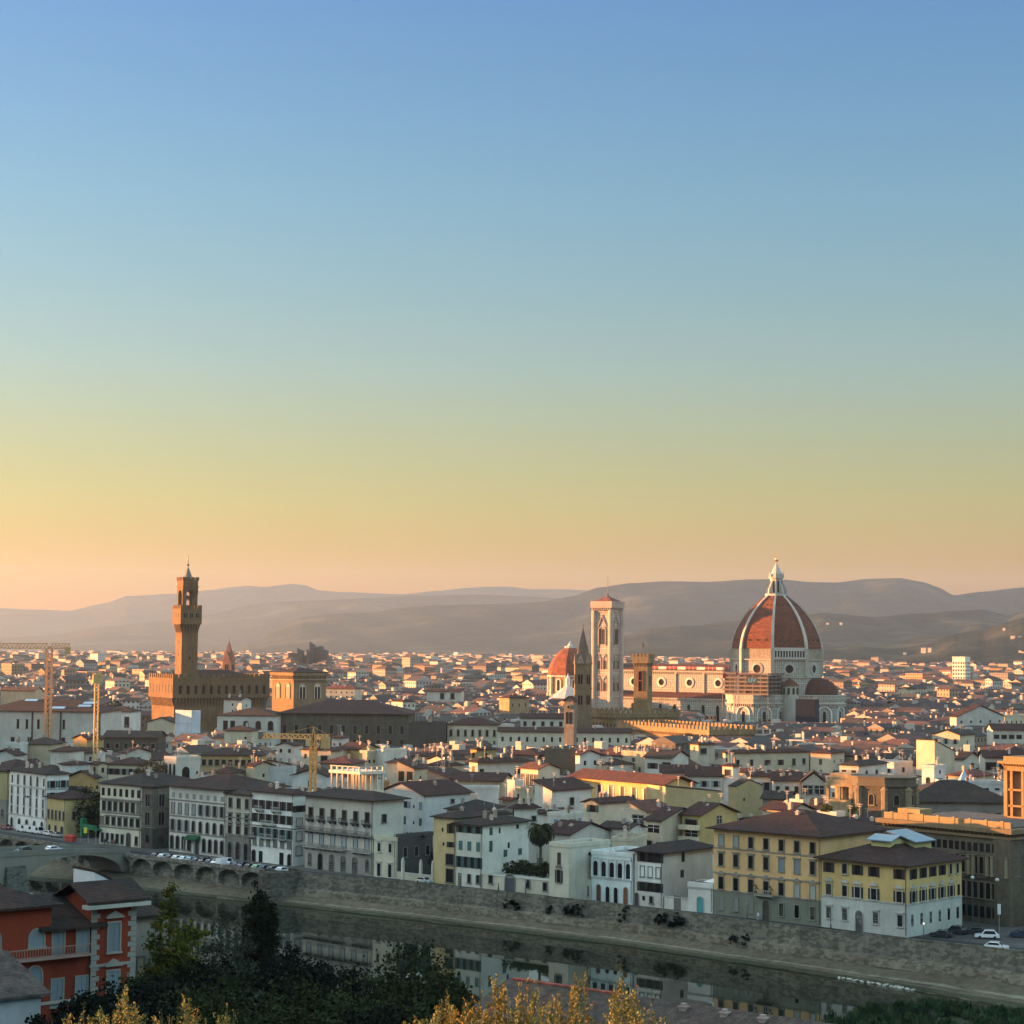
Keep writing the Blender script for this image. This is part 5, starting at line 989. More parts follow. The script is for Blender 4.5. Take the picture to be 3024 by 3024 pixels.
RV[20] = riverside(2426, 2680, 2559, side_px=2841, roof='hip', wall=(.60,.44,.18), rc=ROOF, pitch=.34, oh=1.2, trim=(.42,.42,.37), low=(6.1, (.45,.47,.42)), bands=(6.2,), name='riverside_palace', cat='palace', label='lower yellow corner palace with pale grey ground storey beside the car park', vb=2490,
    F=[(10.9, 1, 1.25, 1.9, 'open', BLK, .02, .16), (10.9, 1, 1.15, 1.9, 'frame', BLK, .2, .36), (10.9, 1, 1.25, 1.9, 'open', BLK, .34, .52), (10.9, 1, 1.25, 1.9, 'open', BLK, .54, .7), (10.9, 1, 1.25, 1.9, 'open', BLK, .82, 1), (6.5, 1, 1.25, 2.1, 'shut+frame+ped', BLK, .02, .16), (6.5, 1, 1.15, 2.1, 'frame+ped', BLK, .2, .36), (6.5, 1, 1.25, 2.1, 'open+ped', BLK, .34, .52), (6.5, 1, 1.25, 2.1, 'open+ped', BLK, .54, .7), (6.5, 1, 1.25, 2.1, 'open+ped', BLK, .82, 1),
       (1.9, 1, 1.15, 2.2, 'frame+hood', None, .02, .16), (1.9, 1, 1.15, 2.2, 'frame+hood', None, .2, .36), (0, 1, 1.7, 4.0, 'arch+frame+door', (.05,.045,.04), .36, .54), (1.9, 1, 1.15, 2.2, 'frame+hood', None, .56, .72), (1.9, 1, 1.15, 2.2, 'frame+hood', None, .84, 1)],
    Rr=[(10.9, 4, 1.25, 1.9, 'open', BLK, .02, .72), (10.9, 2, .9, 1.9, 'frame', BLK, .72, .98), (6.5, 5, 1.25, 2.1, 'open+ped', BLK, .02, .88), (6.5, 1, .9, 2.1, 'plain', BLK, .88, 1), (2.0, 6, .9, 2.2, 'plain')])
P = G(2640, 2492, 17.5); b = MB()
dm_ = house(G(2630, 2512, 15.5), R(44), 4.5, 5, 17.2, 'gx', (.5,.45,.2), (.10,.17,.22), label='small yellow dormer room with light blue glazed roof on the corner palace', name='dormer_room', base=14.2, cat='dormer', res=False, pitch=.3)
dm2 = house(G(2702, 2505, 15.8), R(44), 5.5, 6, 16.9, 'shx', (.5,.45,.2), (.10,.17,.22), label='wide pale blue glazed lean to roof on the yellow corner palace', name='dormer_room', base=14.0, cat='dormer', res=False, pitch=.25)
for d_ in (dm_, dm2):
    for c_ in d_.children:
        if c_.name.startswith('roof'): c_.data.materials.clear(); c_.data.materials.append(FA); c_['label'] = 'pale blue glazed roof'
# ------------------------------------------------------------------ national library on the right, with towers
LB = Vector(G(2985, 2738, 0).xy); aL = R(50); C = (LB.x, LB.y); wl = span(C, aL, 2610, 'L')
lib = empty('library', (C[0], C[1], 0), -aL, 'huge dark stone library with columns, deep cornice and rooftop towers at the right edge', 'library')
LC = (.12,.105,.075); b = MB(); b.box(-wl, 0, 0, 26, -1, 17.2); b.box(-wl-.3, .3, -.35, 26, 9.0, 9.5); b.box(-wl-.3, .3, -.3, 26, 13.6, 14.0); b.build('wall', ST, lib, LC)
b = MB(); b.box(-wl-1.2, 1.2, -1.2, 27, 18.4, 19.3); b.box(-wl-.6, .6, -.6, 26.6, 17.2, 17.7); corbels(b, -wl, 0, 0, 26, 17.7, 18.4, 1.0, .5, .55); b.box(-wl, 0, 0, 26, 17.7, 18.4); b.build('cornice', PL, lib, (.19,.14,.08))
b = MB(); b.box(-wl, 0, .2, .8, 19.3, 20.6)
for i in range(8): u = -wl+(i+.5)*wl/8; b.box(u-.35, u+.35, .1, .9, 19.3, 20.8)
b.box(-wl*.9, -wl*.72, .8, 5, 19.3, 21.6); b.build('parapet', PL, lib, (.26,.19,.10)); b = MB(); b.box(-wl+.5, -.5, .9, 25.5, 19.3, 19.6); b.build('flat_roof', ST, lib, (.12,.11,.10))
nb = 7; bw = wl/nb
for i in range(nb):
    u = -wl+(i+.5)*bw
    for z, hh_ in ((9.9, 3.4), (5.0, 3.2)):
        for v in (-1.55, 0, 1.55): window(lib, 'F', u+v, z, 1.05, hh_, 'frame', trim=(.22,.18,.12))
    for v in (-1.55, 0, 1.55): window(lib, 'F', u+v, 14.3, 1.0, 1.7, 'plain')
    for v in (-1.55, 0, 1.55): window(lib, 'F', u+v, 1.2, 1.0, 2.2, 'plain')
    for s in (-.38, .38) if i else (.38,):
        b = MB(); b.lathe([(.5, 9.6), (.42, 10), (.38, 13.2), (.55, 13.6)], 12); b.build('column', PL, lib, (.24,.20,.13), (u+s*bw, -.45, 0))
for k in range(4): window(lib, 'R', 2+k*5.5, 10, 1.4, 3.2, 'frame')
b = MB(); b.box(-wl*.11, .25, -.55, 3, -1, 17.15); b.build('corner_bay', ST, lib, (.14,.115,.08))
for dx, lb in ((0, 'orange sunlit library tower with open arches at the right edge'),):
    q = G(3050, 2413, 20.2); t_ = empty('library_tower', (q.x-.2, q.y+1.5, 19.3), -R(50), lb, 'tower'); s_ = 6.6; q0 = 0
    b = MB(); 
    for x in (-s_, -.9):
        for y in (0, s_-.9): b.box(x, x+.9, y, y+.9, 0, 11)
    b.box(-s_, 0, 0, s_, 0, .6); b.box(-s_, 0, 0, s_, 10.2, 11.4); b.box(-s_-.9, .9, -.9, s_+.9, 11.7, 12.2); corbels(b, -s_-.1, .1, -.1, s_+.1, 11.2, 11.7, .7, .3, .35); b.box(-s_, 0, 0, s_, 11.2, 13.2); b.box(-s_+.9, -.9, .1, .5, 6.0, 6.4); b.box(-.5, -.1, .9, s_-.9, 6.0, 6.4); b.box(-s_+.9, -.9, .1, .5, 2.6, 3.0); b.box(-.5, -.1, .9, s_-.9, 2.6, 3.0)
    b.box(-s_+1.6, -s_+2.2, .1, .5, .6, 10.2); b.box(-2.2, -1.6, .1, .5, .6, 10.2); b.build('wall', PL, t_, (.25,.17,.085))
    b = MB(); b.box(-s_+1, -1, 1.2, 1.5, .6, 10.2); b.build('back_wall', PL, t_, (.40,.17,.07))
X, Y = Vector((math.cos(aL), -math.sin(aL))), Vector((math.sin(aL), math.cos(aL))); c0 = Vector(C); reserve([tuple(c0), tuple(c0-X*wl), tuple(c0-X*wl+Y*30), tuple(c0+Y*30)], 2400)
# ornate roof pavilion of the library
q = G(2672, 2290, 24); q = at(2600, 2300, 500); zt = zat(0, 2292, q.xy); pav = empty('stone_pavilion', (q.x, q.y, 0), -R(35), 'ornate dark stone polygonal pavilion with balustrade and sunlit left bay', 'pavilion')
b = MB(); oct_ = [(x*1.28, y*.8) for x, y in ngon(7.2, 8, PH)]; b.prism(oct_, -1, zt-2.2); b.build('wall', ST, pav, (.11,.095,.07))
b = MB(); b.prism([(x*1.08, y*1.08) for x, y in oct_], zt-2.2, zt-1.7); b.prism([(x*1.02, y*1.02) for x, y in oct_], zt-1.7, zt-.2); b.prism([(x*1.06, y*1.06) for x, y in oct_], zt-.2, zt+.1)
b.build('balustrade', PL, pav, (.11,.095,.07))
for k in range(8):
    x, y = oct_[k]; b = MB(); b.prism(ngon(.9, 6, 0, (x, y)), 0, zt-3.2); b.prism(ngon(1.1, 6, 0, (x, y)), zt-3.2, zt-2.9); b.cone(ngon(.9, 6, 0, (x, y)), zt-2.9, zt-1.4); b.build('corner_shaft', ST, pav, (.24,.19,.12))
    x2, y2 = oct_[(k+1) % 8]; m_ = ((x+x2)/2, (y+y2)/2); an = math.atan2(y2-y, x2-x); window(pav, 'F', 0, zt-6.5, 1.3, 2.6, 'arch+frame', trim=(.24,.2,.14)).location = (m_[0], m_[1], zt-6.8)
    list(pav.children)[-1].rotation_euler = (0, 0, an)
q2 = at(2492, 2330, 505); z2 = zat(0, 2283, q2.xy); pb = empty('stone_loggia', (q2.x, q2.y, 0), -R(35), 'small sunlit stone loggia with arches joined to the dark pavilion', 'loggia')
b = MB(); b.box(-3.6, 3.6, -3, 3, -1, z2-6.5); b.box(-3.6, 3.6, -3, 3, z2-3, z2-1.6); b.box(-3.9, 3.9, -3.3, 3.3, z2-3.2, z2-2.8); b.box(-2.6, 3.0, -2.4, 2.4, z2-1.6, z2)
for x in (-3.6, -.4, 2.8):
    for y in (-3, 2.2): b.box(x, x+.8, y, y+.8, z2-6.5, z2-3)
b.build('wall', ST, pb, (.34,.25,.14)); b = MB(); b.box(-2.8, 2.8, 1, 1.4, z2-6.5, z2-3); b.build('inner_wall', PL, pb, (.5,.36,.2))
RES.append(([(q.x-13, q.y-8), (q.x+11, q.y-8), (q.x+11, q.y+10), (q.x-13, q.y+10)], q.y, 2455, 2680, 2372))
# ------------------------------------------------------------------ bridge
P0 = wallpt(384); P1 = G(0, 2531, 3.2).xy; bd = (P1-P0); BL = bd.length; bd.normalize(); bn = Vector((bd.y, -bd.x)); bn = -bn if bn.y < 0 else bn
br = empty('bridge', (P0.x, P0.y, 0), math.atan2(bd.y, bd.x), 'pale concrete road bridge with flat arches on narrow piers', 'bridge')
sg = 1 if (Matrix.Rotation(-math.atan2(bd.y, bd.x), 2) @ bn).y > 0 else -1
def deck(u): t = u/BL; return 1.15+2.4*math.sin(min(t, 2.6)/2.6*math.pi)**.8 if t < 2.6 else 1.15
def soff(u):
    t = u/BL
    if t < .06: return -9
    if t < .80: q = (t-.06)/.74; return -3.2+4.9*(1-(2*q-1)**2)**.6
    if t < 1.0: return -12
    q = (t-1.0)/.9; return -3.2+5.2*(1-(2*min(q,1)-1)**2)**.6
b = MB(); p_ = MB(); n = 64; U = BL*1.9
for i in range(n):
    u0, u1 = U*i/n, U*(i+1)/n
    s0, s1 = max(soff(u0), -3.6), max(soff(u1), -3.6); y0, y1 = 0, 12*sg
    b.hexa([(u0,y0,s0),(u1,y0,s1),(u1,y1,s1),(u0,y1,s0)], [(u0,y0,deck(u0)),(u1,y0,deck(u1)),(u1,y1,deck(u1)),(u0,y1,deck(u0))])
    for yy in (0, 11.7*sg): p_.hexa([(u0,yy-.15*sg,deck(u0)-.35),(u1,yy-.15*sg,deck(u1)-.35),(u1,yy+.3*sg,deck(u1)-.35),(u0,yy+.3*sg,deck(u0)-.35)], [(u0,yy-.15*sg,deck(u0)+.95),(u1,yy-.15*sg,deck(u1)+.95),(u1,yy+.3*sg,deck(u1)+.95),(u0,yy+.3*sg,deck(u0)+.95)])
b.build('span', PL, br, (.22,.205,.165)); p_.build('parapet', PL, br, (.18,.17,.14)); b = MB(); b.hexa([(BL*.80,-1.4*sg,-7),(BL*.98,-1.4*sg,-7),(BL*.98,13*sg,-7),(BL*.80,13*sg,-7)], [(BL*.83,-1*sg,.6),(BL*.96,-1*sg,.6),(BL*.96,12.5*sg,.6),(BL*.83,12.5*sg,.6)]); b.build('pier', WS, br, (.12,.12,.10))
b = MB(); b.box(-1.5, U, *(sorted((.3*sg, 11.7*sg))), 1.0, 1.01) if False else None
for i in range(n):
    u0, u1 = U*i/n, U*(i+1)/n; b.face([(u0,.4*sg,deck(u0)+.02),(u1,.4*sg,deck(u1)+.02),(u1,11.6*sg,deck(u1)+.02),(u0,11.6*sg,deck(u0)+.02)])
b.build('roadway', GR, br, (.06,.06,.065))
# ------------------------------------------------------------------ the roofs of the city: buildings one can pick out
def Y_(z, y): return Z(z, 0, y)[1]
def X_(z, x): return Z(z, x, 0)[0]
def clutter(rt, h, roof):
    wm_ = [c for c in rt.children if c.name.startswith('wall')][0].data; x0 = min(v.co.x for v in wm_.vertices); y1 = max(v.co.y for v in wm_.vertices); r_ = random.Random(int(h*977-x0*31)); hh = h
    for _ in range(r_.choice((1, 2, 3))):
        x_, y_ = r_.uniform(x0*.9, x0*.1), r_.uniform(y1*.15, y1*.85); b = MB(); z_ = hh+r_.uniform(3.2, 5.2); b.box(x_-.04, x_+.04, y_-.04, y_+.04, h, z_); b.box(x_-.8, x_+.8, y_-.03, y_+.03, z_-.3, z_-.22); b.box(x_-.5, x_+.5, y_-.03, y_+.03, z_-.8, z_-.72); b.build('aerial', PA, rt, (.3,.3,.3))
    for _ in range(r_.choice((0, 1, 2))):
        x_, y_ = r_.uniform(x0*.85, x0*.15), r_.uniform(y1*.25, y1*.75); chimney(rt, x_, y_, hh+.4, r_.uniform(.5, .8), r_.uniform(1.0, 2.4), r_.choice([(.5,.4,.3), (.58,.5,.4), (.3,.22,.17)]))
    if roof in ('gx', 'hip', 'shy') and r_.random() < .5:
        b = MB(); x_ = r_.uniform(x0*.8, x0*.3); b.box(x_, x_+1.2, .6, 1.9, .95, 1.05); 
def sp(z, xl, xc, xr, y, h, a, roof, col, vb=None, d=12, z2=None, **k):
    lb_ = k.get('label', '')
    if not any(w_ in lb_ for w_ in ('blank', 'plain', 'windowless', 'one ', 'single', 'bare', 'tiny')):
        r_ = random.Random(int(xl*7+y*13))
        if 'Rr' not in k and xr > xc+2 and a > 25: k['Rr'] = [(h-3.4, r_.choice((1, 2)), .8, 1.1, 'plain'), (h-7.0, r_.choice((1, 2, 3)), .9, 1.3, r_.choice(('shut', 'plain', 'frame')), r_.choice((SHB, SHGY, SHG)))]
        if len(k.get('F', ())) == 1 and (xc-xl) > 90: k['F'] = list(k['F'])+[(k['F'][0][0]-3.6, max(1, k['F'][0][1]), .95, 1.6, r_.choice(('plain', 'frame', 'shut')), r_.choice((SHB, SHGY)))]
    k.setdefault('name', 'town_house'); k.setdefault('cat', 'house'); k.setdefault('wall', col); k.setdefault('chim', 1)
    rt = spec(X_(z, xl), X_(z, xc), X_(z2 or z, xr), Y_(z, y), h, a, d, roof=roof, vb=Y_(z, vb) if vb else None, **k)
    clutter(rt, h, roof); return rt
W1 = (.53,.50,.43); W2 = (.48,.48,.45); C1 = (.50,.43,.31); C2 = (.40,.335,.225); O1 = (.38,.26,.11); G1 = (.22,.20,.17); DK = (.06,.055,.045)
pl = lambda n, z, w=1.0, h=1.6, s='plain', c=None, u0=0, u1=1: (z, n, w, h, s, c, u0, u1)
RM = (.042,.017,.015)
sp('A', 560, 672, 848, 350, 15, 42, 'hip', W2, 435, pitch=.25, F=[pl(1, 11)], Rr=[pl(2, 11, 1, 1.4)], label='pale bluish house with a low tile roof behind the white hotel')
sp('A', 1022, 1340, 1340, 352, 15.5, 14, 'hip', C1, 450, d=11, rc=RM, F=[pl(2, 12.2, 1.5, 2.0, 'open', SHB, 0, .35), pl(3, 12.2, 1.4, 2.0, 'open', SHGY, .38, 1)], label='cream house with grey shutters under a dark red roof, left of the russet tree')
sp('A', 1135, 1205, 1428, 240, 16.5, 50, 'gx', W1, 300, F=[pl(1, 14)], Rr=[pl(1, 13.4, 1.4, 1.6)], label='low white house with sunlit end above the cream shuttered house')
sp('A', 855, 935, 1012, 350, 14.6, 48, 'gx', C1, 430, F=[pl(1, 12, 1.4, 2, 'arch')], Rr=[pl(1, 12)], rc=RM, label='little sunlit cream house with an arched loggia left of the cream shuttered house')
sp('A', 1553, 1678, 1895, 300, 17.6, 44, 'flat', W1, 430, chim=0, F=[pl(3, 12.2, 1.1, 4.0, 'arch')], Rr=[pl(1, 11, 3.0, 4.2, 'arch', None, .1, .7), pl(1, 12.5, .9, 1, 'plain', None, .75, 1)], label='roof terrace house with three sunlit arches right of the russet tree')
sp('A', 690, 826, 975, 108, 17, 42, 'gy', O1, 210, Rr=[pl(1, 13)], label='ochre green house with a gabled front below the white modern palace')
sp('A', 978, 1500, 1500, 96, 15.5, 4, 'gx', DK, 200, d=14, rc=ROOFD, chim=3, F=[pl(6, 11, 1.6, 2.2, 'frame')], label='long dark house with a brown roof in front of the town hall')
sp('A', 35, 187, 187, 165, 17, 8, 'flat', W2, 250, d=8, chim=0, F=[pl(3, 14.2, 2, 1.6, 'frame')], label='house with a white glazed terrace storey above the hotel roofs')
sp('A', 192, 480, 495, 158, 17, 10, 'hip', C2, 190, d=14, rc=ROOFD, chim=1, label='brown roofed house just below the white modern palace with slits')
sp('A', -60, 138, 225, 262, 15.5, 30, 'gy', W2, 330, chim=1, Rr=[pl(1, 12.5)], label='white gabled house behind the olive house at the left edge')
sp('A', 470, 655, 700, 225, 16.5, 20, 'hip', W1, 300, d=10, rc=RM, label='white house with two dormers left of the ochre gabled house')
sp('A', 640, 905, 960, 240, 15.5, 12, 'gx', W1, 310, d=9, F=[pl(3, 12.6)], label='low long white house with three windows below the ochre gabled house')
sp('A', 650, 900, 940, 478, 13.2, 35, 'gy', O1, 540, F=[pl(1, 9)], label='yellow gabled house just above the big dark quay trees', rc=ROOFD)
sp('B', 195, 455, 470, 28, 18, 10, 'hip', C1, 110, d=10, F=[pl(1, 14.5, 1, 1, 'plain', None, .6, 1)], label='cream house with a single small window left of the sunlit yellow crane')
sp('B', -30, 540, 545, 265, 15.5, 4, 'hip', O1, 370, d=12, rc=ROOFD, chim=3, F=[pl(9, 12, 1.4, 2.0, 'frame')], label='long ochre house with nine shaded windows behind the white pedimented palace')
sp('B', 398, 480, 660, 368, 16.5, 46, 'gx', C1, 395, d=8, rc=RM, label='house with a sunlit pointed gable left of the crane mast')
sp('B', 62, 262, 300, 432, 14.6, 24, 'hip', C1, 500, d=10, rc=RM, F=[pl(2, 11.4, 1.3, 2.0, 'shut', C1)], label='sunlit cream house with two closed shutters above the narrow quay house')
sp('B', 436, 858, 862, 398, 15.4, 4, 'flat', W2, 465, d=5, chim=1, label='long blank pale wall with a small white dormer behind the shuttered quay house')
sp('B', 840, 1178, 1190, 462, 14.5, 12, 'gy', W2, 520, d=12, F=[pl(1, 11.2, 1.0, 2.0)], label='broad pale gable end with a stepped line left of the pillared lookout')
sp('B', 692, 862, 880, 172, 17.5, 14, 'gy', W1, 218, d=10, F=[pl(2, 15.0, 1, 1.4)], label='white gabled house with paired windows left of the crane')
sp('B', 1085, 1215, 1290, 222, 17.2, 25, 'gy', C1, 290, F=[pl(1, 13.4, 2.6, 2.2, 'frame')], label='beige gabled house with a wide dark window right of the crane mast')
sp('B', 925, 1015, 1020, 210, 17, 30, 'hip', C1, 300, F=[pl(1, 14)], label='beige house partly hidden by the crane mast')
sp('B', 1215, 1330, 1340, 95, 19, 12, 'hip', W1, 160, d=8, F=[pl(2, 16, .8, 1.1)], label='small white tower room in front of the long brown palace')
sp('B', 1290, 1480, 1660, 205, 17.5, 36, 'gx', O1, 300, rc=RM, F=[pl(1, 14)], Rr=[pl(2, 14)], label='ochre house under a maroon roof below the brown palace')
sp('B', 1486, 1560, 1640, 240, 17.2, 45, 'flat', C1, 300, d=6, chim=2, label='small sunlit orange roof room right of the maroon roofs')
sp('B', 1640, 1712, 1932, 225, 17.8, 48, 'flat', W1, 285, d=8, chim=1, label='white roof room with a sunlit end near the small pennant')
sp('B', 1110, 1400, 1480, 340, 14.6, 20, 'hip', G1, 400, rc=(.12,.035,.03), chim=1, label='red hipped roof just behind the pillared lookout')
sp('B', 1740, 1932, 1990, 335, 16, 22, 'hip', C1, 400, d=10, rc=ROOFD, label='house with a wide brown hipped roof right of the pillared lookout')
sp('C', -93, 72, 192, 392, 15.2, 30, 'shx', C2, 560, d=9, F=[pl(2, 11.2, 2.2, 3.2)], label='brown house with two big dark loggia openings behind the pale blue house')
b11 = sp('C', -280, 168, 610, 650, 14.0, 42, 'gy', W2, 1010, chim=2, rc=RM, low=None, F=[pl(1, 10.5, 2.2, 1.8, 'open', SHBL, .5, .68), pl(1, 10.6, .5, .9, 'plain', None, .74, .84), pl(1, 10.2, 1.2, 2.2, 'shut', SHBL, .86, 1), pl(1, 6, 1.2, 2.2, 'shut', SHG, .5, .68), pl(1, 6.2, .5, .9, 'plain', None, .74, .84), pl(1, 6, 1.0, 2.0, 'shut', SHG, .86, 1)], Rr=[pl(1, 11.6, 1.3, 1.1, 'frame', None, .5, .7)], label='large pale blue house with green shutters and a long bare gable')
sp('C', 592, 678, 1165, 330, 17.0, 58, 'hip', (.50,.45,.38), 480, rc=RM, oh=1.2, chim=1, F=[pl(1, 12.6, 2.0, 3.2)], Rr=[pl(1, 13.2, 1.6, 1.8, 'plain', None, .0, .16), pl(2, 13.2, 1.6, 1.8, 'frame', None, .7, .98)], label='grey house with a sunlit loggia corner under a wide maroon roof')
sp('C', 1084, 1252, 1455, 398, 16.4, 48, 'gx', C1, 490, rc=(.12,.045,.028), chim=3, F=[pl(4, 11.4, 1.1, 3.4, 'frame')], label='sunlit cream house with four tall windows and an orange red roof')
sp('C', 410, 905, 920, 512, 14.2, 16, 'gx', C2, 580, d=12, rc=RM, chim=1, F=[pl(1, 11.6, .7, .7)], label='long low beige house with maroon roof below the sunlit loggia corner')
sp('C', 215, 430, 470, 438, 15.4, 20, 'gy', W2, 470, d=8, F=[pl(1, 12.6, 1.6, 1.1)], label='low white gable with a wide window above the pale blue house')
sp('C', 200, 405, 425, 480, 14.8, 18, 'shx', G1, 570, d=8, F=[pl(3, 11.4, 1.2, 1.7, 'frame')], label='grey lean to house with three windows above the pale blue house')
sp('C', 285, 870, 880, 585, 12.6, 4, 'flat', W2, 680, d=5, label='long pale green blank wall behind the ochre and green shuttered houses')
sp('C', 378, 738, 772, 786, 12.6, 22, 'hip', W1, 830, rc=ROOFD, d=13, pitch=.34, chim=3, label='wide dark hipped roof directly behind the narrow ochre quay house')
sp('C', 1245, 1405, 1470, 822, 11.4, 30, 'gx', W1, 850, rc=RM, d=9, chim=2, label='small white house under a dark roof just above the palm crown')
sp('C', 905, 1010, 1060, 690, 14.0, 40, 'gx', G1, 740, rc=RM, d=8, chim=2, label='small grey house with maroon roof left of the beige stair tower')
sp('C', 1308, 1605, 1606, 222, 18.5, 3, 'flat', (.11,.095,.07), 420, d=10, chim=2, label='tall windowless brown stone block among the pale roofs')
sp('C', 1605, 1650, 1840, 262, 17.4, 55, 'gx', W1, 320, rc=RM, Rr=[pl(2, 14, 1, 1.6)], label='white house with a sunlit end right of the brown stone block')
sp('C', 1000, 1030, 1240, 768, 13.8, 62, 'hip', W1, 890, rc=RM, pitch=.6, oh=.9, chim=0, F=[pl(1, 11, .9, 2.4)], Rr=[pl(1, 10.6, 1.1, 1.2, 'frame', None, .7, 1)], label='white tower house with a steep pyramid roof above the palm')
sp('C', 760, 800, 980, 828, 13.0, 60, 'hip', G1, 880, rc=ROOFD, pitch=.5, label='dark hipped roof between the green shuttered house and the pyramid roof')
sp('C', 1040, 1086, 1205, 592, 15.4, 50, 'flat', C2, 680, d=7, chim=0, F=[pl(1, 13, .7, 1.4)], label='small beige stair tower with a flat dark top above the pyramid roof')
sp('C', 956, 1030, 1110, 525, 16.2, 44, 'flat', W1, 600, chim=2, label='sunlit white terrace walls left of the beige stair tower')
sp('C', 1215, 1385, 1755, 600, 14.4, 44, 'shx', W1, 740, rc=RM, chim=0, Rr=[pl(1, 10.2, 1.6, 2.0, 'frame', None, .4, .6)], label='big plain off white house with one small dark window')
sp('C', 1340, 1520, 1690, 845, 12.2, 40, 'flat', W1, 1000, chim=0, F=[pl(1, 8.8, 1.3, 2.6, 'shut', SHBL, .2, .7)], Rr=[pl(2, 8.8, 1.3, 2.8, 'shut', SHBL)], label='white house with blue grey shutters right behind the palm')
sp('C', 1680, 1832, 2170, 722, 14.2, 44, 'gy', C1, 990, rc=RM, chim=2, F=[pl(1, 12, 2.0, 1.8, 'open', SHG, .3, .9)], Rr=[pl(1, 8, 1.2, 1.6, 'plain', None, .3, .5), pl(2, 5.6, 1.2, 1.6, 'plain', None, .5, .9)], label='cream gabled house with bright green shutters high on its narrow front')
sp('C', 605, 668, 850, 208, 17.4, 55, 'hip', O1, 290, rc=ROOFD, chim=1, F=[pl(1, 14.5, 1.6, 2, 'arch')], Rr=[pl(1, 14.5), ], label='ochre house with a sunlit white arch on its left end')
sp('C', 985, 1255, 1270, 262, 16.5, 20, 'hip', G1, 300, rc=RM, d=14, label='maroon hipped roof left of the windowless brown stone block')
sp('C', 1300, 1560, 1932, 1020, 10.6, 44, 'gx', W1, 1090, rc=RM, chim=3, label='low cream roofs behind the tall beige garden house')
sp('D', 333, 597, 748, 290, 16.4, 30, 'gx', W1, 410, rc=ROOFD, chim=1, F=[pl(1, 12.6, 2.0, 2.0, 'open', SHB, .08, .5), pl(1, 12.4, 3.2, 2.6, 'plain', None, .58, 1)], Rr=[pl(1, 12, 1.0, 1.8, 'open', SHB, .1, .6)], label='white house with a big dark shuttered window above the sunlit arcade')
sp('D', 765, 845, 1000, 160, 18.4, 52, 'hip', C1, 250, rc=RM, F=[pl(1, 16, 1, 1.6)], Rr=[pl(1, 15, 3.0, 2.0, 'frame', None, 0, .6)], label='small square tower house with a red window band and sunlit left side')
sp('D', 1076, 1152, 1895, 242, 17.2, 62, 'hip', C1, 365, rc=RM, chim=3, F=[pl(1, 14, 1, 1.4)], Rr=[pl(2, 12.6, 1.2, 2.2, 'frame', None, 0, .35), pl(2, 12.6, 1.3, 2.0, 'open', SHB, .38, .72), pl(2, 12.6, 1.2, 2.2, 'frame', None, .74, 1)], label='long cream palace with dark red roof and one sunlit end wall')
sp('D', 1072, 1172, 1232, 368, 18.2, 40, 'hip', (.60,.52,.46), 510, rc=RM, chim=0, F=[pl(1, 15.4, 2, 1.8, 'frame')], label='pinkish white roof turret with one window and tiny tile cap')
sp('D', 735, 1065, 1068, 462, 15, 4, 'gx', W1, 520, rc=RM, d=14, chim=1, F=[pl(3, 11.8, 1.4, 1.8, 'open', SHGY)], label='white house with maroon roof left of the pinkish turret')
sp('D', 492, 735, 740, 430, 15.6, 4, 'gx', W1, 470, rc=RM, d=12, chim=1, label='low white strip of house with maroon roof behind the ochre blank wall')
sp('D', 1325, 1550, 1556, 468, 15.4, 5, 'hip', W1, 600, rc=RM, d=12, chim=1, F=[pl(2, 11, 1.6, 2.8, 'open', SHBL)], label='white house with tall blue grey shutters right of the pinkish turret')
sp('D', 1555, 1822, 1826, 508, 14.8, 5, 'gx', W1, 610, rc=RM, d=13, chim=3, F=[pl(3, 11.4, 1.0, 1.8, 'frame')], label='white house with three narrow windows and skylights in a steep red roof')
sp('D', 1832, 2050, 2060, 520, 14.8, 8, 'gy', (.46,.42,.34), 640, rc=ROOFD, d=10, pitch=.8, F=[pl(2, 11.4, 2.6, 2.4, 'frame+cross')], label='steep gabled house with broad white framed studio windows')
sp('D', 1455, 1700, 1780, 682, 12.6, 20, 'gx', G1, 760, rc=ROOFD, d=10, chim=1, F=[pl(3, 9, 1.4, 1.8, 'frame')], label='grey house with brown roof under the tall blue grey shutters')
# lit arcade with blank ochre flank
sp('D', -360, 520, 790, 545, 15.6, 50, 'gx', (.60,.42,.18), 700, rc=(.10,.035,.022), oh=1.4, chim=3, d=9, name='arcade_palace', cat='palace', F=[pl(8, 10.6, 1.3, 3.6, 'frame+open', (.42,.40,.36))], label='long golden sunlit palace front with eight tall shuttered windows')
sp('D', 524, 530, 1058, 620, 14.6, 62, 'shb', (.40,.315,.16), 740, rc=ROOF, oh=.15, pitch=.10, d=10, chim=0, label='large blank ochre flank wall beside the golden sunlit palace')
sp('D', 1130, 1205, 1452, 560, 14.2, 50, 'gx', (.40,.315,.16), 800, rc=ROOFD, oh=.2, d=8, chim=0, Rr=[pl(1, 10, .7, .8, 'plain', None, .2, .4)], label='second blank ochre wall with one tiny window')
sp('D', 192, 352, 600, 800, 14.0, 44, 'shx', C1, 1030, rc=(.14,.055,.04), d=10, chim=1, F=[pl(1, 10.8, 3.4, 2.2, 'frame+cross', None, .15, .85)], label='cream house with pinkish roof and a wide wooden window band')
sp('D', 345, 492, 885, 890, 12.8, 44, 'gx', C1, 1080, rc=RM, chim=2, F=[pl(1, 10.0, 3.6, 1.8, 'cross', None, .05, .95), pl(1, 6, 1.6, 1.9, 'frame', None, 0, .45), pl(1, 5.4, 1.2, 2.4, 'plain', None, .6, 1)], label='cream house with sunlit wooden veranda and long bare side wall')
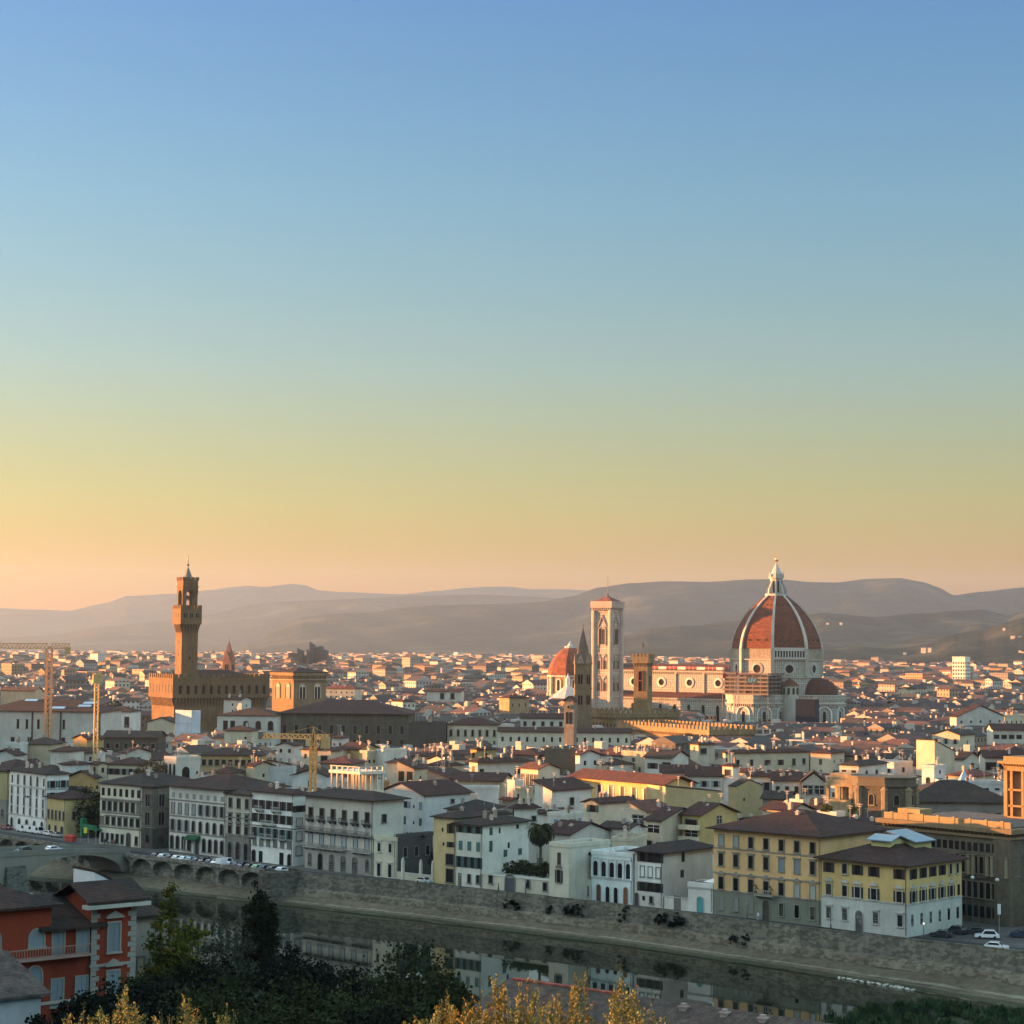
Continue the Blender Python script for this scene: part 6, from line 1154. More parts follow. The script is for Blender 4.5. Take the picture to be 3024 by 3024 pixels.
hb = sp('D', 690, 866, 1215, 838, 14.2, 44, 'gx', (.46,.34,.14), 1060, rc=RM, chim=1, F=[pl(1, 8.6, 3.8, 2.0, 'cross', None, .05, .95), pl(1, 11.6, 3.6, 1.6, 'frame')], Rr=[pl(1, 12.2, 1.6, 1.6, 'frame+cross', None, .4, .6)], label='ochre house with stacked sunlit balconies facing left')
for c_ in list(hb.children):
    if c_.name.startswith('wall'): w_ = -min(v.co.x for v in c_.data.vertices)
for z in (8.2, 11.0): b = MB(); b.box(-w_, -.2, -1.6, 0, z-.2, z+.9); b.build('balcony', PL, hb, (.62,.52,.36))
sp('D', -80, 190, 330, 965, 11.5, 40, 'gx', W1, 1060, rc=ROOFD, chim=2, label='white house with dark slate brown roof behind the ornate palazzo')
sp('D', 20, 250, 255, 1080, 11.0, 20, 'flat', C1, 1180, d=9, chim=2, F=[pl(1, 8, .8, .8)], label='irregular cream terrace wall with satellite dishes behind the ornate palazzo')
sp('D', 1458, 1712, 1935, 795, 15.0, 46, 'gx', C1, 870, rc=RM, chim=2, F=[pl(2, 12, 1.6, 1.6, 'arch')], label='sunlit terrace house directly above the big golden palace roof')
sp('D', 1716, 1840, 1900, 715, 16.2, 44, 'flat', W1, 780, d=6, chim=3, F=[pl(1, 14, 1.2, 1.2)], label='bright sunlit roof room with chimneys above the big golden palace')
sp('E', 226, 350, 702, 905, 13.8, 46, 'shx', (.58,.50,.42), 1025, rc=ROOF, chim=1, Rr=[pl(1, 10.2, .6, 1.2, 'plain', None, .45, .55), pl(1, 10.0, .6, 1.4, 'plain', None, .8, .92)], label='pinkish beige house with two slit windows between the two yellow palaces')
sp('E', 45, 215, 300, 800, 15.6, 44, 'flat', W1, 900, d=6, chim=0, label='white terrace wall with sunlit posts and potted shrubs')
sp('E', 1000, 1110, 1218, 365, 17, 40, 'flat', W2, 490, chim=1, F=[pl(1, 12, 1.6, 2.0, 'arch')], Rr=[pl(1, 15, 1.0, 1.2), pl(1, 11.4, 1.6, 2.2, 'open', SHB)], label='white cubic house with arched door and dark shutters near the stone pavilion')
sp('E', 950, 1115, 1300, 222, 20, 46, 'shb', C1, 330, chim=3, oh=.2, label='tall sunlit blank end wall with three chimneys')
sp('E', 1242, 1460, 1660, 445, 16.2, 42, 'hip', C1, 505, rc=(.13,.04,.03), chim=2, F=[pl(3, 13, 1.1, 1.5)], label='cream house with sunlit front and red roof near the glass pyramid')
sp('E', 1575, 1858, 1862, 275, 18.4, 5, 'gx', (.42,.40,.34), 370, d=12, rc=RM, chim=2, F=[pl(1, 14.2, 3.4, 2.6, 'frame', None, 0, .4), pl(1, 14.2, 5.5, 2.8, 'frame', None, .45, 1)], label='beige house with wide studio glazing left of the library tower')
sp('E', 246, 420, 682, 348, 16.6, 35, 'hip', W1, 410, rc=ROOFD, chim=1, F=[pl(2, 13.4, 1.6, 1.8, 'open', SHGY)], Rr=[pl(2, 13.2, 2.0, 1.8, 'arch', None, .1, .8)], label='white house with brown roof and two arched windows behind the stone pavilion')
sp('E', -20, 165, 290, 235, 18, 30, 'hip', C1, 330, rc=RM, chim=1, F=[pl(1, 14, 1, 2, 'shut')], label='cream house under a broad maroon roof left of the white arched house')
sp('E', 1095, 1345, 1482, 68, 18.4, 36, 'gy', C1, 160, rc=ROOFD, chim=2, F=[pl(3, 14.6, 1.2, 2.2, 'open', SHGY)], Rr=[pl(1, 14, .8, 2)], label='cream gabled house with green brown roof below the long white arcaded palace')
sp('E', 1650, 1990, 1995, 22, 19.5, 3, 'gx', W1, 110, rc=RM, d=14, chim=1, F=[pl(5, 15.6, 2.4, 1.9)], label='long white house with five wide dark openings at the right edge')
sp('E', 1740, 1995, 2000, 250, 17.5, 8, 'hip', W2, 330, rc=RM, d=22, pitch=.5, chim=1, F=[pl(2, 13.5, 1.4, 2)], label='huge maroon pyramid roof above the library tower')
sp('E', 840, 1850, 1860, 690, 15.5, 3, 'hip', G1, 760, rc=ROOFD, d=22, pitch=.42, chim=1, name='town_palace', cat='palace', F=[pl(10, 10.6, 1.3, 2.4, 'frame')], label='wide shaded palace with long dark roof left of the library tower')
sp('E', 1160, 1735, 1740, 512, 16.8, 2, 'flat', W2, 560, d=6, chim=1, F=[pl(6, 15.0, 1.3, .6)], label='long low white wall with slot windows behind the wide dark roof')
sp('E', 1095, 1375, 1380, 680, 14.6, 4, 'flat', C2, 790, d=8, chim=0, label='plain beige block with a sunlit coping behind the library roof')
b = MB(); q = at(2847, 2322, 560); b.cone([(-3.2,-3.2),(3.2,-3.2),(3.2,3.2),(-3.2,3.2)], 14.5, 21.5); o = b.build('glass_pyramid', FA, None, (.35,.42,.5), (q.x, q.y, 0)); tag(o, 'small pale glass pyramid skylight on a roof left of the library tower', 'skylight')
# white modern palace with slits, left
lw = spec(-60, 300, 318, Y_('L', 1298), 23.5, 6, 30, roof='hip', wall=(.50,.47,.41), rc=RM, pitch=.30, oh=1.0, chim=0, vb=2202, name='museum', cat='museum', F=[(15.5, 1, 1.2, 4.4, 'plain', None, .28, .34), (15.5, 1, 1.2, 4.4, 'plain', None, .355, .415), (15.5, 1, 1.2, 4.4, 'plain', None, .45, .51), (15.5, 1, 1.2, 4.4, 'plain', None, .54, .60), (15.5, 1, 1.2, 4.4, 'plain', None, .66, .72), (9.5, 5, 1.6, 2.2, 'frame', None, .2, .9)], label='long white museum building with black vertical strips and narrow slits')
for c_ in lw.children:
    if c_.name.startswith('wall'): w_ = -min(v.co.x for v in c_.data.vertices)
for q_ in (.43, .57, .665, .985): b = MB(); b.box(-w_*(1-q_)-.35, -w_*(1-q_)+.35, -.35, 0, 0, 23.4); b.build('black_strip', PA, lw, BLK)
for q_, y_ in ((.62, 3), (.82, 6), (.84, 10), (.33, 13)): b = MB(); b.box(-3, 3, -1.4, 1.4, .0, .15); o = b.build('roof_light', FA, lw, (.25,.36,.46), (-w_*(1-q_), y_+1, 23.9+(y_+1)*.30)); o.rotation_euler = (math.atan(.30), 0, 0)
sp('L', 990, 1250, 1290, 1295, 21.5, 8, 'hip', (.56,.56,.5), 1460, d=14, rc=RM, chim=0, F=[pl(3, 14, 2.2, 5.0, 'frame')], label='white building with three tall windows right of the museum')
sp('L', 1395, 1655, 1665, 1400, 17.5, 10, 'gy', C1, 1470, rc=ROOFD, d=12, label='low cream gabled roof right of the three tall windows')
sp('L', 0, 330, 375, 1095, 24, 10, 'gx', (.5,.35,.22), 1150, rc=(.2,.065,.035), d=12, chim=2, label='house with a bright orange red roof behind the museum')
# long brown palace
bp_ = spec(822, 1205, 1212, 2110, 22.5, 2, 42, roof='hip', wall=(.095,.082,.062), wm=ST, rc=RM, pitch=.26, oh=1.6, chim=0, vb=2200, name='brown_palace', cat='palace', F=[(13.2, 11, 1.7, 4.0, 'frame'), (8.6, 11, 1.5, 1.8, 'plain')], label='massive long brown stone palace with a wide maroon roof')
sp('V', 770, 1345, 1352, 1592, 21.6, 3, 'hip', W1, 1710, rc=RM, d=30, pitch=.22, chim=0, F=[pl(2, 15, 2.2, 4.2, 'plain', None, .08, .32), pl(3, 15, 2.4, 4.2, 'arch+frame', None, .38, 1.0)], label='white wing with arched windows joined to the brown palace')
sp('V', 830, 1010, 1092, 1440, 27, 34, 'gx', W1, 1490, rc=RM, d=9, F=[pl(1, 24, 1, 1.2)], label='small white roof storey with a sunlit end below the town hall')
sp('V', 600, 758, 835, 1500, 23, 40, 'gy', C1, 1640, rc=RM, F=[pl(1, 15, 1.6, 4.4, 'arch')], label='pale church like gable beside the sheeted scaffold')
sp('M', 785, 1070, 1075, 1130, 20, 3, 'flat', (.06,.056,.05), 1250, d=14, chim=0, label='dark lower wing right of the long brown palace')
sp('M', 1082, 1470, 1476, 1138, 19.6, 3, 'hip', C1, 1230, rc=RM, d=16, chim=0, F=[pl(7, 14.6, 1.0, 2.8, 'frame')], label='cream palace with seven tall windows right of the brown palace')
spec(1471, 1862, 1862, 2165, 18.5, 3, 9, roof='gx', wall=(.60,.55,.42), rc=RM, chim=2, vb=2195, name='long_gallery', cat='building', F=[(14.4, 16, .95, 2.0, 'plain')], label='long cream gallery wing with sixteen small windows')
sp('G', -50, 435, 440, 1832, 20.5, 3, 'gx', W1, 1900, rc=RM, d=12, chim=1, F=[pl(5, 17, 1.4, 2.0, 'frame')], label='white gallery house with five windows left of the bell cote')
sp('M', 1477, 1556, 1703, 932, 24, 52, 'hip', (.32,.22,.12), 1030, rc=RM, chim=0, F=[pl(2, 20, .9, 1.6)], Rr=[pl(3, 19, .8, 1.8)], label='square brown tower house with a sunlit orange side, left of the baptistery')
sp('M', 655, 745, 838, 960, 22, 44, 'hip', W1, 1020, rc=RM, chim=1, F=[pl(1, 19, 1, 1.2)], Rr=[pl(3, 19, 1.2, 1.4)], label='tall white house with sunlit face between the brown palace and the far dome')
sp('M', 925, 1190, 1200, 885, 23, 10, 'gx', W1, 960, rc=RM, d=10, F=[pl(2, 18, 2.6, 4, 'frame', None, .3, .9)], label='white gabled hall with big glazed openings before the hazy plain')
sp('M', 136, 380, 445, 862, 25, 20, 'hip', C1, 930, rc=(.14,.04,.03), d=12, chim=1, F=[pl(6, 22, .9, 1.0)], label='sunlit cream long house with bright red roof, right of the church block')
sp('R', 1075, 1140, 1640, 1645, 21, 58, 'gx', W1, 1700, rc=RM, chim=1, F=[pl(1, 15, 1.2, 2)], Rr=[pl(5, 18, 1.2, 1.2)], label='long church hall with maroon roof and sunlit gable on the right')
sp('R', 1530, 1640, 1932, 1640, 20, 50, 'flat', C1, 1700, chim=4, F=[pl(2, 17, 1.2, 1.6)], Rr=[pl(6, 16, 1, 1.8)], label='sunlit cream terrace palace at the right edge beyond the church hall')
sp('R', 540, 628, 716, 1355, 24, 44, 'gy', C1, 1400, rc=RM, chim=1, F=[pl(2, 20, 1, 1.4)], label='golden sunlit gabled house right of the cathedral apse')
q = at(2850, 1950, 2150); zt = zat(0, 1942, q.xy); tb = house((q.x, q.y), R(38), 15, 13, zt, 'flat', (.66,.60,.50), label='tall white apartment tower lit gold on its left side, far right', name='apartment_tower', cat='tower block', F=[(z, 5, 1.6, 2.0, 'plain') for z in range(4, int(zt)-2, 4)], Rr=[(z, 4, 1.6, 2.0, 'plain') for z in range(4, int(zt)-2, 4)], vb=2002)
# tiny chapel turret and flags are skipped; russet tree and quay trees
for nm, px, py, D, blobs, n, size, cols, lab in (
    ('quay', 227, 2330, 575, [(0,0,8,4.6,4.6,6),(0,0,3,5,5,4)], 5000, .55, GD, 'dense dark evergreen left of the pair on the quay'),
    ('quay', 272, 2325, 566, [(0,0,8,4.8,4.6,5.5),(1,0,3,5,5,4)], 5000, .55, GD, 'dense dark evergreen right of the pair, beside the cream palace'),
    ('russet', 447, 2250, 640, [(0,0,13,5.5,5,4.6)], 2500, .6, [(.09,.06,.025),(.07,.055,.03)], 'russet brown tree among the roofs beside the sunlit arches')):
    P = at(px, py, D); tree('leafy_tree', (P.x, P.y, 0), blobs, n, size, cols, lab, seed=px)
# ------------------------------------------------------------------ the rest of the roofs: a dense quarter laid out street by street
def sat(A, B):
    for P in (A, B):
        for i in range(len(P)):
            x0, y0 = P[i]; x1, y1 = P[(i+1) % len(P)]; nx_, ny_ = y1-y0, x0-x1
            a_ = [p[0]*nx_+p[1]*ny_ for p in A]; b_ = [p[0]*nx_+p[1]*ny_ for p in B]
            if max(a_) <= min(b_) or max(b_) <= min(a_): return False
    return True
def hmax(cs, D, h, extra=3.0):             # lower a roof that would hide what stands visibly behind it
    px = [proj((c[0], c[1], h))[0] for c in cs]; a_, b_ = min(px), max(px)
    for (rc_, rd, r0, r1, vb) in RES:
        if vb and rd > D and a_ < r1 and b_ > r0:
            for _ in range(12):
                if min(proj((c[0], c[1], h+extra))[1] for c in cs) >= vb: break
                h -= 1.3
    return h
rnd = random.Random(5)
def lattice(a, u0, u1, v0, v1, wu=(8, 17), wv=(9, 15), gap=.0, street=5.0):
    X, Y = Vector((math.cos(a), -math.sin(a))), Vector((math.sin(a), math.cos(a))); v = v0; r = 0
    while v < v1:
        dv = rnd.uniform(*wv); u = u0+rnd.uniform(0, 10); c = 0
        while u < u1:
            du = rnd.uniform(*wu); yield X, Y, u, v+rnd.uniform(-.8, .8), du, dv; u += du+gap+(street if rnd.random() < .12 else 0); c += 1
        v += dv+(street if r % 2 else .3); r += 1
FR, FN = (FL[-1]-FL[2]).normalized(), None; FN = Vector((-FR.y, FR.x)); FN = FN if FN.y > 0 else -FN
def behind(p): return (Vector(p)-FL[4]).dot(FN)
SINGLES = []; MASS = []
RESN = list(RES)
a44 = R(43); cells = list(lattice(a44, -900, 1500, 250, 1300))
for X, Y, u, v, du, dv in cells:
    C = X*(u+du)+Y*v; cs = [C, C-X*du, C-X*du+Y*dv, C+Y*dv]; D = C.y
    if min(behind(c) for c in cs) < 17 or D > 1250 or D < 380: continue
    P = [proj((c.x, c.y, 12))[0] for c in cs]; inview = max(P) > -20 and min(P) < 3044
    if max(P) < -900 or min(P) > 3250: continue
    cc = [(c.x, c.y) for c in cs]
    if any(abs(r[1]-D) < 90 and sat(cc, r[0]) for r in RESN): continue
    h = rnd.uniform(12.0, 15.5) if D < 560 else rnd.uniform(14.0, 17.4)
    if rnd.random() < .06: h += 2
    h = hmax(cc, D, h)
    if h < 5: continue
    (SINGLES if inview else MASS).append((D, C, X, Y, du, dv, h, cc))
SINGLES.sort(key=lambda s: s[0])
near = SINGLES[:222]; MASS += SINGLES[222:]
print('SINGLES', len(SINGLES), 'limit depth', near[-1][0] if near else 0)
WCOL = [((.53,.50,.44), 'white'), ((.47,.48,.46), 'pale bluish'), ((.50,.42,.30), 'cream'), ((.52,.46,.37), 'ivory'), ((.38,.27,.13), 'ochre'), ((.40,.33,.23), 'beige'), ((.22,.19,.155), 'grey brown'), ((.44,.38,.31), 'pinkish beige')]
RCOL = [((.043,.017,.015), 'maroon'), ((.032,.021,.016), 'brown'), ((.075,.028,.019), 'reddish'), ((.024,.020,.017), 'dark'), ((.038,.018,.015), 'wine red')]
ANCH = [(rt, rt['label']) for rt in bpy.data.objects if rt.get('category') and rt.type == 'EMPTY']
SHORT = {'white five storey hotel with': 'white lettered hotel', 'long white museum building': 'white museum', 'massive long brown stone': 'long brown palace', 'sunlit yellow tower crane': 'sunlit yellow crane', 'big golden yellow palace': 'big golden palace', 'long golden sunlit palace': 'golden arcade palace', 'ornate dark stone polygonal': 'dark stone pavilion', 'white house with blue': 'palm and blue shutters', 'grey balconied palace with': 'grey balconied palace',
 'long white palace with': 'white pedimented palace', 'narrow ochre yellow house': 'narrow ochre quay house', 'tall windowless brown stone': 'windowless brown block', 'long cream palace with': 'long cream palace', 'huge dark stone library': 'dark library', 'brown stone crenellated town': 'town hall', 'long low battlemented palace': 'low battlemented palace', 'house with white painted': 'mauve walled quay house', 'wide shaded palace with': 'wide shaded palace', 'large blank ochre flank': 'blank ochre flank wall', 'cream palace of seven': 'seven bay cream palace',
 'huge maroon pyramid roof': 'maroon pyramid roof', 'cream palace with seven': 'seven window cream palace', 'white tower house with': 'pyramid roofed tower house', 'large pale blue house': 'large pale blue house', 'pinkish white roof turret': 'pinkish roof turret', 'white cubic house with': 'white cubic house', 'long ochre house with': 'nine window ochre house', 'roof terrace house with': 'three arch terrace house', 'grey house with a': 'grey loggia house', 'tall sunlit blank end': 'tall sunlit end wall', 'cream gabled house with': 'green shuttered gable', 'white and green marble': 'cathedral'}
AL = []
for rt, lb in ANCH:
    for k_, v_ in SHORT.items():
        if lb.startswith(k_): AL.append((v_, proj(rt.location)[0], rt.location.y))
used = {}
def autolabel(px, D, wn, rn, shape, extra):
    best = sorted(AL, key=lambda q: abs(q[1]-px)/30+abs(q[2]-D)/14)
    for q in best[:7]:
        dx, dd = px-q[1], D-q[2]
        rel = ('behind' if dd > 0 else 'in front of') if abs(dx) < 90 else ('left of' if dx < 0 else 'right of')
        if abs(dx) >= 90 and abs(dd) > 45: rel = ('behind and ' if dd > 0 else 'before and ')+rel
        lb = '%s %s house with %s roof %s the %s' % (extra, wn, rn, rel, q[0])
        if lb not in used: used[lb] = 1; return lb
        lb = '%s %s %s house with %s roof %s the %s' % (extra, shape, wn, rn, rel, q[0])
        if lb not in used and len(lb.split()) < 17: used[lb] = 1; return lb
    for o_ in ('second', 'third', 'fourth', 'fifth', 'sixth'):
        lb2 = o_+' '+lb
        if lb2 not in used and len(lb2.split()) < 17: used[lb2] = 1; return lb2
    return lb2
for (D, C, X, Y, du, dv, h, cc) in near:
    wc, wn = rnd.choice(WCOL) if rnd.random() > .38 else WCOL[rnd.choice((0, 3))]; rc_, rn = rnd.choice(RCOL); kind = rnd.choice(['hip', 'gx', 'gx', 'gy', 'gy', 'shy', 'shb', 'shx', 'flat']) if rnd.random() > .1 else 'flat'
    pitch = rnd.uniform(.30, .42) if kind in ('hip', 'gx', 'gy') else rnd.uniform(.14, .24)
    if kind in ('shy', 'shb', 'shx'): h -= 1.2
    a = math.atan2(-X.y, X.x); Fw = []; Rw = []
    for k_ in range(2):
        z_ = h-2.9-3.5*k_
        if z_ < 3: break
        n1 = rnd.choice((0, 1, 2, 2, 3)) if du > 7 else 1; n2 = rnd.choice((0, 0, 1, 2)); st = rnd.choice(('plain', 'open', 'frame', 'shut', 'open'))
        sc_ = rnd.choice((SHB, SHG, SHGY, (.09,.06,.04)))
        if n1: Fw.append((z_, n1, 1.0, rnd.choice((1.4, 1.7, 2.0)), st, sc_))
        if n2: Rw.append((z_, n2, 1.0, rnd.choice((1.4, 1.7)), st, sc_))
    nch = rnd.choice((1, 2, 2, 3)); random.seed(int(D*100))
    ht = 'tall' if h > 16.5 else ('low' if h < 12.5 else rnd.choice(('narrow' if du < 11 else 'broad', 'square')))
    shape = {'hip': 'hipped', 'gx': 'gabled', 'gy': 'front gabled', 'shy': 'lean to', 'shb': 'back sloping', 'shx': 'one slope', 'flat': 'flat topped'}[kind]
    rt = house((C.x, C.y), a, du-.15, dv-.15, h, kind, wc, rc_, oh=rnd.uniform(.35, .8), pitch=pitch, F=Fw, Rr=Rw, chim=nch, name='town_house', cat='house', group='tiled houses of the old quarter', res=False, label=autolabel(proj((C.x, C.y, h))[0], D, wn, rn if kind != 'flat' else 'terraced', shape, ht))
    clutter(rt, h, kind)
    if rnd.random() < .25:                 # rooftop room or terrace box
        w_, d_ = rnd.uniform(2.0, 3.8), rnd.uniform(2, 3.4); x_, y_ = -rnd.uniform(w_+.5, max(w_+.6, du-1)), rnd.uniform(1, max(1.1, dv-d_-1)); b = MB(); zt_ = h+rnd.uniform(2.2, 3.6); b.box(x_, x_+w_, y_, y_+d_, h-.5, zt_); b.build('roof_room', PL, rt, rnd.choice(((.58,.5,.4), (.5,.47,.42), (.46,.36,.24))))
        b = MB(); b.box(x_-.3, x_+w_+.3, y_-.3, y_+d_+.3, zt_, zt_+.22); b.build('room_roof', TI, rt, rc_)
    if rnd.random() < .55:                 # aerial
        x_, y_ = -rnd.uniform(1, du-1), rnd.uniform(1, dv-1); b = MB(); z_ = h+rnd.uniform(3.2, 4.8); b.box(x_-.04, x_+.04, y_-.04, y_+.04, h, z_); b.box(x_-.7, x_+.7, y_-.03, y_+.03, z_-.3, z_-.24); b.box(x_-.5, x_+.5, y_-.03, y_+.03, z_-.8, z_-.74); b.build('aerial', PA, rt, (.3,.3,.3))
    if rnd.random() < .35 and kind != 'flat':
        b = MB(); x_ = -rnd.uniform(2, du-2); b.lathe([(.05, 0), (.42, .12), (.5, .2)], 10); b.xf(Matrix.Rotation(R(70), 4, 'X')); o = b.build('satellite_dish', PA, rt, (.7,.7,.68), (x_, dv*.4, h+2.2))
# ---- everything further off: one mass, counted in thousands
MV, MF, MM, MT, MU = [], [], [], [], []
def mface(pts, mi, col, uv=None):
    n = len(MV); MV.extend(pts); MF.append(tuple(range(n, n+len(pts)))); MM.append(mi); MT.append(col); MU.append(uv or [(0, 0)]*len(pts))
def mhouse(C, X, Y, du, dv, h, kind, wc, rc_, pitch=.3, oh=.4, z0=0.0):
    p = [C-X*du, C, C+Y*dv, C-X*du+Y*dv]; u = rnd.uniform(0, 3)
    for i in range(4):
        A, B = p[i], p[(i+1) % 4]; L_ = (B-A).length
        mface([(A.x,A.y,z0),(B.x,B.y,z0),(B.x,B.y,h),(A.x,A.y,h)], 0, wc, [(0,u),(L_,u),(L_,u+h-z0),(0,u+h-z0)])
    if kind == 'flat': mface([(q.x,q.y,h) for q in p], 1, (.2,.18,.16)); return
    e = [p[0]-X*oh-Y*oh, p[1]+X*oh-Y*oh, p[2]+X*oh+Y*oh, p[3]-X*oh+Y*oh]; E_ = [(q.x,q.y,h-.05) for q in e]
    if du >= dv:
        m = (dv/2+oh); z = h+m*pitch; A, B = (e[0]+e[3])/2, (e[1]+e[2])/2
        if kind == 'hip': A = A+X*m; B = B-X*m
        A, B = (A.x,A.y,z), (B.x,B.y,z); mface([E_[0],E_[1],B,A], 1, rc_); mface([E_[2],E_[3],A,B], 1, rc_)
        g = 1 if kind == 'hip' else 0; mface([E_[1],E_[2],B], g, rc_ if g else wc, [(0,0)]*3); mface([E_[3],E_[0],A], g, rc_ if g else wc, [(0,0)]*3)
    else:
        m = (du/2+oh); z = h+m*pitch; A, B = (e[0]+e[1])/2, (e[3]+e[2])/2
        if kind == 'hip': A = A+Y*m; B = B-Y*m
        A, B = (A.x,A.y,z), (B.x,B.y,z); mface([E_[1],E_[2],B,A], 1, rc_); mface([E_[3],E_[0],A,B], 1, rc_)
        g = 1 if kind == 'hip' else 0; mface([E_[0],E_[1],A], g, rc_ if g else wc, [(0,0)]*3); mface([E_[2],E_[3],B], g, rc_ if g else wc, [(0,0)]*3)
def mbox(x, y, w, z0, z1, col):
    X, Y = Vector((.73, -.68)), Vector((.68, .73)); p = [Vector((x, y))+X*a_*w+Y*b_*w for a_, b_ in ((-.5,-.5),(.5,-.5),(.5,.5),(-.5,.5))]
    for i in range(4): A, B = p[i], p[(i+1) % 4]; mface([(A.x,A.y,z0),(B.x,B.y,z0),(B.x,B.y,z1),(A.x,A.y,z1)], 0, col)
    mface([(q.x,q.y,z1) for q in p], 1, col)
def jit(c, s=.12):
    f = rnd.uniform(1-s, 1+s); return tuple(min(.75, x*f*rnd.uniform(.96, 1.04)) for x in c)
FW = [(.38,.35,.31), (.32,.27,.21), (.36,.32,.26), (.27,.23,.19), (.33,.31,.28), (.26,.17,.105), (.17,.145,.12), (.28,.22,.16), (.13,.11,.09)]
for (D, C, X, Y, du, dv, h, cc) in MASS:
    mhouse(C, X, Y, du-.1, dv-.1, h, rnd.choice(['hip', 'gable', 'gable', 'gable', 'gable', 'hip', 'gable', 'flat']), jit(rnd.choice(FW), .2), jit(rnd.choice(RCOL)[0], .3), rnd.uniform(.34, .46), .6)
    for _ in range(rnd.choice((0, 1, 2))): q = C-X*rnd.uniform(1, du-1)+Y*rnd.uniform(1, dv-1); mbox(q.x, q.y, rnd.uniform(.5, .9), h, h+rnd.uniform(1.8, 3.2), jit((.5,.4,.3)))
    if rnd.random() < .10: q = C-X*rnd.uniform(2, du-2)+Y*rnd.uniform(2, dv-2); mbox(q.x, q.y, rnd.uniform(2.5, 4), h, h+rnd.uniform(2.5, 4.5), jit((.4,.36,.3)))
def farfield(a, D0, D1, wu, wv, hr, flatp, skip, street):
    for X, Y, u, v, du, dv in lattice(a, -D1*1.1, D1*1.1, D0*.3, D1*1.3, wu, wv, street=street):
        if rnd.random() < skip: continue
        C = X*(u+du)+Y*v; D = C.y
        if not (D0 <= D < D1) or behind(C) < 20: continue
        px = proj((C.x, C.y, 10))[0]
        if px < -500 or px > 3150: continue
        cs = [C, C-X*du, C-X*du+Y*dv, C+Y*dv]; cc = [(c.x, c.y) for c in cs]
        if D < 1700 and any(abs(r[1]-D) < 130 and sat(cc, r[0]) for r in RESN): continue
        h = rnd.uniform(*hr)
        if D > 1500 and rnd.random() < .05: h += rnd.uniform(4, 10)
        h = hmax(cc, D, h, 2.0)
        if h < 4: continue
        if min(proj((c.x, c.y, h))[1] for c in cs) < 1921: h = 20
        yield D, C, X, Y, du, dv, h
for D, C, X, Y, du, dv, h in farfield(R(56), 1250, 2100, (9, 19), (10, 17), (14.5, 18.5), 0, .03, 5):
    mhouse(C, X, Y, du, dv, h, rnd.choice(['hip', 'gable', 'gable', 'gable', 'gable', 'flat']), jit(rnd.choice(FW), .25), jit(rnd.choice(RCOL)[0], .3), rnd.uniform(.36, .48), .7)
    if rnd.random() < .35: q = C-X*rnd.uniform(1, du-1)+Y*rnd.uniform(1, dv-1); mbox(q.x, q.y, rnd.uniform(1, 3), h, h+rnd.uniform(2.4, 4.8), jit((.4,.35,.28)))
FW2 = FW+[(.42,.40,.36)]+[(.3,.16,.09)]
for D, C, X, Y, du, dv, h in farfield(R(50), 2100, 4200, (10, 28), (10, 20), (13, 21), .5, .16, 9):
    mhouse(C, X, Y, du, dv, h+(rnd.uniform(5, 12) if rnd.random() < .04 else 0), rnd.choice(['hip', 'gable', 'gable', 'hip', 'flat']), jit(rnd.choice(FW2), .25), jit(rnd.choice(RCOL)[0], .3), .42, .8)
for D, C, X, Y, du, dv, h in farfield(R(46), 4200, 7600, (12, 36), (12, 26), (10, 26), .6, .74, 24):
    mhouse(C, X, Y, du, dv, h, rnd.choice(['hip', 'flat', 'flat']), jit(rnd.choice(FW2)), jit(rnd.choice(RCOL)[0], .3))
# hamlets on the near hills
for ri, cnt in ((4, 16), (3, 6)):
    rows = HILLZ[ri]
    for _ in range(cnt):
        i = rnd.randrange(10, len(rows)-10); m = rnd.randrange(6, 15); q = rows[i][m]
        cl = rnd.choice((1, 2, 4))
        for _k in range(cl): x_, y_ = q[0]+rnd.uniform(-50, 50), q[1]+rnd.uniform(-25, 25); mhouse(Vector((x_, y_)), Vector((.8,-.6)), Vector((.6,.8)), rnd.uniform(7, 14), 8, q[2]+rnd.uniform(3, 7), 'gable', jit((.42,.36,.28)), (.2,.1,.07), z0=q[2]-10)
me = bpy.data.meshes.new('distant_city'); me.from_pydata(MV, [], MF); me.materials.append(CI); me.materials.append(CR_); me.polygons.foreach_set('material_index', MM)
at_ = me.attributes.new('tint', 'FLOAT_COLOR', 'FACE'); at_.data.foreach_set('color', [x for c in MT for x in (*c, 1)]); uv = me.uv_layers.new(name='uv'); uv.data.foreach_set('uv', [x for f in MU for p in f for x in p]); me.update()
o = link('distant_city', me); tag(o, kind='stuff'); print('MASS faces', len(MF))
TV = []
blobs = []
for _ in range(150):
    D = rnd.choice((rnd.uniform(900, 1900), rnd.uniform(1800, 5200))); px = rnd.uniform(-50, 3070); P = at(px, 1950, D); s_ = rnd.uniform(4, 9)*(1+D/4000)
    hz_ = hmax([(P.x-s_, D), (P.x+s_, D)], D, 16, 0)
    if hz_ < 8 or (D < 1700 and any(abs(r[1]-D) < 60 and r[2] < px < r[3] for r in RES)): continue
    blobs.append((P.x, D, hz_-s_*.5, s_*1.5, s_, s_*.7))
o = link('distant_trees', leafmesh('distant_trees', blobs, 26000, 2.2, [(.03,.04,.018),(.05,.05,.022),(.028,.036,.02)], seed=9), color=(1,1,1)); tag(o, kind='stuff')
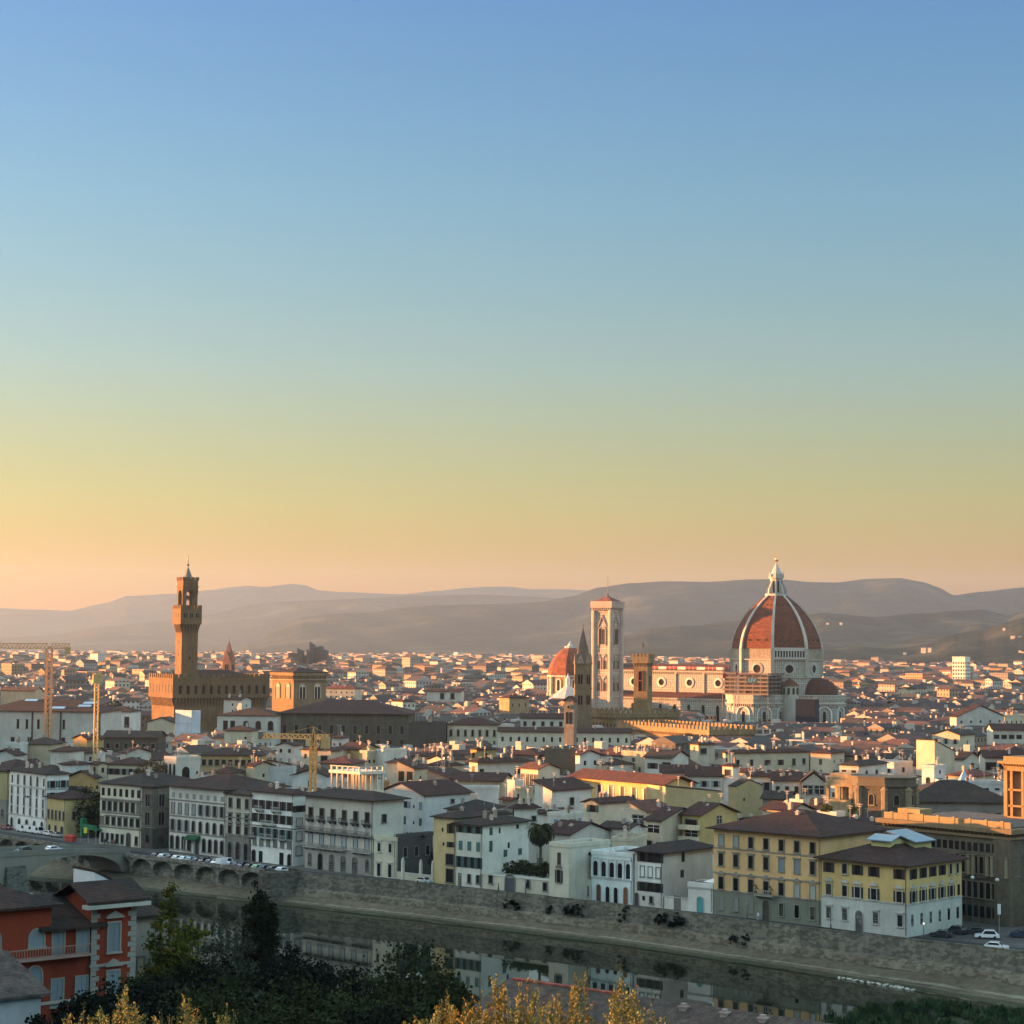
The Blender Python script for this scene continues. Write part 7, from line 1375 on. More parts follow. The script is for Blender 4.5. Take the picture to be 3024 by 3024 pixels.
# ------------------------------------------------------------------ vehicles, people, lamps
def car_proto(L_=4.2, Wd=1.76, H=1.46, van=False):
    root = empty('parked_car', (0, 0, 0)); w = Wd/2
    prof = [(-L_/2, .35), (L_/2, .35), (L_/2, .78), (L_*.27, .93), (L_*.10, H), (-L_*.30, H), (-L_*.44, .98), (-L_/2, .9)] if not van else [(-L_/2, .35), (L_/2, .35), (L_/2, .95), (L_*.36, 1.1), (L_*.24, H), (-L_*.48, H), (-L_/2, 1.2)]
    def ins(z): return w-.02-(max(0, z-.9)*.28 if not van else max(0, z-1)*.12)
    b = MB(); b.hexa([(x, -ins(z), z) for x, z in prof], [(x, ins(z), z) for x, z in prof]); b.box(-L_/2-.06, L_/2+.06, -w+.08, w-.08, .3, .52)
    body = b.build('body', CA, root, (.6,.6,.6)); g = MB(); z0, z1 = .98, H-.12
    for s in (-1, 1):
        xs_ = [(-L_*.37, z0), (L_*.20, z0), (L_*.085, z1), (-L_*.29, z1)] if not van else [(L_*.0, 1.15), (L_*.30, 1.15), (L_*.21, z1), (L_*.0, z1)]
        g.hexa([(x, s*(ins(z)+.015), z) for x, z in xs_], [(x, s*(ins(z)-.03), z) for x, z in xs_])
    xa, xb = (L_*.262, L_*.115) if not van else (L_*.355, L_*.25)
    g.hexa([(xa+.02, -w*.78, .98 if not van else 1.15), (xa+.02, w*.78, .98 if not van else 1.15), (xb+.02, w*.7, H-.06), (xb+.02, -w*.7, H-.06)], [(xa-.03, -w*.78, .96), (xa-.03, w*.78, .96), (xb-.03, w*.7, H-.1), (xb-.03, -w*.7, H-.1)])
    if not van: g.hexa([(-L_*.43, -w*.75, 1.02), (-L_*.43, w*.75, 1.02), (-L_*.315, w*.68, H-.06), (-L_*.315, -w*.68, H-.06)], [(-L_*.41, -w*.75, 1.0), (-L_*.41, w*.75, 1.0), (-L_*.30, w*.68, H-.1), (-L_*.30, -w*.68, H-.1)])
    g.build('windows', GL, root)
    wh = MB(); wh.lathe([(.32, -.11), (.32, .11), (.2, .12), (.01, .12)], 14); wh.xf(Matrix.Rotation(R(90), 4, 'X')); wm_ = wh.mesh('wheel', [PA])
    for x in (-L_*.31, L_*.31):
        for s in (-1, 1): link('wheel', wm_, root, (.02,.02,.02), (x, s*(w-.1), .32), 0 if s < 0 else R(180))
    hl = MB(); hl.box(-.05, .04, -.18, .18, -.07, .07); hm_ = hl.mesh('headlight', [FA])
    for s in (-1, 1): link('headlight', hm_, root, (.7,.7,.65), (L_/2, s*w*.7, .7)); link('tail_light', hm_, root, (.25,.02,.02), (-L_/2, s*w*.75, .8))
    return root
PROT = {'car': car_proto(), 'suv': car_proto(4.5, 1.85, 1.68), 'van': car_proto(4.9, 1.95, 2.1, True)}
for p in PROT.values(): kids(p)
firsts = {}
def put(kind, x, y, z, rz, col, label, group='cars parked along the quay', cat='car'):
    p = PROT[kind]
    if kind not in firsts:
        firsts[kind] = 1; r = p
    else:
        r = p.copy(); COL.objects.link(r)
        for ch in KIDS[p.name]:
            c = ch.copy(); COL.objects.link(c); c.parent = r
    r.location = (x, y, z); r.rotation_euler = (0, 0, rz); tag(r, label, cat, group)
    for c in r.children:
        if c.name.startswith('body'): c.color = (*col, 1)
WH, NV, BK, SL, LB2 = (.7,.7,.7), (.02,.03,.07), (.02,.02,.025), (.35,.37,.38), (.3,.38,.42)
row = [(432, BK, 'black', 'car'), (452, WH, 'white', 'car'), (474, BK, 'black', 'car'), (493, WH, 'white', 'car'), (514, WH, 'white', 'car'), (533, LB2, 'pale blue', 'car'), (553, NV, 'navy', 'car'), (573, BK, 'black', 'suv'), (592, NV, 'navy', 'car'), (611, WH, 'white', 'suv'), (630, WH, 'white', 'van'), (650, SL, 'silver', 'car'), (669, NV, 'navy', 'car'), (688, NV, 'navy', 'suv'), (708, BK, 'black', 'car'), (729, (.2,.4,.2), 'green', 'car'), (750, NV, 'navy', 'car'), (775, BK, 'black', 'car'), (802, WH, 'white', 'car')]
cnt = {}; tot = {}
for r_ in row: tot[r_[2], r_[3]] = tot.get((r_[2], r_[3]), 0)+1
ORD = ['leftmost', 'second', 'third', 'fourth', 'fifth', 'sixth', 'seventh', 'eighth', 'ninth', 'tenth', 'eleventh', 'twelfth', 'thirteenth', 'fourteenth', 'fifteenth']
for px, col, cn, kd in row:
    P = wallpt(px+8); d = (wallpt(px+60)-wallpt(px-40)).normalized(); n_ = Vector((-d.y, d.x)); P = P+n_*3.1; k_ = (cn, kd); i = cnt.get(k_, 0); cnt[k_] = i+1
    lab = '%s %s parked nose in behind the arcaded river wall' % (cn, kd) if tot[k_] == 1 else '%s %s %s parked behind the arcaded river wall' % (ORD[i]+(' from the left' if i else ''), cn, kd)
    if lab.startswith('leftmost'): lab = lab.replace('leftmost ', 'leftmost of the ').replace(' %s parked' % kd, ' %ss parked' % kd)
    put(kd, P.x, P.y, .01, math.atan2(n_.y, n_.x)+random.uniform(-.06, .06), col, lab)
for px, py, col, kd, lab in ((18, 2449, (.25,.1,.1), 'car', 'dark red car at the far left end of the quay'), (70, 2457, WH, 'van', 'leftmost white van outside the lettered hotel'), (92, 2460, WH, 'van', 'middle white van outside the lettered hotel'), (112, 2463, WH, 'van', 'rightmost white van outside the lettered hotel'), (146, 2468, WH, 'car', 'white car in front of the low yellow house'), (167, 2472, SL, 'car', 'silver car between the low yellow house and the quay trees')):
    P = G(px, py, 0); P2 = G(px+30, py+4, 0); d = P2-P; put(kd, P.x, P.y, .01, math.atan2(d.y, d.x), col, lab)
br_rz = math.atan2(bd.y, bd.x)
for px, col, kd, lab in ((98, BK, 'car', 'black car crossing the bridge'), (188, WH, 'car', 'white car crossing the bridge')):
    q = onlines(px, [P0, P0+bd*BL*1.3])
    if q: u = (q-P0).length; q = q+bn*4.0; put(kd, q.x, q.y, deck(u)+.03, br_rz+(0 if px < 120 else math.pi), col, lab, 'cars on the bridge')
for px, py, col, kd, rz, lab in ((2780, 2768, BK, 'car', 2.6, 'black hatchback beside the grey ground storey of the corner palace'), (2822, 2758, BK, 'suv', 2.5, 'black car behind the black hatchback at the corner palace'), (2875, 2758, BK, 'car', 3.0, 'dark car half hidden behind the white suv'), (2915, 2772, WH, 'suv', 2.95, 'white suv with lit headlight in the piazza'), (2943, 2805, WH, 'car', -.45, 'white car close behind the river wall at the right'), (3014, 2768, NV, 'car', 3.0, 'dark car at the right edge of the piazza')):
    P = G(px, py, 0); put(kd, P.x, P.y, .01, rz, col, lab, 'cars in the piazza')
P = onlines(1248, FL); put('car', P.x+.5, P.y-3, .01, R(-42), SL, 'silver car passing the garden wall with stone posts')
def person(x, y, rz, top, legs, label, sc=1.0, group='people walking on the quay', z=.01):
    V = [(0,0,.95),(0,0,1.2),(0,0,1.42),(0,.0,1.55),(0,.02,1.68),(.1,0,.9),(.12,.1,.5),(.12,.16,.06),(-.1,0,.9),(-.12,-.05,.5),(-.12,-.18,.08),(.2,0,1.4),(.26,-.05,1.12),(.27,.06,.88),(-.2,0,1.4),(-.26,.05,1.12),(-.27,.12,.88),(.12,.3,.05),(-.12,-.04,.05)]
    E_ = [(0,1),(1,2),(2,3),(3,4),(0,5),(5,6),(6,7),(7,17),(0,8),(8,9),(9,10),(10,18),(2,11),(11,12),(12,13),(2,14),(14,15),(15,16)]
    Rr_ = [.15,.15,.13,.06,.11,.1,.07,.05,.1,.07,.05,.06,.05,.04,.06,.05,.04,.04,.04]
    me = bpy.data.meshes.new('person'); me.from_pydata(V, E_, []); me.materials.append(PA); o = link('person', me, None, top, (x, y, z), rz); o.scale = (sc, sc, sc)
    m = o.modifiers.new('skin', 'SKIN')
    sk = me.skin_vertices[0].data if me.skin_vertices else None
    if sk is None:
        bm = bmesh.new(); bm.from_mesh(me); bm.verts.layers.skin.verify(); bm.to_mesh(me); bm.free(); sk = me.skin_vertices[0].data
    for i, r_ in enumerate(Rr_): sk[i].radius = (r_, r_*.8)
    sk[0].use_root = True; s2 = o.modifiers.new('smooth', 'SUBSURF'); s2.levels = 1; s2.render_levels = 1
    for nm, (z0, z1, w_), c_ in (('trousers', (.06, .98, .0), legs), ('hair', (1.66, 1.8, .0), (.04,.03,.02))):
        b = MB()
        if nm == 'hair': b.lathe([(.11, 1.64), (.125, 1.7), (.1, 1.78), (.02, 1.81)], 8)
        else: b.tube((.1,0,.98), (.12,.1,.5), .12, .09, 8); b.tube((.12,.1,.5), (.12,.16,.1), .09, .07, 8); b.tube((-.1,0,.98), (-.12,-.05,.5), .12, .09, 8); b.tube((-.12,-.05,.5), (-.12,-.18,.12), .09, .07, 8)
        b.build(nm, PA, o, c_)
    return tag(o, label, 'person', group)
for (zn, x, y), top, legs, lab in ((('A',1035,1092), BK, BK, 'leftmost person in black walking before the cream palace'), (('A',1072,1094), (.5,.5,.5), BK, 'person in grey top walking before the cream palace'), (('A',1104,1094), (.4,.1,.1), NV, 'person in dark red top walking before the cream palace'), (('A',1132,1098), BK, BK, 'rightmost person in black walking before the cream palace'), (('c',1503,487), BK, BK, 'person in black at the low cream wall, left of three'), (('c',1531,488), (.3,.3,.3), BK, 'person in grey at the low cream wall, middle of three'), (('c',1560,492), (.6,.6,.6), BK, 'person in pale top at the low cream wall, right of three'), (('c',912,424), (.1,.1,.1), BK, 'person in dark clothes beside the arched iron gate'), (('d',1448,698), (.7,.7,.7), (.3,.3,.35), 'person in white top beside the door of the golden palace')):
    P = G(*Z(zn, x, y), 0); d = G(*Z(zn, x-30, y-3), 0)-P; pp = onlines(Z(zn, x, y)[0], FL); q = pp+Vector((-.55, -.75))*1.6; person(q.x, q.y, random.uniform(0, 6), top, legs, lab)
def lamp(px, top, off, label, kind='post', base=None):
    P = onlines(px, FL) if base is None else base; q = P+Vector((-.68, -.73))*off if base is None else P; zt = zat(0, top, q); root = empty('street_lamp', (q.x, q.y, 0), 0, label, 'street lamp', 'street lamps on the quay')
    b = MB(); b.lathe([(.16, 0), (.16, .8), (.08, .9), (.06, zt-.7)], 8); b.build('post', PA, root, (.05,.06,.055)); b = MB()
    if kind == 'post': b.lathe([(.06, zt-.7), (.2, zt-.55), (.28, zt-.1), (.05, zt)], 6); b.build('lantern', FA, root, (.25,.27,.25))
    else: k9 = .35 if kind == 'lit' else .8; b.lathe([(.05, zt-.9*k9), (.4*k9, zt-.7*k9), (.5*k9, zt-.4*k9), (.4*k9, zt-.1*k9), (.05, zt)], 12); b.build('globe', LI if kind == 'lit' else PL, root, (.6,.6,.56))
for px, tp, lab in ((1374, 2579, 'dark street lamp before the narrow door of the green shuttered house'), (1566, 2600, 'dark street lamp right of the arched iron gate'), (2219, 2668, 'dark street lamp before the third bay of the golden palace'), (2466, 2698, 'dark street lamp at the left bay of the corner palace')): lamp(px, tp, 1.5, lab)
for px, tp, lab in ((2873, 2586, 'tall lamp with white globe before the library, left of two'), (2946, 2593, 'tall lamp with white globe before the library, right of two')): lamp(px, tp, 0, lab, 'globe', Vector(G(px, 2752, 0).xy))
lamp(2728, 2725, 0, 'small lit street lamp in front of the corner palace side', 'lit', Vector(G(2728, 2774, 0).xy))
q = G(2951, 2752, 0); b = MB(); b.tube((0,0,0), (0,0,5.4), .06); o = empty('banner_sign', (q.x, q.y, 0), R(20), 'tall white banner on a thin pole before the library', 'sign'); b.build('pole', PA, o, (.3,.3,.3)); b = MB(); b.box(-.35, .35, -.05, .05, 3.4, 5.4); b.build('banner', PA, o, (.75,.75,.72))
q = onlines(266, FL)+Vector((-1, -1.5)); zt = zat(0, 2455, q); o = empty('yellow_sign', (q.x, q.y, 0), R(-20), 'yellow sign board by the dark quay trees', 'sign'); b = MB(); b.tube((0,0,0), (0,0,zt+1.2), .05); b.build('pole', PA, o, (.2,.2,.2)); b = MB(); b.box(-.55, .55, -.08, -.02, zt-.5, zt+1.1); b.build('board', PA, o, (.6,.55,.05))
q = onlines(236, FL)+Vector((-2, -3)); o = empty('market_tent', (q.x, q.y, 0), R(-42), 'red fabric barrier tent on the quay near the bridge', 'tent'); b = MB(); b.box(-1.8, 1.8, -.7, .7, 0, 1.3); b.hexa([(-2, -.9, 1.3), (2, -.9, 1.3), (2, .9, 1.3), (-2, .9, 1.3)], [(-1.2, -.1, 1.9), (1.2, -.1, 1.9), (1.2, .1, 1.9), (-1.2, .1, 1.9)]); b.build('fabric', PL, o, (.42,.06,.04))
A = onlines(250, FL); B = onlines(300, FL); a_ = math.atan2(-(B-A).y, (B-A).x); o = empty('green_scaffold', (B.x, B.y, 0), -a_, 'green netted scaffold platform between quay trees and cream palace', 'scaffold'); wd = (B-A).length; b = MB(); b.box(-wd, 0, -1.6, -.1, 3.6, 4.0); b.box(-wd, 0, -1.65, -1.6, 4.0, 5.0); b.box(-wd, -wd+1.2, -1.6, -.2, 1.5, 6.4); b.build('netting', PL, o, (.02,.16,.07)); b = MB(); [b.box(-wd*u-.05, -wd*u+.05, -1.6, -1.5, 0, 4) for u in (.05, .5, .95)]; b.build('poles', PA, o, (.3,.3,.3))
A = onlines(552, FL); B = onlines(592, FL); o = empty('awning', (B.x, B.y, 0), -a_, 'dark green entrance awning on the white pedimented palace', 'awning'); wd = (B-A).length; b = MB(); b.hexa([(-wd,-1.8,3.6),(0,-1.8,3.6),(0,-.2,3.6),(-wd,-.2,3.6)], [(-wd,-1.8,4.0),(0,-1.8,4.0),(0,-.2,4.9),(-wd,-.2,4.9)]); b.build('fabric', PL, o, (.02,.10,.05)); b = MB(); [b.box(x-.05, x+.05, -1.8, -1.7, 0, 3.6) for x in (-wd+.1, -.1)]; b.build('posts', PA, o, (.4,.4,.38))
q = onlines(2068, FL)+Vector((3, 1)); zt = zat(0, 2600, q); o = empty('parasol', (q.x, q.y, 6), R(-40), 'square off white parasol on the garden house terrace', 'parasol'); b = MB(); b.cone([(-1.9,-1.5),(1.9,-1.5),(1.9,1.5),(-1.9,1.5)], zt-6.3, zt-5.5); b.build('canopy', PL, o, (.7,.7,.66)); b = MB(); b.tube((0,0,0), (0,0,zt-5.6), .04); b.build('pole', PA, o, (.3,.3,.3))
# ------------------------------------------------------------------ plants
def plant(name, P, blobs, n, size, cols, label, cat='shrub', group=None, seed=1, **k):
    o = link(name, leafmesh('foliage', blobs, n, size, cols, seed=seed, **k), None, (1,1,1), P); return tag(o, label, cat, group)
P = onlines(1530, FL); fd = (onlines(1630, FL)-onlines(1430, FL)); 
root = empty('hedge', (P.x+3.2, P.y+4.2, 3.2), math.atan2(fd.y, fd.x), 'long dark leafy hedge above the cream garden wall', 'hedge'); link('foliage', leafmesh('foliage', [(-5,0,1.2,3.4,2,1.7), (0,0,1,3.4,2,1.5), (5,0,.9,3.4,2,1.5), (-3,.5,2.2,1.4,1.4,1.3), (3,.5,2.0,1.6,1.4,1.4), (6.5,0,1.6,1.5,1.6,1.5)], 9000, .34, GD+[(.05,.06,.02)], seed=3), root, (1,1,1))
P = onlines(1160, FL)+Vector((3.5, 5)); plant('roof_hedge', (P.x, P.y, zat(0, 2485, P)+.2), [(0,0,.8,2.6,1,1.0), (2,0,.8,1.4,1,1)], 2200, .28, GD, 'clipped dark hedge on the small cream house roof terrace', 'hedge', seed=4)
P = onlines(1243, FL)+Vector((4, 5)); tree('garden_tree', (P.x, P.y, 0), [(0,0,4.6,2.4,2.2,2.6), (.8,0,3,2.4,2,2)], 3500, .3, GBL, 'dark rounded tree in the recessed garden behind stone posts', seed=5)
P = onlines(2020, FL)+Vector((2.6, 3)); plant('climbing_plant', (P.x, P.y, 0), [(0,0,4.6,1.2,.8,1.4)], 800, .25, GBL, 'dark climbing plant against the mauve side wall', seed=6)
for x_, lab in ((2440, 'bushy yellow green potted shrub on the white sunlit terrace, left'), (2520, 'bushy olive green potted shrub on the white sunlit terrace, right')):
    P = G(x_, 2402, 15.9); plant('potted_shrub', P, [(0,0,1.1,1.3,1.1,1.1)], 900, .28, GYE if x_ < 2500 else [(.10,.12,.03),(.07,.09,.025)], lab, 'potted plant', seed=x_)
# date palm
P = onlines(1541, FL)+Vector((4.2, 5.4)); zc = zat(0, 2452, P); pm = empty('palm_tree', (P.x, P.y, 0), 0, 'tall date palm with drooping fronds beside the cream house', 'palm tree'); rp_ = random.Random(3)
b = MB(); b.lathe([(.42, 0), (.32, 2), (.30, zc-1.4), (.5, zc-.6), (.3, zc)], 10); b.build('trunk', ST, pm, (.09,.07,.05)); V, F, T = [], [], []
for i in range(120):
    an = rp_.uniform(0, 6.283); el = rp_.uniform(-.9, 1.4); L_ = rp_.uniform(3.6, 4.7); d = Vector((math.cos(an), math.sin(an), 0)); sd_ = Vector((-math.sin(an), math.cos(an), 0)); p = Vector((0,0,zc)); e_ = el; br_ = rp_.uniform(.6, 1.4)
    for k in range(11):
        q_ = p+(d*math.cos(e_)+Vector((0,0,1))*math.sin(e_))*L_/11; wl_ = .62*math.sin(math.pi*min(1, (k+1.2)/12.5))
        for s in (-1, 1):
            n = len(V); V += [p, q_, q_+sd_*s*wl_+d*.3-Vector((0,0,.22)), p+sd_*s*wl_*.35]; F.append((n, n+1, n+2)); T.append((.03*br_, .038*br_, .016*br_, 1))
            F.append((n, n+2, n+3)); T.append((.02*br_, .026*br_, .012*br_, 1))
        p = q_; e_ -= .21
me = bpy.data.meshes.new('fronds'); me.from_pydata(V, [], F); me.materials.append(LE); a2 = me.attributes.new('tint', 'FLOAT_COLOR', 'FACE'); a2.data.foreach_set('color', [x for c in T for x in c]); link('fronds', me, pm, (1,1,1))
# bushes rooted in the river wall
bl = [(1505, 2682, 1.1, 1.9), (1522, 2664, .8, .7), (1535, 2684, .7, 1.3), (1547, 2704, .9, .6), (1630, 2690, .8, 1.4), (1680, 2686, .6, 1.0), (1699, 2690, .8, 1.3), (1720, 2690, 1.1, 1.9), (1847, 2695, 1.6, 2.6), (1862, 2738, 1.3, .7), (1950, 2714, .9, 1.1), (1968, 2718, .8, 1.3), (1990, 2730, .7, .7), (2004, 2714, .9, 1.2), (2020, 2718, .9, 1.0), (2182, 2774, 1.2, 1.2), (2217, 2777, 1.2, 1.3)]
NUM = ['first', 'second', 'third', 'fourth', 'fifth', 'sixth', 'seventh', 'eighth', 'ninth', 'tenth', 'eleventh', 'twelfth', 'thirteenth', 'fourteenth', 'fifteenth', 'sixteenth', 'seventeenth']
for i, (px, py, w_, h_) in enumerate(bl):
    P = wallpt(px+4); nn = Vector((-.66, -.75)); P = P+nn*(1.3 if py < 2760 else 2.6); z = zat(0, py, P); plant('wall_bush', (P.x, P.y, z), [(0,0,0,w_*.85,w_*.7,h_)], 420, .26, GBL, 'dark bush on the stone river wall, %s from the left' % NUM[i], 'bush', 'bushes rooted in the river wall', seed=i)
# near bank: red house and neighbours
RD = (.19,.034,.015); RB = R(50)
def ghouse(xl, xr, ypx, z, depthL, **k):    # right-facing front between two pixel columns with eave at height z
    C = G(xl, ypx, z); wr = span(C, RB, xr, 'R'); k.setdefault('cat', 'house'); return house((C.x, C.y), RB, depthL, wr, z, **k)
SHP = (.13,.17,.19); FT = (.24,.235,.20)
r1 = ghouse(-60, 134, 2693, 27.9, 15, roof='hip', wall=RD, rc=ROOFD, pitch=.36, oh=1.0, chim=0, trim=FT, base=7, name='red_house', label='large red ochre villa with pale arched shutters at the lower left', Rr=[(23.9-7, 1, 1.5, 1.9, 'arch+shut+frame', SHP, .04, .34), (23.9-7, 1, 1.6, 1.7, 'arch+shut+frame', SHP, .62, .96), (19.0-7, 1, 1.5, 2.8, 'arch+shut+frame', SHP, .04, .34), (19.0-7, 1, 1.6, 2.9, 'arch+shut+frame', SHP, .60, .94)])
r2 = ghouse(134, 268, 2748, 25.4, 6, roof='shx', wall=RD, rc=ROOFD, pitch=.34, oh=.9, chim=0, trim=FT, base=7, name='red_house_wing', label='lower red wing with square pale shutters between the villa and the quoined block', Rr=[(22.6-7, 1, 1.25, 2.6, 'shut+frame', SHP, .05, .45), (22.6-7, 1, 1.25, 2.6, 'shut+frame', SHP, .5, .95), (17.6-7, 1, 1.25, 2.7, 'shut+frame', SHP, .05, .45), (17.6-7, 1, 1.25, 2.7, 'shut+frame', SHP, .5, .95), (14.2-7, 1, 1.1, 1.6, 'shut+frame', SHP, .05, .45)])
C = G(272, 2668, 27.8); w3 = span(C, RB, 386, 'R'); w3l = span(C, RB, 212, 'L')
r3 = house((C.x, C.y), RB, max(w3l, 6), w3, 27.8, 'gy', RD, ROOFD, 'red block with pale corner quoins and pedimented windows left of the yellow green tree', 'house', 'red_block', oh=1.1, pitch=.42, Rr=[(22.6-7, 1, 1.35, 3.0, 'shut+frame+ped', SHP, .2, .8), (17.4-7, 1, 1.35, 3.2, 'shut+frame+ped', SHP, .2, .8)], F=[(24.6-7, 1, .8, 1.6, 'frame', None, .3, .8)], bands=(14.3,), base=7, trim=FT)
b = MB()
for v in (0, w3):
    for i in range(38):
        l_ = .95 if i % 2 else .62; y0, y1 = (v-.02, v+l_) if v == 0 else (v-l_, v+.02); b.box(-.05, .06, y0, y1, i*.54+.3, i*.54+.8)
b.build('quoins', PL, r3, (.27,.265,.23)); b = MB(); b.box(-.1, 1.2, -1.1, w3+1.1, 20.3, 20.7); b.build('eaves_cornice', PL, r3, (.40,.39,.34))
wr1 = 12; b = MB(); b.box(0, 1.1, 0, wr1, 15.6, 15.85); b.box(1.0, 1.08, 0, wr1, 16.75, 16.85)
for i in range(40): b.box(1.0, 1.05, i*.3, i*.3+.04, 15.85, 16.8)
b.build('balcony', PL, r1, (.30,.20,.16)); b = MB(); b.box(-.02, .12, 0, wr1, 10.9, 11.2); b.build('string_course', PL, r1, (.38,.35,.28))
ghouse(-70, 104, 2960, 21.6, 8, roof='shx', wall=(.34,.36,.37), rc=(.09,.07,.06), pitch=.3, oh=.7, chim=0, base=7, name='white_annex', label='white annex with weathered tile roof at the bottom left corner', Rr=[(11.4, 1, 1.2, 1.2, 'arch', None, .1, .5)])
P = G(165, 2640, 27.0); house((P.x+3.2, P.y+5), RB, 5, 4.5, 26.6, 'shb', (.60,.62,.62), ROOFD, 'small white gable squeezed behind the red wing', 'house', 'white_gable_house', base=7, oh=.1, pitch=.5)
P = at(388, 2740, 228); house((P.x, P.y), RB, 8, 5, zat(0, 2712, P.xy), 'hip', (.26,.25,.21), ROOFD, 'grey house glimpsed between the quoined red block and the yellow green tree', 'house', 'bank_house', base=3, Rr=[(14, 2, .8, 2.2, 'shut+frame', (.4,.38,.25))])
P = G(2400, 3024, 14.0); aR = R(39); X, Y = Vector((math.cos(aR), -math.sin(aR))), Vector((math.sin(aR), math.cos(aR))); C = P.xy+X*14-Y*8
lr = house((C.x, C.y), aR, 56, 16, 11, 'gx', (.4,.36,.28), (.085,.062,.05), 'long brown tiled roof at the bottom right behind the golden shrubs', 'house', 'long_roof_house', pitch=.36, chim=0)
for u in (-19.5, -24.5, -30): chimney(lr, u, 6.6, 13.4, .8, .7, (.36,.28,.24))
b = MB(); b.box(-56, -40, 7.5, 8.5, 13.9, 14.35); b.build('ridge', TI, lr, (.30,.07,.05)); 
# near-bank trees
DKL = 'dark broadleaf tree in the shaded wood on the near river bank'; DG = 'dark trees of the near bank'
def bankt(px, ptop, D, r, cols, lab=DKL, grp=DG, n=11000, sz=.36, seed=None, tall=1.0, nm='broadleaf_tree'):
    Pt = at(px, ptop, D); zb = hs(Pt.x, Pt.y); H = Pt.z-zb; rr = random.Random(px)
    bl_ = [(0, 0, H-r*tall, r, r, r*tall)]+[(rr.uniform(-.6, .6)*r, rr.uniform(-.6, .6)*r, H-r*rr.uniform(1.1, 2.2)*tall, r*rr.uniform(.6, .85), r*.8, r*rr.uniform(.6, .8)) for _ in range(4)]+[(0, 0, max(3, H*.42), r*.9, r*.9, max(2, H*.35))]
    tree(nm, (Pt.x, Pt.y), bl_, n, sz, cols, lab, 'tree', grp, seed=seed or px, tr=.35)
def conifer(px, ptop, D, prof, cols, lab, n, sz, seed, nm='conifer'):
    Pt = at(px, ptop, D); zb = hs(Pt.x, Pt.y); H = Pt.z-zb; bl_ = []; rr = random.Random(seed)
    for f, r in prof:
        bl_.append((rr.uniform(-.2, .2)*r, rr.uniform(-.2, .2)*r, H*(1-f), r, r, H*.09+r*.25))
        if r > 1.5:
            for _ in range(3): t_ = rr.uniform(0, 6.28); bl_.append((math.cos(t_)*r*.75, math.sin(t_)*r*.75, H*(1-f)+rr.uniform(-.6, .8), r*.42, r*.42, H*.07+r*.15))
    tree(nm, (Pt.x, Pt.y), bl_, n, sz, cols, lab, 'tree', None, seed=seed, th=H*.9, tr=.3)
conifer(770, 2625, 240, [(.05,1.1),(.09,1.4),(.13,1.6),(.17,1.6),(.21,1.7),(.26,1.8),(.31,1.9),(.36,2.1),(.43,2.5),(.5,3.0),(.62,3.6),(.75,4.2),(.88,4.6)], [(.014,.017,.008),(.010,.013,.007),(.02,.022,.01)], 'tall dark cypress shaped conifer standing above the near bank trees', 30000, .34, 21, 'cypress_tree')
conifer(500, 2642, 225, [(.03,.5),(.09,.9),(.16,1.3),(.24,2.2),(.33,3.2),(.44,3.7),(.56,4.4),(.7,5.0),(.85,5)], GYE, 'bright yellow green feathery tree right of the red quoined block', 26000, .32, 22, 'feathery_tree')
bankt(560, 2700, 228, 1.6, GYE, 'slim second leader of yellow green foliage beside the feathery tree', None, 2200, .3)
bankt(668, 2716, 238, 3.8, GOL, 'grey green olive like tree left of the dark conifer', None, 7000, .3)
bankt(400, 2868, 205, 3.4, GD); bankt(330, 2905, 190, 3.2, GBL); bankt(455, 2880, 196, 4.2, GBL); bankt(590, 2880, 190, 4.5, GD)
bankt(700, 2880, 176, 4.6, GD+GOL[:1]); bankt(590, 2925, 168, 4.2, GD); bankt(860, 2900, 172, 4.6, [(.03,.034,.012),(.018,.023,.01)], 'dark tree with slightly yellow crown at the bottom left of centre', None); bankt(960, 2912, 170, 4.4, GD)
bankt(1050, 2930, 168, 4.2, GD); bankt(920, 2835, 214, 2.6, GBL); bankt(840, 2800, 225, 3.2, GBL); bankt(1000, 2850, 205, 4.6, GBL); bankt(1090, 2855, 206, 3.6, GD); bankt(1215, 2795, 222, 5.0, GD, 'broad dark green tree right of the water reflection, largest on the bank', None, 12000)
bankt(1275, 2850, 208, 3.6, [(.026,.03,.011),(.018,.023,.01)]); bankt(1160, 2890, 185, 4.6, GD); bankt(1260, 2940, 176, 4.4, GD); bankt(1130, 2960, 160, 4.5, GBL); bankt(480, 2950, 164, 4, GBL); bankt(780, 2960, 158, 4.2, GD); bankt(380, 2960, 170, 4, GBL); bankt(1360, 3000, 165, 3.6, GBL); bankt(680, 2975, 150, 4, GD); bankt(930, 2980, 150, 4, GD)
bankt(545, 2838, 218, 3.6, GD); bankt(625, 2835, 216, 3.8, GBL); bankt(500, 2900, 200, 4.2, GBL); bankt(245, 2940, 186, 2.6, GBL); bankt(160, 2990, 172, 2.6, GBL)
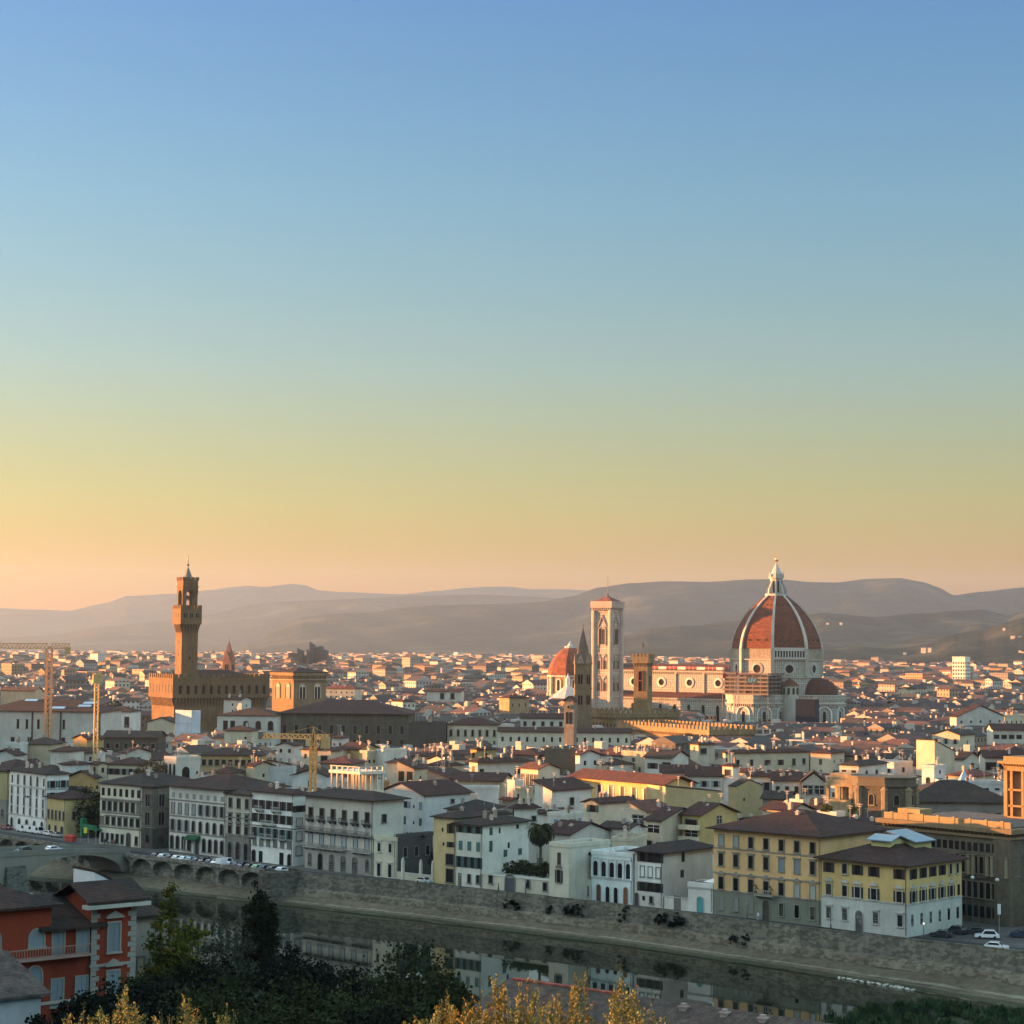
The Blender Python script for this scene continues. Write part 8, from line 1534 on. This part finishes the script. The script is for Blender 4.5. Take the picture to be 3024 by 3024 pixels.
# reeds and scrub on a shoal at the right
b = MB(); pr = [(46, 300), (52, 322), (60, 338), (70, 343), (80, 336), (92, 324), (108, 308), (120, 280), (70, 262)]; b.prism(pr, WZ-1, WZ+.5, sc=.93); o = b.build('shoal', GR, None, (.05,.055,.03)); tag(o, kind='structure')
rb_ = [(50,314,-5.2,5,5,.6),(56,324,-5.1,6,6,.8),(63,333,-5.0,6,6,.8),(72,336,-5,7,6,.9),(82,328,-4.9,8,7,.9),(92,318,-4.8,8,7,1),(66,320,-5,9,8,.9),(80,315,-4.8,10,9,1.1),(95,306,-4.6,10,9,1.2),(72,302,-4.8,12,10,1.1),(98,292,-4.2,13,10,1.4),(56,306,-5,8,8,.8),(84,290,-4.5,12,9,1.3)]
o = link('reeds', leafmesh('reeds', rb_, 60000, .42, [(.022,.045,.018),(.03,.055,.022),(.016,.032,.014),(.045,.06,.025)], seed=31, updir=.9, aspect=2.4), None, (1,1,1)); tag(o, kind='stuff')
# pale stones at the waterline
for i in range(14):
    x = 2478+i*17+random.uniform(-4, 4); P = G(x, lerpl(QL, x)-2, WZ+.1); b = MB(); b.lathe([(.55, -.1), (.5, .15), (.25, .28)], 7); o = b.build('pale_stone', ST, None, (.45,.43,.36), (P.x, P.y, WZ+.1), random.uniform(0, 6)); o.scale = (random.uniform(.9, 2.2), .6, random.uniform(.6, 1.2)); tag(o, 'flat pale stone in the broken line along the right waterline', 'stone', 'pale stones at the waterline')
# sunlit shrubs just below the terrace
def shrub(tops, D, label, seed, dens=1.0, und=1.0):
    rr = random.Random(seed); V, F, T = [], [], []; ST_ = MB(); ctr = at(sum(t[0] for t in tops)/len(tops), 3024, D); zg = ctr.z-1.0
    GC = [(.22,.19,.05), (.17,.155,.05), (.28,.25,.09), (.10,.11,.04), (.20,.14,.035)]
    for px, py in tops:
        dd = D+rr.uniform(-.9, .9); tip = at(px, py, dd); base = Vector((tip.x+rr.uniform(-.18, .18), tip.y+rr.uniform(-.2, .2), zg)); L_ = (tip-base).length; ax = (tip-base).normalized(); col0 = rr.choice(GC); br_ = rr.uniform(.75, 1.2)
        ST_.tube(base-Vector((0,0,0)), tip-ctr+ctr, .008, .002, 4)
        side = [(base.lerp(tip, rr.uniform(.35, .92)), rr.uniform(.05, .18)) for _ in range(5)]
        lines = [(base, tip, L_)]+[(s_, s_+(ax+Vector((rr.uniform(-.6,.6), rr.uniform(-.6,.6), 0))).normalized()*l_, l_) for s_, l_ in side]
        for A_, B_, ll in lines:
            for _ in range(int(ll*150*dens)+4):
                t_ = rr.random(); p = A_.lerp(B_, t_)+Vector((rr.gauss(0,.010), rr.gauss(0,.010), 0))*(1.5-t_*.8); out_ = Vector((rr.gauss(0,1), rr.gauss(0,1), 0)).normalized(); u = (ax*rr.uniform(.8, 1.5)+out_).normalized(); w_ = u.cross(Vector((rr.gauss(0,1), rr.gauss(0,1), rr.gauss(0,1)))).normalized(); s_ = rr.uniform(.018, .034); k = len(V)
                V += [p, p+u*s_*.5+w_*s_*.22, p+u*s_, p+u*s_*.5-w_*s_*.22]; F.append((k, k+1, k+2, k+3)); f = br_*rr.uniform(.7, 1.25); T.append((col0[0]*f, col0[1]*f, col0[2]*f, 1))
    root = empty('laurel_shrub', (ctr.x, ctr.y, zg), 0, label, 'shrub', 'sunlit shrubs under the viewpoint'); me = bpy.data.meshes.new('foliage'); me.from_pydata([v-Vector((ctr.x, ctr.y, zg)) for v in V], [], F); me.materials.append(LE)
    a2 = me.attributes.new('tint', 'FLOAT_COLOR', 'FACE'); a2.data.foreach_set('color', [x for c in T for x in c]); link('foliage', me, root, (1,1,1)); ST_.xf(Matrix.Translation((-ctr.x, -ctr.y, -zg))); ST_.build('stems', ST, root, (.16,.11,.06))
def outline(pts, n, drop, seed):
    rr = random.Random(seed); o_ = list(pts); x0, x1 = pts[0][0], pts[-1][0]
    for _ in range(n):
        x = rr.uniform(x0, x1); o_.append((x, lerpl(pts, x)+abs(rr.gauss(0, drop))+6))
    return [p for p in o_ if p[1] < 3120]
shrub(outline([(1195,3020),(1225,3000),(1250,3012),(1290,2970),(1320,2916),(1345,2990),(1372,2950),(1420,2930),(1440,2960),(1468,2880),(1490,2896),(1510,2960),(1535,2902),(1560,2889),(1580,2895),(1600,2960)], 110, 50, 1), 18, 'broad golden sunlit shrub at the bottom centre, largest of the shrubs', 41)
shrub(outline([(1600,2990),(1625,2950),(1652,2925),(1675,2960),(1702,2868),(1726,2866),(1730,2950),(1752,3020)], 45, 50, 2), 18.4, 'golden green shrub right of the broad one with a forked tall sprig', 42)
shrub(outline([(1780,3020),(1805,2930),(1832,2846),(1850,2915),(1878,2912),(1900,2975),(1925,3040)], 36, 45, 3), 17.6, 'narrow golden shrub with one tall straight sprig, rightmost dense one', 43)
shrub(outline([(1925,2925),(1938,2990),(1960,3010),(1975,3005)], 6, 30, 4), 17.8, 'sparse thin golden sprigs at the right end of the shrubs', 44, .6)
shrub(outline([(188,3010),(205,2998),(232,3010),(248,2962),(262,3000),(296,2978),(318,3000),(345,2965),(369,2908),(385,2985),(398,2962),(430,2994)], 34, 45, 5), 17.5, 'golden shrub with a tall central sprig in front of the red villa', 45)
shrub(outline([(455,3010),(476,2984),(500,3000),(525,2975),(542,2942),(560,2958),(582,2982),(605,3010)], 22, 40, 6), 17.9, 'small golden shrub in front of the dark trees at the lower left', 46)
shrub([(648,3000),(672,2966),(690,2982),(640,3015),(664,3000),(680,3010)], 17.7, 'single pale sprig rising before the dark wood', 47, .7)
for k_, v_ in LAB.items():
    if len(v_) > 1: print('DUPLABEL', k_, len(v_))
